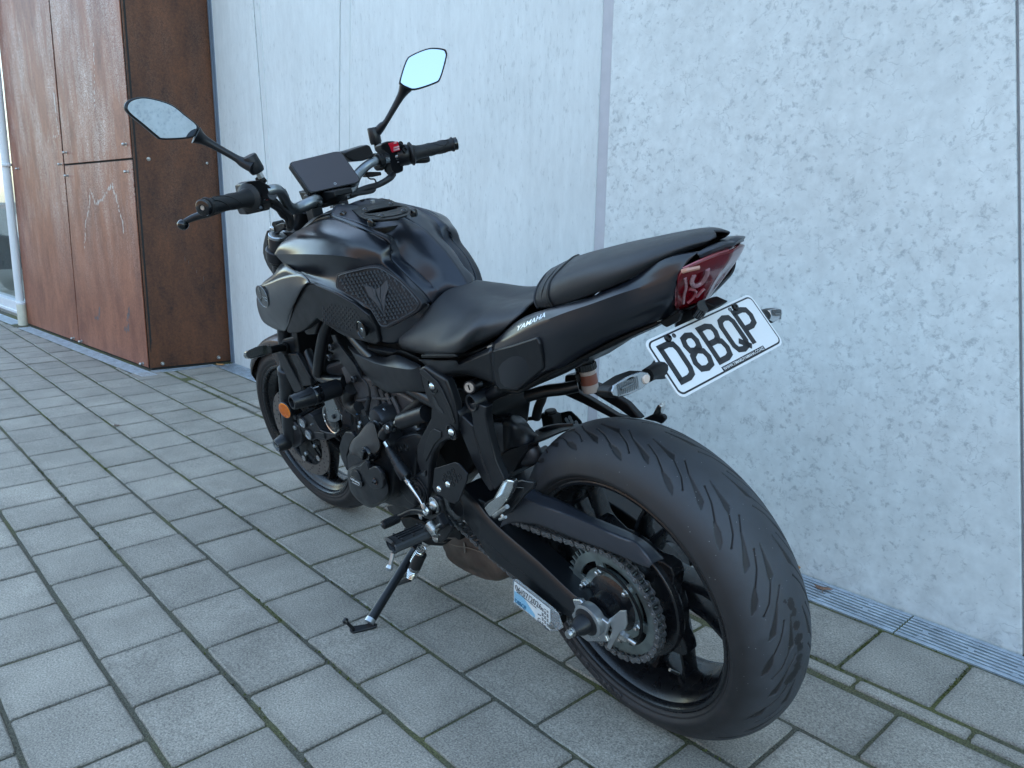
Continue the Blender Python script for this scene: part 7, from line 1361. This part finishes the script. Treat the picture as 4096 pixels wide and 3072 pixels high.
def text(name, s, m, parent, org, ux, vy, h, w=None, off=0.0, depth=.0004, cen=True, shear=0, space=1.0):
    """lettering made of real mesh: baseline along ux, letters standing along vy (up)"""
    cu = bpy.data.curves.new(name, 'FONT'); cu.body = s; cu.size = 1; cu.offset = off; cu.resolution_u = 4; cu.shear = shear; cu.space_character = space
    o = bpy.data.objects.new(name, cu); col.objects.link(o); dg = bpy.context.evaluated_depsgraph_get(); me = bpy.data.meshes.new_from_object(o.evaluated_get(dg)); bpy.data.objects.remove(o)
    co = np.array([v.co[:] for v in me.vertices]); x0, x1 = co[:, 0].min(), co[:, 0].max(); y0, y1 = 0, .73
    sy = h/(y1-y0); sx = (w/(x1-x0)) if w else sy; ux = Vector(ux).normalized(); vy = Vector(vy).normalized(); nn = ux.cross(vy)
    for v in me.vertices:
        x = (v.co.x-(x0+x1)/2 if cen else v.co.x-x0)*sx; y = (v.co.y-y0)*sy; v.co = Vector(org)+ux*x+vy*y
    me.materials.clear(); me.materials.append(m); q = bpy.data.objects.new(name, me); col.objects.link(q); q.parent = parent; s_ = q.modifiers.new('solid', 'SOLIDIFY'); s_.thickness = depth; s_.offset = 0
    return q
Uu = U if (U.cross(-Vd)).dot(Nn) > 0 else -U
cxs = [-.725, -.385, -.035, .315, .650]
# letters drawn as thick strokes: (u,v) in a 0..1 x 0..1 cell, v up
GL = {'D': [[(0, 0), (0, 1)], [(-.16, 0), (.0, 0), (.55, 0), (.85, .06), (.95, .22), (.95, .78), (.85, .94), (.55, 1), (0, 1), (-.16, 1)]],
 '8': [[(.5, .54), (.16, .60), (.08, .77), (.18, .95), (.5, 1), (.82, .95), (.92, .77), (.84, .60), (.5, .54), (.10, .44), (0, .25), (.12, .05), (.5, 0), (.88, .05), (1, .25), (.90, .44), (.5, .54)]],
 'B': [[(0, 0), (0, 1)], [(-.16, 0), (0, 0), (.6, 0), (.9, .06), (1, .25), (.9, .46), (.6, .53), (0, .53)], [(-.16, 1), (0, 1), (.55, 1), (.85, .93), (.92, .77), (.82, .60), (.6, .53)]],
 'Q': [[(.5, 0), (.15, .05), (.02, .2), (.02, .8), (.15, .95), (.5, 1), (.85, .95), (.98, .8), (.98, .2), (.85, .05), (.5, 0)], [(.50, .26), (1.10, -.03)]],
 'P': [[(0, 0), (0, 1)], [(-.16, 1), (0, 1), (.6, 1), (.9, .94), (1, .75), (.9, .54), (.6, .47), (0, .47)]]}
Lw, Lh, sw = .0305, .0560, .0047
def stroke(mb, pts, w2, n0):
    pts = [Vector((p[0], p[1])) for p in pts]; closed = (pts[0]-pts[-1]).length < 1e-6
    if closed: pts = pts[:-1]
    n = len(pts); A = []; Bq = []
    for i, p in enumerate(pts):
        a = pts[i-1] if (i > 0 or closed) else None; b = pts[(i+1) % n] if (i < n-1 or closed) else None
        d1 = (p-a).normalized() if a is not None else None; d2 = (b-p).normalized() if b is not None else None; d = d1 or d2
        if d1 is not None and d2 is not None: d = (d1+d2).normalized(); k = 1/max(.5, d.dot(d1))
        else: k = 1
        nn = Vector((-d.y, d.x))*w2*k; A.append(p+nn); Bq.append(p-nn)
    def W3(q, h): return O_+Uu*q.x-Vd*q.y+Nn*h
    m = n if closed else n-1
    for i in range(m):
        j = (i+1) % n; q = [W3(A[i], n0), W3(A[j], n0), W3(Bq[j], n0), W3(Bq[i], n0)]; mb.prism(q, -Nn*.0006)
for ch, cx in zip('D8BQP', cxs):
    mb = MB()
    for s_ in GL[ch]: stroke(mb, [(cx*Wd/2+(x-.5)*Lw, (y-.5)*Lh+.0015-.0*Hd) for x, y in s_], sw, .0016)
    mb.mk('plate_letter', blk, npl, smooth=False)
ctr = O_+Vd*(Hd/2-.0062)+Nn*.0012+Uu*.028
mb = MB(); W_ = .105; mb.prism([ctr+Uu*a-Vd*b for a, b in ((-W_/2, -.0015), (W_/2, -.0015), (W_/2, .0065), (-W_/2, .0065))], -Nn*.0006); mb.mk('dealer_strip', blk, npl, smooth=False)
text('dealer_lettering', 'WWW.TIMARUYAMAHA.CO.NZ', white, npl, ctr+Nn*.0004-Vd*.0002, Uu, -Vd, .0050, W_*.96, .012)
for u, v in ((-.66, -.78), (.60, -.78)):
    c = pp(u, v, .001) if Uu == U else pp(-u, v, .001); mb = MB(); mb.lathe([(.0062, 0), (.0062, .0012), (.0052, .0035), (.002, .0042), (.0018, .003), (.0001, .003)], c, Nn, 18); mb.mk('plate_screw', gloss, npl)
    c2 = c+Uu*(.014 if u < 0 else -.012); mb = MB(); mb.lathe([(.0036, 0), (.0036, .0006), (.0026, .0007), (.0024, .0), (.0001, -.0)], c2, Nn, 14); mb.mk('plate_hole', castg, npl)
mb = MB(); mb.prism([pp(u, v, -.004) for u, v in ((-.6, -.7), (.6, -.7), (.4, .8), (-.4, .8))], -Nn*.006); mb.mk('plate_backing', plasd, B)
plate('plate_hanger', 'Z4', [(1265, 790), (1300, 700), (1400, 645), (1450, 610), (1480, 605), (1560, 640), (1500, 680), (1380, 735)], .030, .03, plasd, B, bevel=.003)
mb = MB(); mb.tube([bk('Z4', 1470, 635, .035), bk('Z4', 1430, 690, .030)], .0095, 16); mb.tube([bk('Z4', 1150, 740, .055), bk('Z4', 1290, 700, .03), bk('Z4', 1300, 770, .0)], .006, 10); mb.mk('plate_light', gloss, B)
plate('helmet_hook', 'Z4', [(1160, 745), (1300, 672), (1312, 690), (1290, 745), (1215, 785), (1190, 770)], .055, .01, plasd, B, bevel=.003)
clens = bpy.data.materials.new('clear_lens'); clens.use_nodes = True; b_ = clens.node_tree.nodes['Principled BSDF']; b_.inputs['Base Color'].default_value = (.30, .33, .35, 1); b_.inputs['Roughness'].default_value = .14; b_.inputs['Metallic'].default_value = .3; b_.inputs['Coat Weight'].default_value = 1; b_.inputs['Coat Roughness'].default_value = .03
def rind(pts, nx, inner, par_label, stalk, s):
    P = [bk('Z4', *p) for p in pts]; C_ = sum(P, Vector())/len(P); mb = MB(); mb.prism(P, (.026, 0, -.004)); o = mb.mk('rear_indicator', plasd, B, bevel=.004, seg=3); tag(o, par_label)
    mb = MB(); mb.prism([p.lerp(C_, .09)+Vector((-.0015, 0, .0005)) for p in P], (.004, 0, 0)); l = mb.mk('indicator_lens', clens, o, bevel=.001)
    mb = MB()
    a, b = P[0].lerp(C_, .35), P[len(P)//2].lerp(C_, .5)
    for t in range(12): 
        q = a.lerp(b, t/14); mb.tube([q+Vector((-.002, 0, .0085)), q+Vector((-.0026, 0, 0)), q+Vector((-.002, 0, -.0085))], .0007, 5)
    mb.tube([a.lerp(b, .1)+Vector((-.0028, 0, 0)), a.lerp(b, .6)+Vector((-.0028, 0, .001))], .0016, 6); mb.mk('lens_ribs', alud, l)
    mb = MB(); mb.lathe([(.007, 0), (.006, .002), (.0001, .0028)], a.lerp(b, 1.15)+Vector((-.001, 0, 0)), (-1, 0, 0), 16); mb.mk('bulb', mat('amber_bulb', (.62, .50, .42), .2, coat=1), l)
    tube('indicator_stalk', [bk('Z4', *p) for p in stalk], [.010, .011, .013, .016], plasd, o, 14, sm=3); return o
rind([(826, 1226, .245), (845, 1182, .238), (955, 1112, .205), (1050, 1078, .180), (1098, 1086, .168), (1117, 1110, .162), (1112, 1152, .162), (1058, 1200, .175), (962, 1245, .205), (880, 1264, .232), (842, 1254, .242)], 0, 0, 'clear left rear indicator on a black stalk', [(1085, 1110, .165), (1130, 1085, .145), (1165, 1075, .125), (1185, 1060, .105)], 1)
rind([(2008, 690, -.222), (2002, 658, -.220), (1975, 648, -.205), (1900, 668, -.175), (1880, 690, -.165), (1900, 730, -.165), (1945, 756, -.185), (1985, 730, -.205)], 0, 0, 'clear right rear indicator half hidden by the number plate', [(1890, 700, -.165), (1860, 720, -.150), (1830, 740, -.13), (1800, 750, -.11)], -1)
# ---------------- lettering on the cowl, tag and parts
wa, wb = bk('Z4', 203, 806, .1465), bk('Z4', 400, 704, .1480); up = (bk('Z4', 205, 775, .139)-bk('Z4', 200, 806, .1465)).normalized()
ux = (wb-wa).normalized(); up = (up-ux*up.dot(ux)).normalized(); text('cowl_lettering', 'YAMAHA', mat('silver_lettering', (.55, .58, .62), .3, .6), bpy.data.objects['tail_cowl'], wa+Vector((-.0005, .0022, .0012)), ux, up, .0135, (wb-wa).length, .02, cen=False, shear=.25, depth=.0008)
def drape(o, target, n, off=.0006):
    t_ = bvh(target); n = Vector(n).normalized()
    for v in o.data.vertices:
        d = (v.co-_c).normalized(); h = t_.ray_cast(_c, d)
        if h[0] is not None: v.co = h[0]-d*off
lt = bpy.data.objects['cowl_lettering']; tw = bvh(bpy.data.objects['tail_cowl']); lt.modifiers.clear()
co = np.array([v.co[:] for v in lt.data.vertices]); uu = (co-np.array(wa)) @ np.array(ux); vv = (co-np.array(wa)) @ np.array(up); uu = (uu-uu.min())/(uu.max()-uu.min()); vv = (vv-vv.min())/(vv.max()-vv.min())
for v, a_, b_ in zip(lt.data.vertices, uu.tolist(), vv.tolist()):
    h = hit(tw, 'Z4', 200+a_*192+b_*4, 807-a_*97-b_*33, .0007)
    if h is not None: v.co = h
card = bpy.data.objects['registration_card']
def ctext(s, m, x0, y0, x1, y1, h, off=.0, name='card_text'):
    a, b = bk('Z5', x0, y0, .1638), bk('Z5', x1, y1, .1638); ux = (b-a).normalized(); up = ux.cross(Y_); up = up if up.z > 0 else -up
    text(name, s, m, card, a, ux, up, h, (b-a).length, off, cen=False, depth=.0004)
ink = mat('black_ink', (.03, .035, .04), .6); binkm = mat('blue_ink', (.02, .12, .22), .6)
ctext('06/07/2026', ink, 1496, 1122, 1690, 1275, .0150); ctext('D8BQP', binkm, 1496, 1215, 1578, 1276, .0110, .02); ctext('2025 YAMAHA MT07LA R', ink, 1505, 1140, 1650, 1262, .0038); ctext('G', ink, 1663, 1358, 1683, 1372, .0125); ctext('6/26', ink, 1662, 1306, 1685, 1318, .0035)
a, b = bk('F4', 1272, 1002, .1915), bk('F4', 1385, 1062, .1915); ux = (b-a).normalized(); up = ux.cross(Y_); up = up if up.z > 0 else -up
text('guard_lettering', 'GBRacing', mat('white_print', (.7, .72, .72), .5), bpy.data.objects['name_plate'], a, ux, up, .0058, (b-a).length, .01, cen=False)
a, b = bk('F4', 1290, 1040, .1915), bk('F4', 1380, 1085, .1915); text('guard_lettering', 'www.gbracing.eu', mat('white_print', (.7, .72, .72), .5), bpy.data.objects['name_plate'], a, (b-a), up, .0026, (b-a).length, .01, cen=False)
# raised maker's letters on the rear tyre sidewall
tym2 = mat('sidewall_letters', (.020, .019, .020), .5)
def tyretext(s, th0, th1, r0, h, y, parent, name='tyre_lettering', flip=False):
    cu = bpy.data.curves.new(name, 'FONT'); cu.body = s; cu.size = 1; cu.offset = .02; cu.resolution_u = 3
    o = bpy.data.objects.new(name, cu); col.objects.link(o); dg = bpy.context.evaluated_depsgraph_get(); me = bpy.data.meshes.new_from_object(o.evaluated_get(dg)); bpy.data.objects.remove(o)
    bm = bmesh.new(); bm.from_mesh(me); bmesh.ops.subdivide_edges(bm, edges=bm.edges[:], cuts=1); bm.to_mesh(me); bm.free()
    co = np.array([v.co[:] for v in me.vertices]); x0, x1 = co[:, 0].min(), co[:, 0].max()
    for v in me.vertices:
        t = (v.co.x-x0)/(x1-x0); th = R(th0+(th1-th0)*t); r = r0+(v.co.y/.73)*h; v.co = Vector((r*math.cos(th), y+(.246-r)*-.14, .315+r*math.sin(th)))
    me.materials.clear(); me.materials.append(m_ := tym2); q = bpy.data.objects.new(name, me); col.objects.link(q); q.parent = parent; s_ = q.modifiers.new('s', 'SOLIDIFY'); s_.thickness = .0012; s_.offset = 0
    return q
tyretext('MICHELIN', -71, -32, .249, -.0, .0900, rw) if False else tyretext('MICHELIN', -84, -30, .2375, .0135, .0892, rw)
# ---------------- motorcycle behind the shop window, seen only in part
pm = empty('parked_motorcycle', (-7.9, .62, 0)); pm.rotation_euler = (0, 0, R(176)); tag(pm, 'second dark motorcycle mirrored in the shopfront glass at the far left edge', 'motorcycle')
for x in (0, 1.4):
    lathe('tyre', [(.24, -.05), (.30, -.035), (.315, 0), (.30, .035), (.24, .05), (.22, .03), (.22, -.03), (.24, -.05)], (x, 0, .315), Y_, rubb, pm, 40); 
    mb = MB(); mb.lathe([(.03, -.05), (.03, .05)], (x, 0, .315), Y_, 16)
    for k in range(6): a = k*math.pi/3; mb.box((x+.12*math.cos(a), 0, .315+.12*math.sin(a)), (.2, .02, .025), Matrix.Rotation(-a, 3, 'Y'))
    mb.mk('wheel', gloss, pm)
mb = MB(); mb.prism([(x, .12, z) for x, z in ((1.15, .95), (.9, 1.02), (.6, .85), (.2, .82), (-.15, .98), (-.2, .92), (.1, .70), (.4, .45), (.9, .38), (1.1, .6))], (0, -.24, 0)); mb.mk('body', gloss, pm, bevel=.02)
mb = MB(); mb.tube([(1.08, .35, 1.05), (1.12, 0, 1.02), (1.08, -.35, 1.05)], .014, 10); mb.tube([(1.1, .1, 1.0), (1.38, .1, .33)], .02, 10); mb.mk('handlebar', gloss, pm)
mb = MB(); mb.box((-.2, 0, .93), (.03, .18, .05)); mb.mk('tail_light', redl, pm, bevel=.005)
